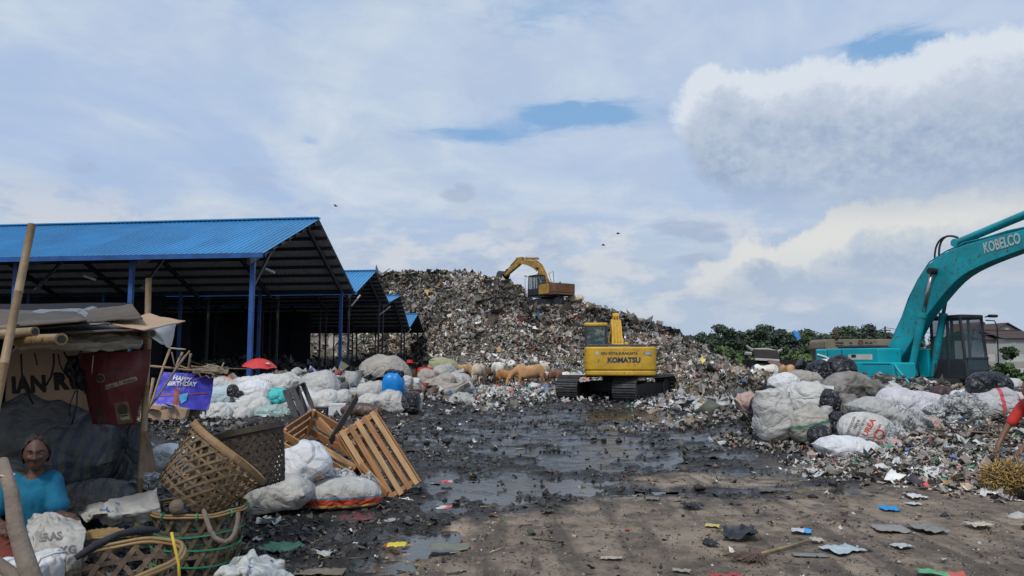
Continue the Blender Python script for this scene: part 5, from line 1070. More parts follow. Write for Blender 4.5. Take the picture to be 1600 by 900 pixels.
# left pile -------------------------------------------------------------------
L_ = [(362, 611, 92, 30, -10, 21, 'gw', 'mouth', 'whitish sack on top of the left pile, its open end hanging over the blue banner', dict(flip=True, stuffm='g', yaw=12)),
 (398, 602, 100, 27, 8, 21.8, 'l', 'round', 'long lavender white sack along the top of the left pile', {}),
 (452, 598, 66, 28, 12, 21.2, 'w', 'tied', 'off white sack behind the grey crate, on top of the pile', {}),
 (318, 627, 54, 28, 42, 20.2, 'l', 'mouth', 'white sack sloping down to the left beside the blue banner', dict(flip=True, stuffm='w')),
 (347, 621, 42, 28, 0, 20.2, 'p', 'mouth', 'pale blue sack with a black opening, below the topmost sack', dict(flip=True, stuffm='k', yaw=20)),
 (395, 613, 62, 31, 8, 20.6, 'w2', 'round', 'clean white sack beside two black bag ends', {}),
 (396, 629, 48, 27, 16, 19.8, 'w', 'mouth', 'white sack with its open mouth of paper facing left, mid pile', dict(flip=True, stuffm='c', yaw=25)),
 (368, 637, 28, 27, 70, 19.6, 'w', 'tied', 'round gathered white sack end in the middle of the left pile', dict(yaw=40)),
 (406, 638, 34, 28, 30, 19.5, 'w', 'mouth', 'open white sack stuffed with grey cloth, above the round white bag', dict(flip=True, stuffm='g', yaw=40)),
 (430, 621, 46, 23, 8, 19.9, 't', 'tied', 'bright teal plastic sack left of the grey crate', dict(flip=True)),
 (440, 635, 50, 19, 4, 19.9, 'gw', 'round', 'flattened off white sack directly below the teal sack', {}),
 (424, 649, 66, 26, 4, 19.3, 'gr', 'round', 'pale green plastic sack at the bottom of the pile, below the teal one', {}),
 (337, 649, 46, 33, 8, 19.1, 'w', 'tied', 'large white sack with gathered knot facing out, bottom left of the pile', dict(flip=True, yaw=50)),
 (381, 651, 31, 27, 0, 19.1, 'w', 'round', 'round puckered white sack lying at the bottom centre of the left pile', {}),
 (362, 657, 20, 12, 10, 18.9, 'gw', 'round', 'small white bag squeezed beneath the two bottom sacks', {}),
 (309, 656, 24, 17, 30, 19.0, 'w', 'tied', 'small white bag beside the round woven basket under the banner', {}),
 (499, 606, 62, 46, 10, 20.8, 'gw', 'round', 'bulging pale sack right of the grey crate', {}), (508, 632, 46, 42, -70, 20.2, 'w', 'round', 'upright whitish sack just behind the white foam box', {}),
 (527, 607, 40, 24, 80, 21.3, 'gw', 'tied', 'narrow standing grey white sack next to the shed column', {}), (483, 629, 34, 26, 20, 20.1, 'w2', 'round', 'crumpled white plastic bag wedged behind the grey crate', dict(wr=1.8)),
 (489, 644, 24, 18, 0, 19.9, 'w', 'round', 'small white bag left of the black box', dict(wr=1.6)), (467, 582, 24, 14, 20, 22.4, 'g', 'tied', 'small grey bag peeping over the top of the pile', {}), (533, 628, 36, 30, -50, 20.4, 'gw', 'round', 'soft white bag leaning behind the dark plank', dict(wr=1.5))]
C_ = [(600, 590, 86, 62, 0, 23.0, 'b', 'round', 'very large beige covered heap rising behind the blue bag', dict(dep=.9, wr=.9)), (549, 602, 42, 25, 82, 21.6, 'g', 'mouth', 'left one of two upright grey sacks beside the beige heap', {}), (564, 600, 42, 22, 98, 21.8, 'gw', 'tied', 'right one of two upright grey sacks beside the beige heap', {}),
 (583, 611, 56, 25, 5, 20.8, 'gw', 'round', 'long whitish sack left of the bright blue bag', {}), (580, 628, 46, 20, -4, 20.2, 'w', 'pillow', 'flat white sack underneath the long whitish one', {}), (554, 618, 30, 18, 10, 20.9, 'g', 'round', 'crumpled grey sack between the column and the long whitish sack', dict(wr=1.7)),
 (611, 630, 50, 31, -16, 19.8, 'gw', 'pillow', 'plump white pillow shaped sack below the blue bag', {}), (633, 603, 34, 22, 80, 21, 'gw', 'round', 'white sack standing just behind the blue bag', {}), (648, 600, 20, 18, 90, 21.2, 'w', 'round', 'white rag stuffed into the brown bin', dict(wr=1.8)),
 (600, 565, 4, 3, 0, 23, 'b', 'round', None, {}),
 (690, 575, 52, 25, 2, 26.5, 'ol', 'round', 'olive green net sack lying behind the grey sacks', {}), (655, 634, 40, 10, 80, 20, 'w', 'pillow', 'white sack edge folded round the black bag', {})]
D_ = [(667, 590, 28, 27, 60, 24, 'b', 'round', 'short beige sack below the person in red', {}), (700, 582, 50, 21, 4, 24.6, 'g', 'tied', 'topmost grey beige sack lying flat over the leaning ones', {}), (671, 606, 56, 24, 58, 23.5, 'b', 'tied', 'leftmost leaning beige sack of the group by the cows', {}),
 (688, 607, 58, 27, 52, 23.2, 'b', 'round', 'second leaning beige sack from the left, steep', {}), (703, 613, 66, 27, 34, 22.8, 'b', 'tied', 'front leaning beige sack, lowest and longest of the group', {}), (718, 597, 40, 26, -14, 23.6, 'g', 'round', 'grey sack folded over at the right of the leaning ones', {}),
 (728, 611, 34, 26, -55, 23.3, 'g', 'tied', 'rightmost grey sack sloping down toward the cows', {}), (719, 628, 48, 20, 6, 22.2, 'g', 'pillow', 'flat muddy white sack on the mud in front of the leaning sacks', dict(wr=1.6)), (735, 605, 44, 9, -60, 23.2, 'gw', 'tied', 'loose pale sack strap hanging down on the right', {})]
R_ = [(1292, 577, 40, 26, -35, 17.2, 'w2', 'pillow', 'white sack squeezed between the two upper black bags', {}), (1273, 581, 56, 33, -32, 16.6, 'k', 'tied', 'left black bag at the top of the pile, pointed end up', dict(flip=True, wr=1.6)), (1313, 580, 46, 31, 12, 16.4, 'k', 'round', 'right black bag at the top of the pile in front of the turquoise body', dict(wr=1.6)),
 (1252, 578, 16, 14, 60, 17.4, 'w', 'tied', 'small pale sack tip standing behind the left black bag', {}), (1259, 596, 60, 30, -18, 16, 'b', 'round', 'beige sack with faint red stripes under the left black bag', {}), (1277, 604, 15, 13, 0, 15.6, 'w', 'round', 'small round white bag bulging beside the beige sack', {}),
 (1225, 601, 50, 28, 6, 15.6, 'w2', 'round', 'clean white sack at the upper left of the pile', {}), (1206, 610, 14, 15, 40, 15.3, 'k', 'round', 'small black bag beneath the upper left white sack', {}), (1230, 618, 62, 25, 22, 15, 'w', 'round', 'dull white sack running behind the standing sack', {}), (1188, 618, 44, 8, 28, 14.9, 'gw', 'tied', 'twisted white sack tail pointing left off the pile', dict(flip=True)),
 (1263, 625, 70, 50, -6, 14.2, 'w', 'mouth', 'fat white sack with a black bag bulging from its mouth', dict(yaw=-25)), (1292, 631, 38, 38, -6, 13.9, 'k', 'round', 'black bag stuffed in the mouth of the fat white sack', {}),
 (1323, 606, 84, 40, 3, 14.9, 'd', 'pillow', 'mud stained grey sack in the upper middle of the pile', {}), (1318, 628, 44, 26, 0, 14.8, 'd', 'round', 'dark soiled bundle beneath the mud stained sack', dict(wr=1.6)), (1367, 606, 38, 34, 60, 14.8, 'd', 'tied', 'crumpled grey sack with a pointed top, right of the mud stained one', dict(wr=1.7)), (1392, 612, 50, 24, -14, 14.9, 'w', 'round', 'white sack behind the long lavender one', {}),
 (1209, 650, 76, 52, 90, 13.4, 'gw', 'mouth', 'tall standing whitish sack with creased sides and rolled top', dict(stuffm='w', wr=1.1)), (1181, 640, 44, 17, 85, 13.7, 'k', 'round', 'narrow black bag left of the tall standing sack', {}), (1168, 628, 30, 22, 30, 13.9, 'pk', 'mouth', 'torn brownish sack at the far left of the pile', dict(flip=True, wr=1.6)), (1262, 664, 62, 50, 12, 13.1, 'gs', 'round', 'dirty sack with a faded green band beside the standing sack', {}), (1289, 644, 24, 14, 50, 13, 'gw', 'pillow', 'stiff white sack ear sticking up', {}),
 (1306, 662, 42, 28, 20, 13.1, 'k', 'round', 'crumpled black bag between the green banded and the printed sack', dict(wr=1.7)), (1285, 680, 44, 24, -4, 12.5, 'k', 'tied', 'black bag lying low in front of the green banded sack', dict(wr=1.6)), (1330, 640, 36, 30, 10, 13.7, 'd', 'round', 'grey rag bundle in the dark gap of the pile', dict(wr=1.7)),
 (1432, 637, 124, 46, -10, 13.9, 'l', 'mouth', 'long lavender white sack under the excavator, open end right', dict(stuffm='c')), (1381, 648, 104, 38, -17, 12.9, 'g', 'pillow', 'grey pillow shaped sack lying on top of the printed sack', dict(dep=1.5)), (1356, 673, 90, 46, -16, 12.4, 'w', 'round', 'printed fertiliser sack with red and grey lettering', {}),
 (1329, 705, 102, 36, -12, 11.8, 'w2', 'pillow', 'clean white sack lying lowest, on the edge of the mud', dict(dep=1.5)), (1398, 676, 28, 26, 10, 12.0, 'c', 'round', 'clear bag of grey plastic bulging at the end of the printed sack', dict(lump=.6)), (1394, 695, 28, 22, 10, 11.9, 'c', 'round', 'lower clear bag next to the lowest white sack', dict(lump=.6)), (1402, 702, 30, 34, 60, 11.9, 'pk', 'round', 'reddish mesh bag between the clear bags and the bottle bag', dict(wr=1.6)),
 (1428, 672, 46, 50, 30, 12.7, 'c', 'round', 'clear sack crammed with crushed bottles, below the lavender sack', dict(lump=.9)), (1461, 645, 30, 26, 70, 13.0, 'c', 'round', 'upper clear bundle with purple tint beside the lavender sack mouth', dict(lump=.7)), (1456, 664, 24, 22, 70, 12.9, 'pk', 'round', 'brownish clear bundle under the purple tinted one', dict(lump=.7)),
 (1489, 632, 34, 28, 0, 13.2, 'c', 'round', 'middle clear bag of plastic on the right of the pile', dict(lump=.7)), (1494, 657, 30, 24, 80, 12.9, 'c', 'tied', 'hanging clear bag below the middle one', dict(lump=.6)), (1519, 640, 42, 36, 10, 13.2, 'c', 'round', 'large clear bag with teal bottles left of the red striped sack', dict(lump=.7)), (1504, 622, 40, 20, 20, 13.9, 'w2', 'round', 'white plastic sheet balled up above the clear bags', dict(wr=1.7)),
 (1551, 638, 84, 54, 0, 13.4, 'st', 'round', 'broad grey sack with red vertical stripes at the right', dict(dep=.8)), (1546, 601, 68, 34, -6, 13.5, 'k', 'round', 'large black bag resting on the red striped sack', dict(wr=1.3)), (1473, 616, 36, 24, 0, 14.8, 'm', 'round', 'dark maroon net bag near the excavator tracks', dict(wr=1.2)), (1585, 602, 24, 18, 10, 14.2, 'w', 'round', 'cream coloured bag right of the large black bag', {}),
 (1592, 626, 34, 22, -10, 13.6, 'w', 'round', 'white sack with red edge at the right border', {}), (1552, 745, 46, 26, 8, 9.6, 'pk', 'pillow', 'pinkish cloth bag low on the waste heap near the straw', dict(wr=1.5)), (1524, 768, 32, 22, 25, 9.1, 'c', 'round', 'crumpled clear bag in front of the pinkish one', dict(lump=.8)), (1596, 812, 50, 16, 6, 7.6, 'gw', 'pillow', 'pale plastic sheet bag at the right border, nearest the camera', dict(wr=1.5))]
def place(lst, grp):
    for t in lst:
        if t[8] is None: continue
        sack(*t[:8], t[8], group=grp, **t[9])
place(L_, GL); place(C_, GC); place(D_, GR_); place(R_, GRR)
sack(352, 597, 26, 15, -10, 22, 'o', 'round', 'orange plastic bag tucked behind the topmost sack')
for x, y, s_, lab in ((364, 611, 17, 'upper black bag end poking out of the left pile'), (374, 618, 13, 'lower black bag end poking out of the left pile')): sack(x, y, s_, s_, 0, 19.9, 'k', 'round', lab)
sack(615, 601, 35, 38, 0, 20.2, 'u', 'round', 'bright blue plastic bag with a black collar, standing in front of the beige heap', dep=.9, wr=.8, name='blue_bag')
sack(616, 584, 32, 10, 0, 20.1, 'k', 'round', 'black bag tied over the top of the blue bag', wr=1.8)
sack(642, 629, 36, 29, 90, 19.8, 'k', 'round', 'black bag inside a white sack, right of the pillow shaped one', wr=1.0)
sack(565, 641, 66, 18, -2, 19.2, 'br', 'round', 'flattened brown vinyl bundle behind the crates', name='sack'); sack(505, 586, 22, 14, 10, 22.6, 'navy', 'round', 'navy cloth bundle by the foot of the blue column')
# lettering laid on to a surface by casting it along the view
from mathutils.bvhtree import BVHTree
def project_text(target, s, px, py, hpx, ang, d, m, sx=1.0, bold=0.0, shear=0, off=.006, mirror=False, space=1.0):
    bpy.context.view_layer.update(); mw = target.matrix_world; bm = bmesh.new(); bm.from_mesh(target.data); bm.transform(mw); bvh = BVHTree.FromBMesh(bm); bm.free()
    cu = bpy.data.curves.new('t', 'FONT'); cu.body = s; cu.size = 1; cu.align_x = 'CENTER'; cu.align_y = 'CENTER'; cu.shear = shear; cu.offset = bold; cu.resolution_u = 3; cu.space_character = space
    t = bpy.data.objects.new('t', cu); COL.objects.link(t); bpy.context.view_layer.update(); me = bpy.data.meshes.new_from_object(t.evaluated_get(bpy.context.evaluated_depsgraph_get())); bpy.data.objects.remove(t)
    bm = bmesh.new(); bm.from_mesh(me); bmesh.ops.triangulate(bm, faces=bm.faces); 
    for _ in range(2): bmesh.ops.subdivide_edges(bm, edges=[e for e in bm.edges if e.calc_length() > .16], cuts=1); bmesh.ops.triangulate(bm, faces=[f for f in bm.faces if len(f.verts) > 3])
    ca, sa = math.cos(R(ang)), math.sin(R(ang)); dead = []; cpos = Vector((0, 0, CAMZ)); inv = mw.inverted()
    for v in bm.verts:
        x, y = v.co.x * sx * hpx * 1.35 * (-1 if mirror else 1), v.co.y * hpx * 1.35; X = px + x * ca - y * sa; Y = py - (x * sa + y * ca); q = P(X, Y, d); dr = (q - cpos).normalized(); hit = bvh.ray_cast(cpos, dr)
        if hit[0] is None: dead.append(v)
        else: v.co = inv @ (hit[0] - dr * off)
    bmesh.ops.delete(bm, geom=dead, context='VERTS'); bm.to_mesh(me); bm.free(); me.materials.clear(); me.materials.append(m); o = link('lettering', me, target); return o
M_INKR = mat('red_print', (.45, .04, .03), rough=.7, var=.2); M_INKG = mat('grey_print', (.12, .12, .12), rough=.8, var=.3, nscale=30); M_INKK = mat('black_print', (.012, .012, .012), rough=.8, var=.2)
bpy.context.view_layer.update()
urea = [o for o in COL.objects if o.get('label', '').startswith('printed fertiliser')][0]
project_text(urea, 'UREA', 1357, 668, 11, -103+90+75, 12.4, M_INKR, sx=.9, bold=.02) if False else project_text(urea, 'UREA', 1358, 668, 9, 62, 12.4, M_INKR, bold=.03)
for i, (x, y, s_, m_) in enumerate(((1339, 663, 'PUPUK', M_INKG), (1330, 664, 'NITROGEN', M_INKG), (1346, 667, 'BERAT 50 KG', M_INKG), (1370, 676, 'INDONESIA', M_INKR))): project_text(urea, s_, x, y, 4.2, 66, 12.4, m_, bold=.01)
project_text(urea, 'O', 1374, 680, 17, 0, 12.4, M_INKR)
# boxes, crate, bin, umbrella ----------------------------------------------------
M_FOAM = mat('foam_box', (.55, .56, .58), rough=.7, var=.06, dirt=.15); M_KBOX = mat('black_box', (.02, .02, .024), rough=.5)
def boxpx(name, x0, y0, x1, y1, d, dep, m, label, cat, yaw=0, lid=True):
    a, b = P(x0, y1, d), P(x1, y0, d); w, h = b.x - a.x, b.z - a.z; rt = empty(name, ((a.x+b.x)/2, d + dep/2, a.z), (0, 0, R(yaw)), label, cat); MB().box((0, 0, h*.42), (w, dep, h*.84)).build('body', m, rt, bevel=.01)
    MB().box((0, 0, h*.92), (w*1.03, dep*1.03, h*.15)).build('lid', m, rt, bevel=.01)
boxpx('foam_box', 512, 631, 538, 655, 19.2, .35, M_FOAM, 'white foam box at the front edge of the left pile', 'box', 6); boxpx('black_box', 489, 636, 512, 655, 19.4, .35, M_KBOX, 'black box between the grey crate and the white foam box', 'box', -4)
M_WOOD = mat('orange_wood', (.38, .19, .08), rough=.7, var=.25, nscale=3, grain=.55, dirt=.22, dirtcol=(.12, .06, .03)); M_WOODG = mat('grey_wood', (.13, .13, .135), rough=.85, var=.25, grain=.7, dirt=.3); M_WOODD = mat('dark_plank', (.06, .048, .04), rough=.8, var=.3, grain=.5)
M_WOODL = mat('pale_wood', (.5, .31, .15), rough=.7, var=.2, nscale=3, grain=.5, dirt=.12)
def slat_box(name, c, rot, L, W_, H, m, label, nside=3, nface=4, faces=('front', 'back', 'left', 'right', 'bottom'), m2=None, th=.018, cat='crate'):
    rt = empty(name, c, (0, 0, 0), label, cat); rt.rotation_euler = rot; m2 = m2 or m; cache = {}; rr = random.Random(hash(name) & 7)
    def slat(p, size, nm='slat', mm=None):
        k = (tuple(round(q, 3) for q in size), (mm or m).name)
        if k not in cache:
            b = MB(); b.box((0, 0, 0), size); cache[k] = b.mesh(nm, mm or m)
        o = link(nm, cache[k], rt, p, (rr.uniform(-.02, .02), rr.uniform(-.015, .015), rr.uniform(-.015, .015))); bv = o.modifiers.new('b', 'BEVEL'); bv.width = .003; bv.segments = 1
    for f in faces:
        if f in ('front', 'back'):
            y = (-W_/2 if f == 'front' else W_/2)
            for i in range(nside): slat((0, y, -H/2 + H*(i+.5)/nside), (L, th, H/nside*.68), mm=(m2 if i % 2 else m))
        elif f in ('left', 'right'):
            x = (-L/2 if f == 'left' else L/2) * .965
            for i in range(nside): slat((x, 0, -H/2 + H*(i+.5)/nside), (th, W_ - .04, H/nside*.68))
        elif f in ('bottom', 'top'):
            z = (-H/2 if f == 'bottom' else H/2) + (-.5*th if f == 'bottom' else .5*th)
            for i in range(nface): slat((0, -W_/2 + W_*(i+.5)/nface, z), (L, W_/nface*.62, th), mm=(m2 if i % 2 else m))
    for x in (-L/2*.9, L/2*.9):
        for y in (-W_/2 + .03, W_/2 - .03): slat((x, y, 0), (.035, .035, H*.98), 'corner_post', m2)
        if 'top' in faces or 'bottom' in faces: slat((x, 0, -H/2 + .012), (.05, W_ - .03, .02), 'cross_bar', m2)
    if 'top' in faces:
        for x in (-L/2*.9, L/2*.9): slat((x, 0, H/2 - .012), (.05, W_ - .03, .02), 'cross_bar', m2)
    return rt
def rot_img(ang, yaw=0, pitch=0): return (Matrix.Rotation(R(yaw), 3, 'Z') @ Matrix.Rotation(R(-ang), 3, 'Y') @ Matrix.Rotation(R(pitch), 3, 'X')).to_euler()
slat_box('wooden_crate', P(470, 630, 19.1), rot_img(-68, 18, 35), .95, .5, .42, M_WOODG, 'weathered grey wooden crate tipped on its end against the pile', 2, 3)
slat_box('wooden_crate', P(512, 704, 9.0), rot_img(-27, -12, 22), 1.02, .62, .40, M_WOOD, 'left orange wooden crate, open side up, sloping down to the right', 3, 4, m2=M_WOODL)
slat_box('wooden_crate', P(592, 716, 8.7), rot_img(-56, -8, 68), .98, .50, .24, M_WOODL, 'right orange wooden crate standing on its corner with its slatted face showing', 2, 5, faces=('front', 'back', 'left', 'right', 'bottom', 'top'), m2=M_WOOD)
def plank(x0, y0, d0, x1, y1, d1, wpx, m, label, name='wooden_plank', th=.02, cat='plank'):
    a, b = P(x0, y0, d0), P(x1, y1, d1); w = wpx * MPP((d0 + d1)/2); L = (b - a).length; o = MB().box((0, 0, 0), (L, th, w)).build(name, m, bevel=.004, seg=1)
    o.matrix_world = Matrix.Translation((a + b)/2) @ (frame_rot(b - a, Vector((0, 0, 1))).to_matrix().to_4x4()); return tag(o, label, cat)
plank(516, 690, 8.7, 558, 620, 9.3, 13, M_WOODD, 'long dark grey plank leaning across the left crate')
plank(498, 655, 9.0, 606, 772, 8.25, 9, M_WOOD, 'orange board leaning diagonally between the two crates', th=.03); plank(455, 705, 9.2, 590, 752, 8.6, 12, M_WOODD, 'brown board under the left crate', th=.04); plank(560, 690, 8.9, 590, 745, 8.7, 26, MATS.get('cardb') or mat('cardb', (.33, .22, .12), rough=.9, var=.15), 'torn cardboard sheet between the crates', 'cardboard_sheet', .006, 'cardboard')
# red umbrella, blue patterned cloth
def umbrella():
    c = P(406, 572, 23.2); rt = empty('umbrella', (c.x, c.y, gz1(c.x, c.y)), (0, 0, 0), 'open red umbrella standing under the edge of the largest shed', 'umbrella'); mr_ = mat('red_umbrella_cloth', (.52, .035, .03), rough=.55, var=.1); z = c.z - rt.location.z; r = 27 * MPP(23.2); n = 8; T = Euler((R(6), R(5), 0)).to_matrix(); top = Vector((0, 0, z + .24))
    vs = [top]; fs = []
    for k in range(1, 5):
        for i in range(n * 3): a = 2*math.pi*i/(n*3); sc = k/4.0; rad = r * sc * (1 - .05 * (i % 3 != 0) * sc); vs.append(top + T @ Vector((math.cos(a)*rad, math.sin(a)*rad, -.26 * sc**1.9 * (1 + .0*(i % 3 != 0)) + .02*(i % 3 != 0)*sc)))
    N_ = n*3
    for i in range(N_): fs.append((0, 1+i, 1+(i+1) % N_))
    for k in range(3):
        for i in range(N_): fs.append((1+k*N_+i, 1+(k+1)*N_+i, 1+(k+1)*N_+(i+1) % N_, 1+k*N_+(i+1) % N_))
    o = MB().add(vs, fs).build('canopy', mr_, rt); s = o.modifiers.new('s', 'SOLIDIFY'); s.thickness = .01
    MB().cyl((0, 0, 0), top + Vector((0, 0, .06)), .014, 8).build('pole', M_DSTEEL, rt)
    for i in range(n): a = 2*math.pi*i/n; MB().tube([top + T @ Vector((math.cos(a)*r*t, math.sin(a)*r*t, -.26*t**1.9 - .015)) for t in (0, .3, .6, 1)], .006, 4).build('rib', M_DSTEEL, rt)
    MB().cyl(top + T @ Vector((r*.62, -r*.45, -.11)), top + T @ Vector((r*.625, -r*.455, -.095)), .06, 10).build('patch', MATS['white_plaster'], rt)
umbrella()
def cone_cloth():
    c = P(486, 590, 22.6); s = MPP(22.6); m = mat('patterned_cloth', (.06, .06, .34), rough=.7, var=.2, dirt=.9, dirtcol=(.5, .5, .6), dscale=9); n = 16; vs = [c + Vector((-2*s, 0, 19*s))]
    for k in range(1, 4):
        for i in range(n): a = 6.283*i/n; vs.append(c + Vector((math.cos(a)*14*s*k/3*(1+.12*math.sin(a*5)) + k*1.5*s, math.sin(a)*9*s*k/3, 19*s - 19*s*k/3*(1+.1*math.sin(a*4)))))
    fs = [(0, 1+i, 1+(i+1) % n) for i in range(n)] + [(1+k*n+i, 1+(k+1)*n+i, 1+(k+1)*n+(i+1) % n, 1+k*n+(i+1) % n) for k in range(2) for i in range(n)]
    o = MB().add(vs, fs).build('patterned_cloth', m, smooth=True); o.modifiers.new('s', 'SOLIDIFY').thickness = .015; tag(o, 'blue and white patterned cloth draped in a peak behind the sacks', 'cloth')
cone_cloth()
b = P(649, 626, 20.9); rt = empty('brown_bin', (b.x, b.y, b.z - .1), (0, 0, 0), 'narrow brown bin with white rags, between the beige heap and the leaning sacks', 'bin'); MB().tube([(0, 0, 0), (0, 0, .4)], [.13, .17], 14).build('body', mat('brown_plastic', (.16, .07, .03), rough=.6), rt); MB().tube([(.17*math.cos(a/2), .17*math.sin(a/2), .4) for a in range(14)], .015, 5).build('rim', MATS['brown_plastic'], rt)
# small persons -----------------------------------------------------------------
M_SKIN = mat('brown_skin', (.16, .075, .045), rough=.55, var=.12, nscale=6); M_REDC = mat('red_cloth', (.46, .03, .025), rough=.85, var=.12); M_DARKC = mat('dark_cloth', (.025, .025, .03), rough=.9, var=.2); M_HAIR = mat('dark_hair', (.012, .010, .010), rough=.6, var=.3)
def person(loc, yaw, label, shirt, pants, pose, sc=1.0, hat=None, vox=.014):
    """pose: joints dict in metres (x forward, y left, z up)"""
    rt = empty('person', loc, (0, 0, yaw), label, 'person'); rt.scale = (sc,)*3; J = pose; H_ = Vector(J['head']); N_ = Vector(J['neck'])
    torso = [(*J['hip'], .13), (*Vector(J['hip']).lerp(J['chest'], .45), .115), (*J['chest'], .14), (*N_, .055), (*N_.lerp(H_, .5), .055)]
    ch = [torso]; up_ = [[(*J['hip'], .15), (*Vector(J['hip']).lerp(J['chest'], .45), .135), (*J['chest'], .155), (*Vector(J['chest']).lerp(N_, .75), .075)]]; lo = []
    for s in 'lr':
        S_ = J['sh'+s]; E = J['el'+s]; Wr = J['wr'+s]; ch.append([torso[2], (*S_, .06), (*E, .04), (*Wr, .027)]); up_.append([torso[2], (*S_, .078), (*Vector(S_).lerp(E, .78), .066)])
        kn, an = J['kn'+s], J['an'+s]; hp = Vector(J['hip']) + Vector((0, .09 if s == 'l' else -.09, -.02)); f = Vector(an) + (Vector((math.cos(0), 0, 0)) * .17); ch.append([torso[0], (*hp, .095), (*kn, .058), (*an, .04), (f.x, f.y, f.z - .05, .03)]); lo.append([(*J['hip'], .14), (*hp, .105), (*kn, .07), (*Vector(kn).lerp(an, .85), .055)])
    ms = [limb_mesh(ch, .05)]; b = MB(); b.sphere(H_, (.085, .075, .11), 14, 10); b.sphere(H_ + Vector((.03, 0, -.055)), (.055, .052, .055), 10, 8); b.sphere(H_ + Vector((.092, 0, -.015)), (.018, .015, .024), 6, 5)
    for s in (-1, 1): b.sphere(H_ + Vector((-.005, s*.078, -.01)), (.02, .012, .03), 6, 5)
    for s in 'lr':
        Wr, E = Vector(J['wr'+s]), Vector(J['el'+s]); dr = (Wr - E).normalized(); side = Vector(J.get('palm'+s, (0, 0, 1))); sd_ = dr.cross(side).normalized(); b.bar(Wr - dr*.01, Wr + dr*.085, .075, .03, side)
        for k, (o_, l) in enumerate(((-.028, .068), (-.01, .078), (.01, .074), (.028, .058))):
            p = Wr + dr*.08 + sd_*o_; b.tube([p, p + dr*l*.5 - side*.008, p + dr*l*.9 - side*.03], [.0095, .009, .007], 6)
        p = Wr + dr*.02 - sd_*.035; b.tube([p, p + dr*.03 - sd_*.025, p + dr*.055 - sd_*.03 - side*.01], [.012, .011, .008], 6)
    ms.append(b.mesh('x', M_SKIN)); fuse('body', ms, M_SKIN, .008 if vox < .012 else vox, rt)
    fuse('shirt', [limb_mesh(up_, .055)], shirt, vox * 1.1, rt, None, 4); fuse('trousers', [limb_mesh(lo)], pants, vox * 1.1, rt, None, 3)
    hb = MB(); hb.sphere(H_ + Vector((-.02, 0, .03)), (.092, .085, .098), 12, 8); hb.build('hair', M_HAIR, rt, True)
    if hat: q = MB(); q.tube([H_ + Vector((0, 0, .06)), H_ + Vector((0, 0, .075))], .24, 18); q.tube([H_ + Vector((0, 0, .07)), H_ + Vector((0, 0, .17))], [.11, .09], 14); q.build('hat', hat, rt)
    e = MB()
    for s in (-1, 1): e.sphere(H_ + Vector((.078, s*.032, .012)), .011, 6, 5)
    e.build('eyes', M_BLACK, rt); return rt
SIT = dict(hip=(0, 0, .12), chest=(.10, 0, .46), neck=(.13, 0, .62), head=(.17, 0, .76), shl=(.10, .17, .55), shr=(.10, -.17, .55), ell=(.22, .24, .32), elr=(.22, -.24, .32), wrl=(.42, .14, .25), wrr=(.42, -.14, .25), knl=(.40, .16, .38), knr=(.40, -.16, .38), anl=(.42, .14, .05), anr=(.42, -.14, .05))
g = P(663, 603, 25); person((g.x, 25, g.z - .1), R(80), 'person in a red shirt and wide black hat, seen from behind beside the olive sack', M_REDC, M_DARKC, SIT, 1.15, M_KBOX, .02)
g = P(646, 600, 25.6); person((g.x, 25.6, g.z - .1), R(150), 'crouching person with a red cap left of the one in the black hat', mat('brown_cloth', (.10, .055, .03), rough=.9), M_DARKC, SIT, 1.0, M_REDC, .02)
DRV = dict(SIT, hip=(0, 0, .1), chest=(.02, 0, .45), neck=(.04, 0, .60), head=(.07, 0, .73), anl=(.6, .12, .02), anr=(.6, -.12, .02), shl=(.03, .17, .53), shr=(.03, -.17, .53))
q = Matrix.Rotation(R(84), 4, 'Z') @ Vector((.35, .88, 1.52)); person(Vector((4.32, 30.3, -.02)) + q, R(84 - 20), 'driver in dark clothes sitting in the yellow excavator cab', M_DARKC, M_DARKC, DRV, 1.0, None, .02)
# the worker at the right border, bending over the waste
BEND = dict(hip=(-.16, 0, .84), chest=(-.06, 0, 1.20), neck=(.02, 0, 1.36), head=(.08, 0, 1.48), shl=(.0, .19, 1.27), shr=(.0, -.19, 1.27), ell=(.20, .27, .98), elr=(.20, -.27, .98), wrl=(.40, .24, .74), wrr=(.38, -.22, .72), knl=(.10, .13, .46), knr=(.08, -.13, .46), anl=(-.06, .13, .08), anr=(-.06, -.13, .08), palml=(1, 0, .2), palmr=(1, 0, .2))
h_ = P(1588, 716, 9.2); person((h_.x + .43, 9.2 + .2, h_.z - .64), R(180), 'worker in a red shirt reaching down to the waste at the right border', M_REDC, mat('olive_cloth', (.06, .065, .05), rough=.9), BEND, 1.0, None, .011)
# ---------------------------------------------------------------- shelter and baskets at the left
M_BAM = mat('bamboo', (.23, .16, .085), rough=.55, var=.3, nscale=8, dirt=.4, dirtcol=(.09, .065, .04), dscale=5, bump=.2); M_BAMD = mat('old_bamboo', (.16, .12, .08), rough=.7, var=.3, nscale=8, dirt=.4, dirtcol=(.05, .04, .03), bump=.3)
M_BAMY = mat('yellow_bamboo', (.27, .175, .07), rough=.5, var=.4, nscale=9, dirt=.6, dirtcol=(.09, .06, .03), dscale=9); M_STICK = mat('grey_stick', (.17, .135, .105), rough=.9, var=.3, nscale=9, bump=.8, bscale=30, dirt=.3)
M_CARD = mat('cardboard', (.36, .25, .165), rough=.9, var=.15, dirt=.25); M_CARDD = mat('dark_board', (.075, .058, .045), rough=.85, var=.3, dirt=.3); M_MAROON = mat('maroon_banner', (.11, .018, .022), rough=.45, var=.35, nscale=3, dirt=.25, dirtcol=(.015, .012, .02), dscale=2)
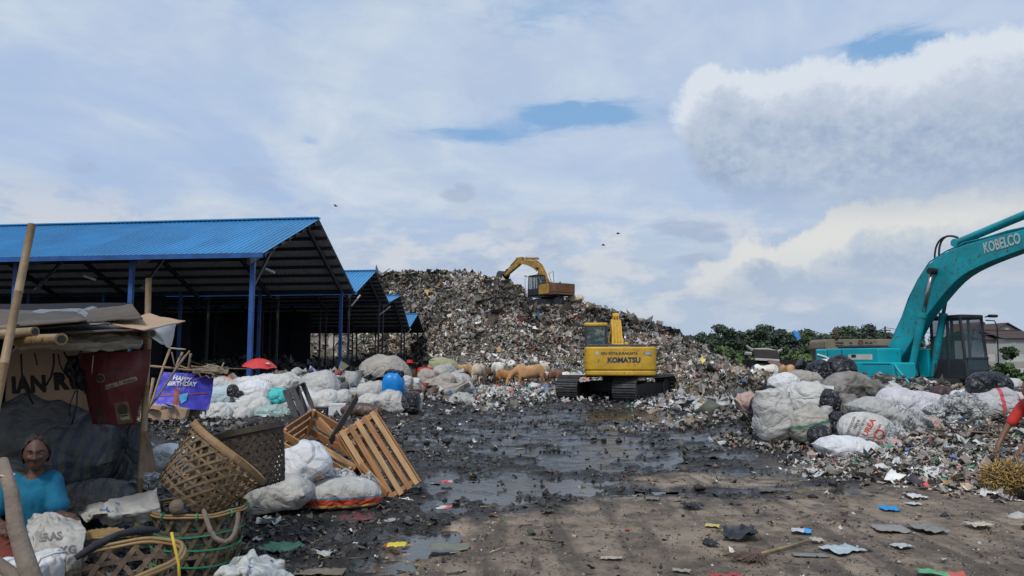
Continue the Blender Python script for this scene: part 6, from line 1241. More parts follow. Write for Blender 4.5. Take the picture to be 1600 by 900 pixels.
M_TARP = mat('grey_tarp', (.16, .175, .19), rough=.6, var=.15, dirt=.35, dirtcol=(.05, .05, .055), bump=.4, bscale=12, crease=.6, cscale=4); M_CLEAR = mat('cloudy_plastic', (.42, .43, .38), rough=.35, var=.3, nscale=6, dirt=.4, dirtcol=(.12, .11, .08), bump=.7, bscale=10, alpha=.92)
M_BAN = mat('blue_banner', (.045, .04, .42), rough=.5, var=.25, nscale=3, dirt=.15, dirtcol=(.02, .02, .15)); M_STRING = mat('black_strap', (.01, .01, .011), rough=.7); M_GSTR = mat('green_strap', (.02, .26, .14), rough=.5, var=.2)
M_BLC = mat('blue_square_cloth', (.34, .33, .30), rough=.85, var=.2, dirt=.45, dirtcol=(.10, .085, .07)); M_BASK = mat('weathered_basket', (.16, .105, .055), rough=.75, var=.5, nscale=12, dirt=.4, dirtcol=(.07, .045, .028), dscale=6); M_BASKD = mat('dark_basket', (.05, .036, .026), rough=.85, var=.4, nscale=12)
def patch(name, rows, m, nu=40, nv=28, amp=.0, freq=4.0, seed=1, th=.004, label=None, cat=None, parent=None, fold=None):
    """rows: grid of world points (top row first); a bent sheet through them"""
    A = np.array([[tuple(p) for p in r] for r in rows], float); nr, nc = A.shape[:2]; tu = np.linspace(0, nc - 1, nu); tv = np.linspace(0, nr - 1, nv)
    def cr(B, t):      # catmull-rom along axis 0
        n = len(B); i = np.clip(np.floor(t).astype(int), 0, n - 2); f = (t - i)[:, None, None] if B.ndim == 3 else (t - i)[:, None]; p1, p2 = B[i], B[i+1]; p0 = B[np.maximum(i-1, 0)]; p3 = B[np.minimum(i+2, n-1)]
        return .5 * (2*p1 + (p2 - p0)*f + (2*p0 - 5*p1 + 4*p2 - p3)*f*f + (3*p1 - p0 - 3*p2 + p3)*f**3)
    G = cr(A, tv); G = cr(G.transpose(1, 0, 2), tu).transpose(1, 0, 2)
    if amp:
        U, Vv = np.meshgrid(np.linspace(0, 1, nu), np.linspace(0, 1, nv)); d = amp * (1 - 3.0 * np.abs(fbm(U*freq + seed, Vv*freq*.7 + seed*2, oct=4, seed=seed))) + amp * 1.6 * fbm(U*freq*.5, Vv*freq*.5 + seed, oct=2, seed=seed+4)
        du = np.gradient(G, axis=1); dv = np.gradient(G, axis=0); n = np.cross(du, dv); n /= np.linalg.norm(n, axis=2, keepdims=True) + 1e-9; G = G + n * d[..., None]
    me = bpy.data.meshes.new(name); me.from_pydata([tuple(q) for q in G.reshape(-1, 3)], [], [tuple(int(q) for q in f) for f in grid_faces(nv, nu)]); me.materials.append(m); me.polygons.foreach_set('use_smooth', [True] * len(me.polygons)); me.update()
    o = link(name, me, parent); s = o.modifiers.new('s', 'SOLIDIFY'); s.thickness = th; s.offset = 0; return tag(o, label, cat)
def bamboo(pts, r, m, label, name='bamboo_pole', node=.35, hollow=True, cat='pole', group=None, n=12):
    a, b = Vector(pts[0]), Vector(pts[-1]); L = (b - a).length; rr = random.Random(int(L * 1000)); k = max(2, int(L / node)); vs = []; rs = []
    bend = Vector((rr.uniform(-1, 1), rr.uniform(-1, 1), rr.uniform(-1, 1))) * L * .006
    for i in range(k + 1):
        t = i / k; base = a.lerp(b, t) + bend * math.sin(t * 3.1)
        for dt, sc in ((-.012, 1.0), (-.004, 1.10), (.004, 1.10), (.012, .985)):
            q = t + dt * .35 / L * 1.0
            if 0 <= q <= 1: vs.append(a.lerp(b, q) + bend * math.sin(q * 3.1)); rs.append(r * sc * (1 - .12 * t))
        if i < k: vs.append(a.lerp(b, t + .5 / k) + bend * math.sin((t + .5/k) * 3.1)); rs.append(r * .95 * (1 - .12 * t))
    m_ = MB(); m_.tube(vs, rs, n, True); o = shade_auto(m_.build(name, m), 50)
    if hollow: d = (b - a).normalized(); e = MB(); e.cyl(b - d*.002, b + d*.003, r * .66, 10); e.build('hollow_shade_disc', M_BLACK, o)  # black disc stands in for the shaded hollow; the pole is solid
    return tag(o, label, cat, group)
# roof of the shelter
def board(px, m, label, ds, name='roof_board', th=.012, cat='board', amp=.012, group=None):
    pts = [P(x, y, d) for (x, y), d in zip(px, ds)]; return patch(name, [[pts[0], pts[1]], [pts[3], pts[2]]], m, 14, 10, amp, 3, int(px[0][0]) % 17 + 1, th, label, cat)
board([(-160, 478), (118, 486), (135, 498), (-160, 522)], M_CARDD, 'dark plywood sheet on the shelter roof, farthest left', (7.2, 6.8, 4.7, 4.5))
board([(30, 478), (150, 474), (172, 502), (40, 500)], M_TARP, 'crumpled grey tarp lying on the shelter roof between the boards', (6.6, 6.6, 5.2, 5.2), 'roof_tarp', .01, 'tarp', .05)
board([(20, 490), (118, 484), (144, 502), (20, 512)], M_WOODD, 'splintered brown board with a broken end on the roof', (5.4, 5.4, 4.75, 4.7), amp=.02)
board([(132, 483), (206, 474), (223, 497), (128, 501)], M_CARDD, 'tilted dark board propped on the shelter roof', (5.9, 5.7, 5.25, 5.3))
board([(150, 500), (235, 489), (290, 500), (225, 512)], M_CARD, 'curved cardboard sheet sticking out at the right of the roof', (5.4, 5.6, 5.5, 5.1), th=.008, amp=.015, cat='cardboard', name='cardboard_sheet')
board([(-260, 500), (60, 503), (60, 515), (-260, 520)], M_WOODD, 'rear part of the low shelter roof, dark and sagging, extended to shade the inside', (9, 8.2, 4.9, 4.9)); board([(60, 498), (215, 503), (222, 516), (60, 520)], M_CARDD, 'dark sheet added as a ceiling to shade the seated woman', (8.0, 7.0, 5.2, 4.9))  # roof carried further back and left to darken the shelter interior
bamboo([P(-60, 517, 4.5), P(28, 511, 4.5)], .023, M_BAMD, 'thin bamboo end poking out above the others at the far left'); bamboo([P(-40, 527, 4.5), P(55, 518, 4.35)], .031, M_BAM, 'upper thick cut bamboo beam end at the left of the roof'); bamboo([P(30, 534, 4.9), P(96, 530, 4.25)], .036, M_BAMY, 'lower cut bamboo beam with an open hollow end')
bamboo([P(60, 521, 5.5), P(226, 516, 5.5)], .032, M_BAMD, 'old bamboo beam carrying the front of the roof'); bamboo([P(190, 528, 6.2), P(238, 521, 5.2)], .03, M_BAMD, 'short dark bamboo stub at the right corner of the roof')
def pole_to_ground(x0, y0, d0, x1, y1, d1, r, m, label, **k):      # passes two photo points, runs on down to the ground
    a, b = P(x0, y0, d0), P(x1, y1, d1); t = (a.z - (gz1(b.x, b.y) - .1)) / (a.z - b.z); return bamboo([a + (b - a) * t, a], r, m, label, **k)
pole_to_ground(50, 351, 4.1, 3, 600, 3.9, .024, M_BAM, 'tall leaning bamboo pole at the left, standing well above the roof'); pole_to_ground(232, 435, 6.7, 229, 520, 6.7, .03, M_BAM, 'straight bamboo pole rising behind the cardboard sheet'); pole_to_ground(232, 530, 5.9, 219, 745, 5.8, .026, M_BAM, 'upright bamboo corner post right of the maroon banner')
o = MB(); a, b = P(3, 720, 3.0), P(48, 900, 2.75); e = b + (b - a) * 1.1; e.z = max(e.z, 0); pts = [a, a.lerp(b, .3) + Vector((.006, 0, 0)), a.lerp(b, .6) + Vector((-.01, 0, .0)), b, b.lerp(e, .5), e]; o.tube(pts, [.022, .026, .029, .034, .037, .04], 12)
tk = tag(o.build('rough_branch', M_STICK, smooth=True), 'rough grey branch with a string round its top, in the near left corner', 'branch'); MB().tube([a.lerp(b, .14) + Vector((.028*math.cos(t_), .028*math.sin(t_), .004*math.sin(t_*3))) for t_ in np.linspace(0, 12.5, 26)], .004, 5).build('string', mat('pale_string', (.5, .38, .36), rough=.8), tk)
tag(MB().tube([P(-30, 860, 2.9), P(30, 905, 2.8), P(90, 980, 2.7)], [.02, .024, .026], 9).build('rough_branch', M_STICK, smooth=True), 'thinner branch crossing the bottom left corner', 'branch')
# hanging plastic, cardboard wall, banner, tarps
patch('plastic_sheet', [[P(22, 527, 5.3), P(70, 522, 5.3), P(120, 521, 5.3), P(170, 522, 5.35), P(224, 524, 5.4)], [P(24, 540, 5.2), P(72, 536, 5.22), P(122, 536, 5.22), P(172, 538, 5.3), P(222, 538, 5.35)], [P(18, 553, 5.3), P(66, 548, 5.35), P(116, 552, 5.3), P(165, 551, 5.4), P(218, 547, 5.45)]], M_CLEAR, 90, 22, .022, 9, 3, .003, 'strip of cloudy plastic hanging along the front of the roof', 'plastic sheet')
cb = patch('cardboard_sheet', [[P(12, 545, 5.95), P(75, 543, 5.95), P(140, 545, 6.0)], [P(10, 600, 5.9), P(75, 592, 5.9), P(140, 598, 5.95)], [P(8, 634, 5.9), P(75, 640, 5.9), P(138, 648, 5.95)]], M_CARD, 30, 24, .008, 3, 5, .008, 'cardboard panel with large black letters behind the hanging straps', 'cardboard')
project_text(cb, 'IAN', 45, 602, 26, 3, 5.9, M_INKK, sx=.92, bold=.05, off=.01); project_text(cb, 'R', 94, 597, 26, 4, 5.9, M_INKK, sx=1.0, bold=.06, off=.01); project_text(cb, 'I', 115, 595, 27, 4, 5.9, M_INKK, sx=1.0, bold=.06, off=.01)
bn = patch('banner', [[P(122, 552, 5.75), P(160, 550, 5.65), P(200, 549, 5.65), P(236, 545, 5.7)], [P(124, 585, 5.75), P(160, 590, 5.62), P(200, 590, 5.62), P(231, 590, 5.72)], [P(134, 630, 5.8), P(165, 630, 5.66), P(196, 630, 5.66), P(222, 626, 5.76)], [P(144, 663, 5.8), P(165, 664, 5.72), P(190, 665, 5.72), P(212, 664, 5.8)]], M_MAROON, 50, 44, .012, 3, 9, .004, 'dark maroon printed banner hanging from the shelter roof', 'banner')
def flat_on(target, poly, d, m, name, off=.004):       # a printed shape laid on a surface along the view
    mw = target.matrix_world; bm = bmesh.new(); bm.from_mesh(target.data); bm.transform(mw); bvh = BVHTree.FromBMesh(bm); bm.free(); b2 = bmesh.new(); cpos = Vector((0, 0, CAMZ)); f = b2.faces.new([b2.verts.new((x, y, 0)) for x, y in poly]); bmesh.ops.triangulate(b2, faces=[f])
    for _ in range(3): bmesh.ops.subdivide_edges(b2, edges=[e for e in b2.edges if e.calc_length() > 5], cuts=1); bmesh.ops.triangulate(b2, faces=[q for q in b2.faces if len(q.verts) > 3])
    dead = []
    for v in b2.verts:
        dr = (P(v.co.x, v.co.y, d) - cpos).normalized(); h = bvh.ray_cast(cpos, dr)
        if h[0] is None: dead.append(v)
        else: v.co = h[0] - dr * off
    bmesh.ops.delete(b2, geom=dead, context='VERTS'); me = bpy.data.meshes.new(name); b2.to_mesh(me); b2.free(); me.materials.append(m); return link(name, me, target)
bpy.context.view_layer.update()
def capsule(x0, y0, x1, y1, r, n=8):
    a = math.atan2(y1-y0, x1-x0); return [(x1 + r*math.cos(a - math.pi/2 + math.pi*i/n), y1 + r*math.sin(a - math.pi/2 + math.pi*i/n)) for i in range(n+1)] + [(x0 + r*math.cos(a + math.pi/2 + math.pi*i/n), y0 + r*math.sin(a + math.pi/2 + math.pi*i/n)) for i in range(n+1)]
M_PALE = mat('pale_print', (.30, .25, .19), rough=.6, var=.2); M_BRNP = mat('brown_print', (.05, .035, .02), rough=.6, var=.3); M_GRNP = mat('green_print', (.02, .10, .06), rough=.6)
flat_on(bn, capsule(152, 609, 211, 592, 3.4), 5.6, M_PALE, 'printed_bar'); project_text(bn, 'HANYA', 202, 595, 4.2, 193, 5.6, M_INKK, bold=.02, off=.008); project_text(bn, 'RP 29.000', 167, 605, 4, 193, 5.6, M_BRNP, bold=.01, off=.008)
for cx, cy, r in ((157, 591, 7), (130, 598, 6.5)):
    ring = [(cx + r*math.cos(a), cy + r*math.sin(a)) for a in np.linspace(0, 6.283, 20)[:-1]]; flat_on(bn, ring, 5.6, M_PALE, 'printed_ring'); flat_on(bn, [(cx + (x-cx)*.84, cy + (y-cy)*.84) for x, y in ring], 5.6, M_BRNP, 'printed_disc', .007)
for pts, k in (([(178, 630), (200, 627), (208, 660), (184, 663)], 1), ([(146, 640), (162, 637), (170, 661), (152, 662)], .6)):
    flat_on(bn, pts, 5.6, mat('ochre_print_%d' % (k*10), (.14*k, .09*k, .04*k), rough=.6, var=.3), 'printed_picture'); cx, cy = sum(p[0] for p in pts)/4 - 1, sum(p[1] for p in pts)/4 - 5; flat_on(bn, [(cx + 8*k*math.cos(a), cy + 9*k*math.sin(a)) for a in np.linspace(0, 6.283, 14)[:-1]], 5.6, M_BRNP, 'printed_disc', .007)
    if k == 1: flat_on(bn, [(187, 648), (201, 646), (203, 655), (189, 657)], 5.6, M_PALE, 'printed_patch', .008); flat_on(bn, [(188, 649), (200, 647), (200, 650), (189, 652)], 5.6, M_GRNP, 'printed_patch', .011)
patch('black_plastic', [[P(104, 556, 5.8), P(136, 552, 5.75)], [P(100, 580, 5.8), P(128, 585, 5.7)], [P(112, 605, 5.8), P(132, 615, 5.75)]], MATS['black_plastic_bag'], 16, 20, .02, 3, 4, .004, 'black plastic flap between the cardboard panel and the maroon banner', 'plastic')
patch('grey_tarp', [[P(128, 650, 6.3), P(175, 655, 6.25), P(222, 662, 6.1)], [P(128, 710, 6.2), P(180, 712, 6.15), P(222, 715, 6.05)], [P(140, 775, 6.1), P(180, 772, 6.1), P(216, 765, 6.0)]], M_TARP, 30, 30, .02, 3, 6, .005, 'grey tarp wall under the maroon banner', 'tarp')
patch('cloth_flap', [[P(214, 508, 5.7), P(245, 505, 6.0), P(276, 504, 6.2)], [P(228, 518, 5.9), P(250, 520, 6.0), P(275, 520, 6.2)], [P(250, 532, 6.0), P(262, 540, 6.1), P(270, 546, 6.2)]], mat('white_cloth', (.5, .51, .52), rough=.7, var=.1, dirt=.3), 22, 18, .02, 2, 8, .004, 'white cloth corner hanging below the cardboard at the right of the roof', 'cloth')
patch('cardboard_sheet', [[P(220, 668, 5.95), P(232, 672, 5.98)], [P(219, 720, 5.9), P(243, 725, 6.0)], [P(216, 775, 5.9), P(246, 775, 6.0)]], mat('peeling_cardboard', (.26, .17, .12), rough=.9, dirt=.7, dirtcol=(.06, .05, .04), dscale=5), 14, 24, .015, 4, 3, .005, 'narrow peeling cardboard strip behind the corner post', 'cardboard')
curtain('darkening_tarp', (-5.3, 3.3, 0), (-5.0, 7.4, 0), 0, 2.05, .05, 'dark tarp closing the left side of the shelter, added to darken the inside', 'tarp', M_DARKEN, 40, 10); curtain('darkening_tarp', (-6.0, 7.4, 0), (-3.72, 7.2, 0), 0, 2.15, .05, 'dark tarp closing the rear of the shelter, added to darken the inside', 'tarp', M_DARKEN, 40, 10)  # both tarps added to keep light out of the shelter
for i, (x0, y0, x1, y1, x2, y2, x3, y3, w) in enumerate(((33, 553, 34, 580, 36, 600, 52, 632, 2.0), (84, 552, 84, 570, 80, 588, 72, 602, 2.4), (91, 552, 93, 568, 98, 578, 102, 584, 1.6), (54, 551, 56, 560, 57, 565, 58, 570, 1.6), (100, 550, 108, 565, 112, 575, 116, 590, 2), (118, 610, 110, 630, 108, 640, 108, 650, 1.2), (121, 608, 120, 630, 116, 650, 112, 662, 1.6), (146, 555, 144, 575, 144, 580, 143, 585, 1.1), (127, 545, 125, 556, 125, 560, 124, 572, 2.2), (193, 527, 194, 532, 194, 540, 195, 546, 1.8))):
    tag(MB().tube([P(x0, y0, 5.55), P(x1, y1, 5.56), P(x2, y2, 5.56), P(x3, y3, 5.6)], w * MPP(5.55) * .7, 5).build('hanging_strap', M_STRING if i != 7 else M_CLEAR, smooth=True), ['leftmost black strap crossing the first letter', 'thick black strap in front of the letter N', 'black strap reaching the top of the letter R', 'short black strap stub between two long ones', 'black strap beside the black plastic flap', 'thin black string under the black plastic flap', 'double black string hanging to the big dark sack', 'pale string over the maroon banner', 'short black strap at the edge of the black plastic', 'black tie on the roof plastic near the corner post'][i], 'strap', 'straps hanging from the shelter roof')
# big dark sacks behind the woman
sack(78, 698, 205, 128, -8, 6.0, 'dk', 'pillow', 'huge dark striped sack behind the seated woman', dep=.7, wr=1.2); sack(150, 783, 130, 50, 4, 5.75, 'dk', 'round', 'lower dark striped sack under the huge one', dep=.9, wr=1.3)
sack(262, 722, 58, 50, -50, 7.5, 'w2', 'round', 'white sack seen between the cardboard strip and the tilted basket', wr=.5); sack(458, 738, 118, 62, 35, 7.9, 'w2', 'tied', 'large clean white sack behind the tilted basket', flip=True, wr=1.0); sack(430, 772, 112, 56, 8, 7.6, 'gw', 'pillow', 'greyish white sack with a stitched seam in front of the large clean one', dep=1.2, wr=.9)
sack(530, 752, 62, 30, 5, 8.3, 'c', 'round', 'clear plastic bag of greens behind the red striped sack', wr=1.2, lump=.3); sack(532, 773, 124, 44, 2, 7.9, 'rs', 'round', 'sack with red, blue and purple stripes lying before the crates', dep=1.3, wr=.8); sack(570, 765, 44, 38, 0, 8.0, 'c', 'round', 'clear bag at the right end of the red striped sack', lump=.4)
sack(236, 752, 26, 34, 80, 5.9, 'c', 'round', 'small bundle of crushed bottles at the foot of the corner post', lump=.6)
# cloths
def squares(target, lst, m, d):
    bpy.context.view_layer.update()
    for pts in lst: flat_on(target, pts, d, m, 'printed_square', .004)
bc = patch('patterned_tarp', [[P(118, 795, 5.3), P(150, 778, 5.4), P(185, 768, 5.5), P(245, 760, 5.6)], [P(124, 802, 5.1), P(155, 790, 5.1), P(190, 782, 5.2), P(246, 772, 5.3)], [P(130, 808, 4.95), P(160, 800, 4.9), P(200, 800, 5.0), P(250, 788, 5.1)], [P(135, 822, 5.0), P(165, 820, 5.0), P(200, 820, 5.05), P(252, 815, 5.1)]], M_BLC, 60, 36, .05, 4, 13, .004, 'crumpled white tarp with blue squares right of the woman', 'tarp')
M_BSQ = mat('blue_print', (.03, .10, .28), rough=.7, var=.3); squares(bc, [[(178, 772), (194, 769), (196, 776), (181, 779)], [(202, 766), (216, 763), (220, 770), (206, 773)], [(176, 783), (186, 780), (188, 792), (178, 795)], [(155, 796), (172, 790), (178, 800), (160, 806)]], M_BSQ, 5.2)
br_ = patch('rice_sack', [[P(38, 806, 4.75), P(62, 796, 4.7), P(90, 795, 4.65), P(126, 803, 4.6)], [P(38, 825, 4.55), P(66, 812, 4.5), P(96, 814, 4.45), P(134, 822, 4.45)], [P(40, 850, 4.45), P(70, 842, 4.38), P(100, 840, 4.35), P(133, 838, 4.4)], [P(38, 885, 4.4), P(68, 880, 4.33), P(100, 878, 4.3), P(128, 872, 4.35)], [P(38, 930, 4.45), P(68, 930, 4.4), P(100, 930, 4.4), P(128, 925, 4.45)]], sackm('old_white_sack', (.42, .41, .38), dirt=.55), 56, 50, .03, 3.5, 21, .006, 'empty white rice sack with black capitals across the lap of the woman', 'sack')
bpy.context.view_layer.update(); project_text(br_, 'BERAS', 74, 840, 13, 7, 4.4, M_INKG, bold=.05, sx=.95); project_text(br_, 'KG', 107, 860, 13, 8, 4.4, M_INKG, bold=.05)
patch('plastic_sheet', [[P(-20, 872, 4.0), P(30, 862, 4.0), P(78, 851, 4.05), P(100, 858, 4.1)], [P(-20, 890, 3.9), P(35, 880, 3.85), P(80, 872, 3.9), P(104, 870, 4.0)], [P(-20, 920, 3.9), P(35, 920, 3.85), P(80, 915, 3.9), P(108, 905, 4.0)]], mat('white_cloth', (.5, .51, .52)), 40, 26, .03, 4, 5, .004, 'white plastic sheet in front of the rice sack', 'plastic sheet')
tag(MB().tube([P(66, 905, 3.85), P(58, 885, 3.85), P(64, 872, 3.85), P(85, 864, 3.85), P(104, 862, 3.9)], .006, 6).build('white_cable', M_WHITE, smooth=True), 'white cable looped over the basket in the near left corner', 'cable')
rg = patch('white_rag', [[P(330, 900, 5.1), P(345, 876, 5.15), P(372, 858, 5.2), P(398, 853, 5.3), P(420, 862, 5.4)], [P(318, 915, 4.95), P(350, 885, 4.9), P(380, 872, 4.95), P(410, 866, 5.1), P(448, 870, 5.3)], [P(310, 935, 4.9), P(352, 905, 4.8), P(388, 895, 4.8), P(420, 892, 5.0), P(458, 888, 5.25)], [P(300, 960, 4.95), P(350, 940, 4.85), P(390, 935, 4.85), P(430, 930, 5.0), P(470, 915, 5.2)]], sackm('pale_rag', (.46, .48, .46), dirt=.3), 60, 44, .055, 4, 17, .004, 'crumpled pale tarp with blue specks at the bottom, right of the green strapped basket', 'tarp')
squares(rg, [[(388, 880), (397, 884), (394, 892), (388, 888)], [(424, 868), (430, 874), (426, 880), (421, 875)]], M_BSQ, 5.0)
# woven baskets ------------------------------------------------------------------
def basket(c, axis, r0, r1, H, m, label, nd=22, rings=5, rimm=None, strapm=None, w=.016, twist=1.15, spin=0, rimr=.014, band=False, gaps=1.0, cat='basket', base=True):
    rt = empty('woven_basket', c, (0, 0, 0), label, cat); rt.rotation_mode = 'QUATERNION'; rt.rotation_quaternion = Vector(axis).normalized().to_track_quat('Z', 'Y') @ Quaternion((0, 0, 1), R(spin))
    def strip(sgn):
        n = 16; vs = []; off = .004 * sgn
        for i in range(n + 1):
            t = i / n; r = r0 + (r1 - r0) * t ** .8; a = sgn * twist * t; rr = r + .003 * math.sin(i * 2.6) + off; dx = Vector((-math.sin(a), math.cos(a), 0)); tg = (Vector((math.cos(a) * (r1 - r0) + 0, math.sin(a) * (r1 - r0), H)) + dx * r * sgn * twist).normalized(); nr = Vector((math.cos(a), math.sin(a), 0)); sd_ = tg.cross(nr).normalized(); p = Vector((math.cos(a)*rr, math.sin(a)*rr, H*t)); vs += [p - sd_*w/2, p + sd_*w/2]
        me = bpy.data.meshes.new('strip'); me.from_pydata([tuple(v) for v in vs] + [tuple(v * .992) for v in vs], [], [(2*i, 2*i+1, 2*i+3, 2*i+2) for i in range(n)] + [(2*n+2+2*i, 2*n+2+2*i+2, 2*n+2+2*i+3, 2*n+2+2*i+1) for i in range(n)]); me.materials.append(m); me.update(); return me
    for sgn in (1, -1):
        me = strip(sgn)
        for k in range(nd): link('strip', me, rt, None, (0, 0, 2*math.pi*(k + .25*(sgn < 0))/nd + random.uniform(-.015, .015)))
    def ring(t, wz, m_, nm, ro=0.0, thk=.005):
        r = r0 + (r1 - r0) * t ** .8 + ro; n = 40; vs = []; q = random.uniform(0, 6)
        for i in range(n): a = 2*math.pi*i/n; z = H*t + .006*math.sin(a*3 + q); rr = r + .003*math.sin(a*11 + q); vs += [(math.cos(a)*rr, math.sin(a)*rr, z - wz/2), (math.cos(a)*rr, math.sin(a)*rr, z + wz/2), (math.cos(a)*(rr-thk), math.sin(a)*(rr-thk), z + wz/2), (math.cos(a)*(rr-thk), math.sin(a)*(rr-thk), z - wz/2)]
        MB().add(vs, [(4*i+k, 4*((i+1) % n)+k, 4*((i+1) % n)+(k+1) % 4, 4*i+(k+1) % 4) for i in range(n) for k in range(4)]).build(nm, m_, rt)
    for j in range(rings): ring((j + .6) / (rings + .3), w * .9, m, 'ring', .002)
    if strapm:
        for t in (.14, .34, .56, .76): ring(t, .009, strapm, 'strap', .009, .006)
    rimm = rimm or m
    if band: ring(.985, .05, rimm, 'rim', .012, .012); ring(.95, .014, m, 'rim_edge', .02, .01)
    else:
        for q, (dr, dz) in enumerate(((.0, 0), (.014, .006), (.004, .02))):
            n = 44; MB().tube([(math.cos(6.283*i/n)*(r1+dr+.004*math.sin(i*1.3+q)), math.sin(6.283*i/n)*(r1+dr+.004*math.sin(i*1.1+q)), H+dz+.004*math.sin(i*.9)) for i in range(n+1)], rimr * .6, 6, False).build('rim', rimm, rt, True)
        if strapm:
            for k in range(9): a = 6.283*k/9 + .3; c0 = Vector((math.cos(a)*(r1+.006), math.sin(a)*(r1+.006), H+.008)); rd = Vector((math.cos(a), math.sin(a), 0)); MB().tube([c0 + rd*.024*math.cos(t) + Vector((0, 0, .024*math.sin(t))) for t in np.linspace(0, 6.283, 11)], .005, 5, False).build('rim_tie', strapm, rt)
    if base:
        for k in range(10): y = r0 * (-.9 + 1.8*k/9); l = math.sqrt(max(r0*r0 - y*y, 0)); MB().box((0, y, .002), (2*l, w*1.2, .004)).build('base_strip', m, rt); MB().box((y, 0, .008), (w*1.2, 2*l, .004)).build('base_strip', m, rt)
    return rt
ax = Vector((.60, .30, .74)).normalized(); cT = P(296, 772, 5.35); basket(cT - ax*.05, ax, .225, .325, .43, M_BASK, 'tilted open weave bamboo basket with a broad flat rim, lying on top of another', 26, 5, mat('tan_rim', (.27, .17, .08), rough=.7, var=.3, grain=.3, dirt=.3), w=.017, band=True, twist=.95)
basket((P(392, 765, 6.3)), Vector((-.28, .1, .95)), .27, .36, .46, M_BASKD, 'dark mud coloured basket behind the tilted one', 30, 7, M_BASKD, w=.022, twist=1.2, band=True)
cG = P(305, 900, 5.35); basket((cG.x, 5.35, .06), (0.02, -.03, 1), .26, .315, .50, mat('green_brown_basket', (.11, .085, .05), rough=.75, var=.5, nscale=10, dirt=.3), 'upright basket with green straps below the tilted one', 18, 3, M_BAMY, M_GSTR, w=.026, twist=.9)
cB = P(165, 930, 4.1); basket((cB.x, 4.15, .12), (-.10, -.10, 1), .27, .40, .36, mat('brown_grey_basket', (.12, .085, .06), rough=.8, var=.5, nscale=10), 'broken low basket with a yellow bamboo rim in the near left corner', 16, 3, M_BAMY, w=.028, twist=.9, rimr=.02)
r_ = np.random.default_rng(77); n = 500; a = r_.uniform(0, 6.28, n); q = np.sqrt(r_.random(n)) * .30; scatter('basket_waste', np.stack([cB.x + np.cos(a)*q, 4.15 + np.sin(a)*q, .2 + r_.uniform(0, .14, n)], 1), r_.uniform(.03, .11, n), pick(r_, n, PAL_MOUND) * .45, T_SHEET + T_STICK * 3, M_SCRAP, r_)
fl = patch('flat_woven_tray', [[P(132, 829, 4.7), P(165, 825, 4.75), P(212, 826, 4.8)], [P(132, 842, 4.6), P(165, 838, 4.6), P(215, 836, 4.65)]], M_BAMY, 40, 8, .012, 12, 3, .012, 'strip of woven bamboo wall rising behind the broken basket', 'basket')
tag(MB().tube([P(118, 872, 4.0), P(150, 852, 4.05), P(185, 835, 4.15), P(215, 829, 4.25), P(250, 828, 4.3)], [.015, .024, .017, .026, .014], 8).build('cloth_roll', mat('black_rag', (.02,.02,.028), rough=.9, var=.4, bump=.8, bscale=20), smooth=True), 'dark cloth twisted round the rim of the broken basket', 'cloth'); tag(MB().tube([P(268, 832, 3.95), P(272, 850, 3.93), P(279, 880, 3.92), P(281, 915, 3.9)], .008, 6).build('yellow_strap', mat('yellow_strap', (.5, .36, .03), rough=.5), smooth=True), 'yellow strap hanging from the rim of the broken basket', 'strap')
tag(MB().tube([P(318, 797, 4.98), P(321, 806, 4.94), P(325, 818, 4.91), P(329, 830, 4.9), P(335, 839, 4.9), P(343, 845, 4.9), P(352, 847, 4.91), P(360, 843, 4.93), P(366, 835, 4.95), P(370, 822, 4.97), P(372, 811, 4.99), P(372, 800, 5.0)], [.014, .017, .015, .018, .015, .018, .016, .018, .015, .017, .015, .014], 8).build('cloth_rope', M_STICK, smooth=True), 'thick brown cloth rope looped over the green strapped basket', 'rope'); tag(MB().sphere(P(276, 792, 5.0), (.05, .04, .05), 12, 8).build('cloth_knot', M_STICK, smooth=True), 'brown cloth knot on the rim of the green strapped basket', 'knot')
# blue banner lean-to in the middle distance
D = 15.0; bb = patch('birthday_banner', [[P(254, 580, D), P(290, 582, D), P(335, 586, D+.3)], [P(242, 610, D-.1), P(285, 612, D-.15), P(332, 612, D+.2)], [P(232, 634, D-.3), P(280, 638, D-.3), P(326, 640, D)]], M_BAN, 44, 30, .05, 3, 7, .008, 'blue birthday banner hung on the stick lean-to', 'banner')
bpy.context.view_layer.update(); mwt = mat('white_print', (.55, .55, .6), rough=.6); project_text(bb, 'HAPPY', 284, 592, 7, -8, D, mwt, bold=.04, shear=.2, off=.03); project_text(bb, 'BIRTHDAY', 284, 600, 7, -2, D, mwt, bold=.04, shear=.1, off=.03)
flat_on(bb, [(272, 607), (279, 606), (283, 620), (280, 634), (269, 633), (272, 620)], D, mat('red_figure_print', (.22, .04, .05), rough=.6, var=.3), 'printed_picture', .025); flat_on(bb, [(279, 617), (294, 614), (291, 626), (283, 631)], D, mat('sky_blue_print', (.05, .32, .6), rough=.6), 'printed_picture', .03); flat_on(bb, [(236, 618), (325, 613), (325, 615), (236, 620)], D, mat('red_figure_print', (.2, .03, .06)), 'printed_bar', .02); project_text(bb, 'SELAMAT ULANG TAHUN', 257, 633, 3, -3, D, mwt, off=.03)
def stick(x0, y0, d0, x1, y1, d1, wpx, m, label, g=None, k=5): a, b = P(x0, y0, d0), P(x1, y1, d1); rr = random.Random(x0*7+y1); tag(MB().tube([a.lerp(b, t/4) + Vector((rr.uniform(-1, 1), 0, rr.uniform(-1, 1))) * .012 * (b-a).length for t in range(5)], [wpx*MPP(d0)*.5*(1 - .08*t) for t in range(5)], 7).build('stick', m, smooth=True), label, 'stick', g)
SG = 'sticks of the lean-to with the blue banner'
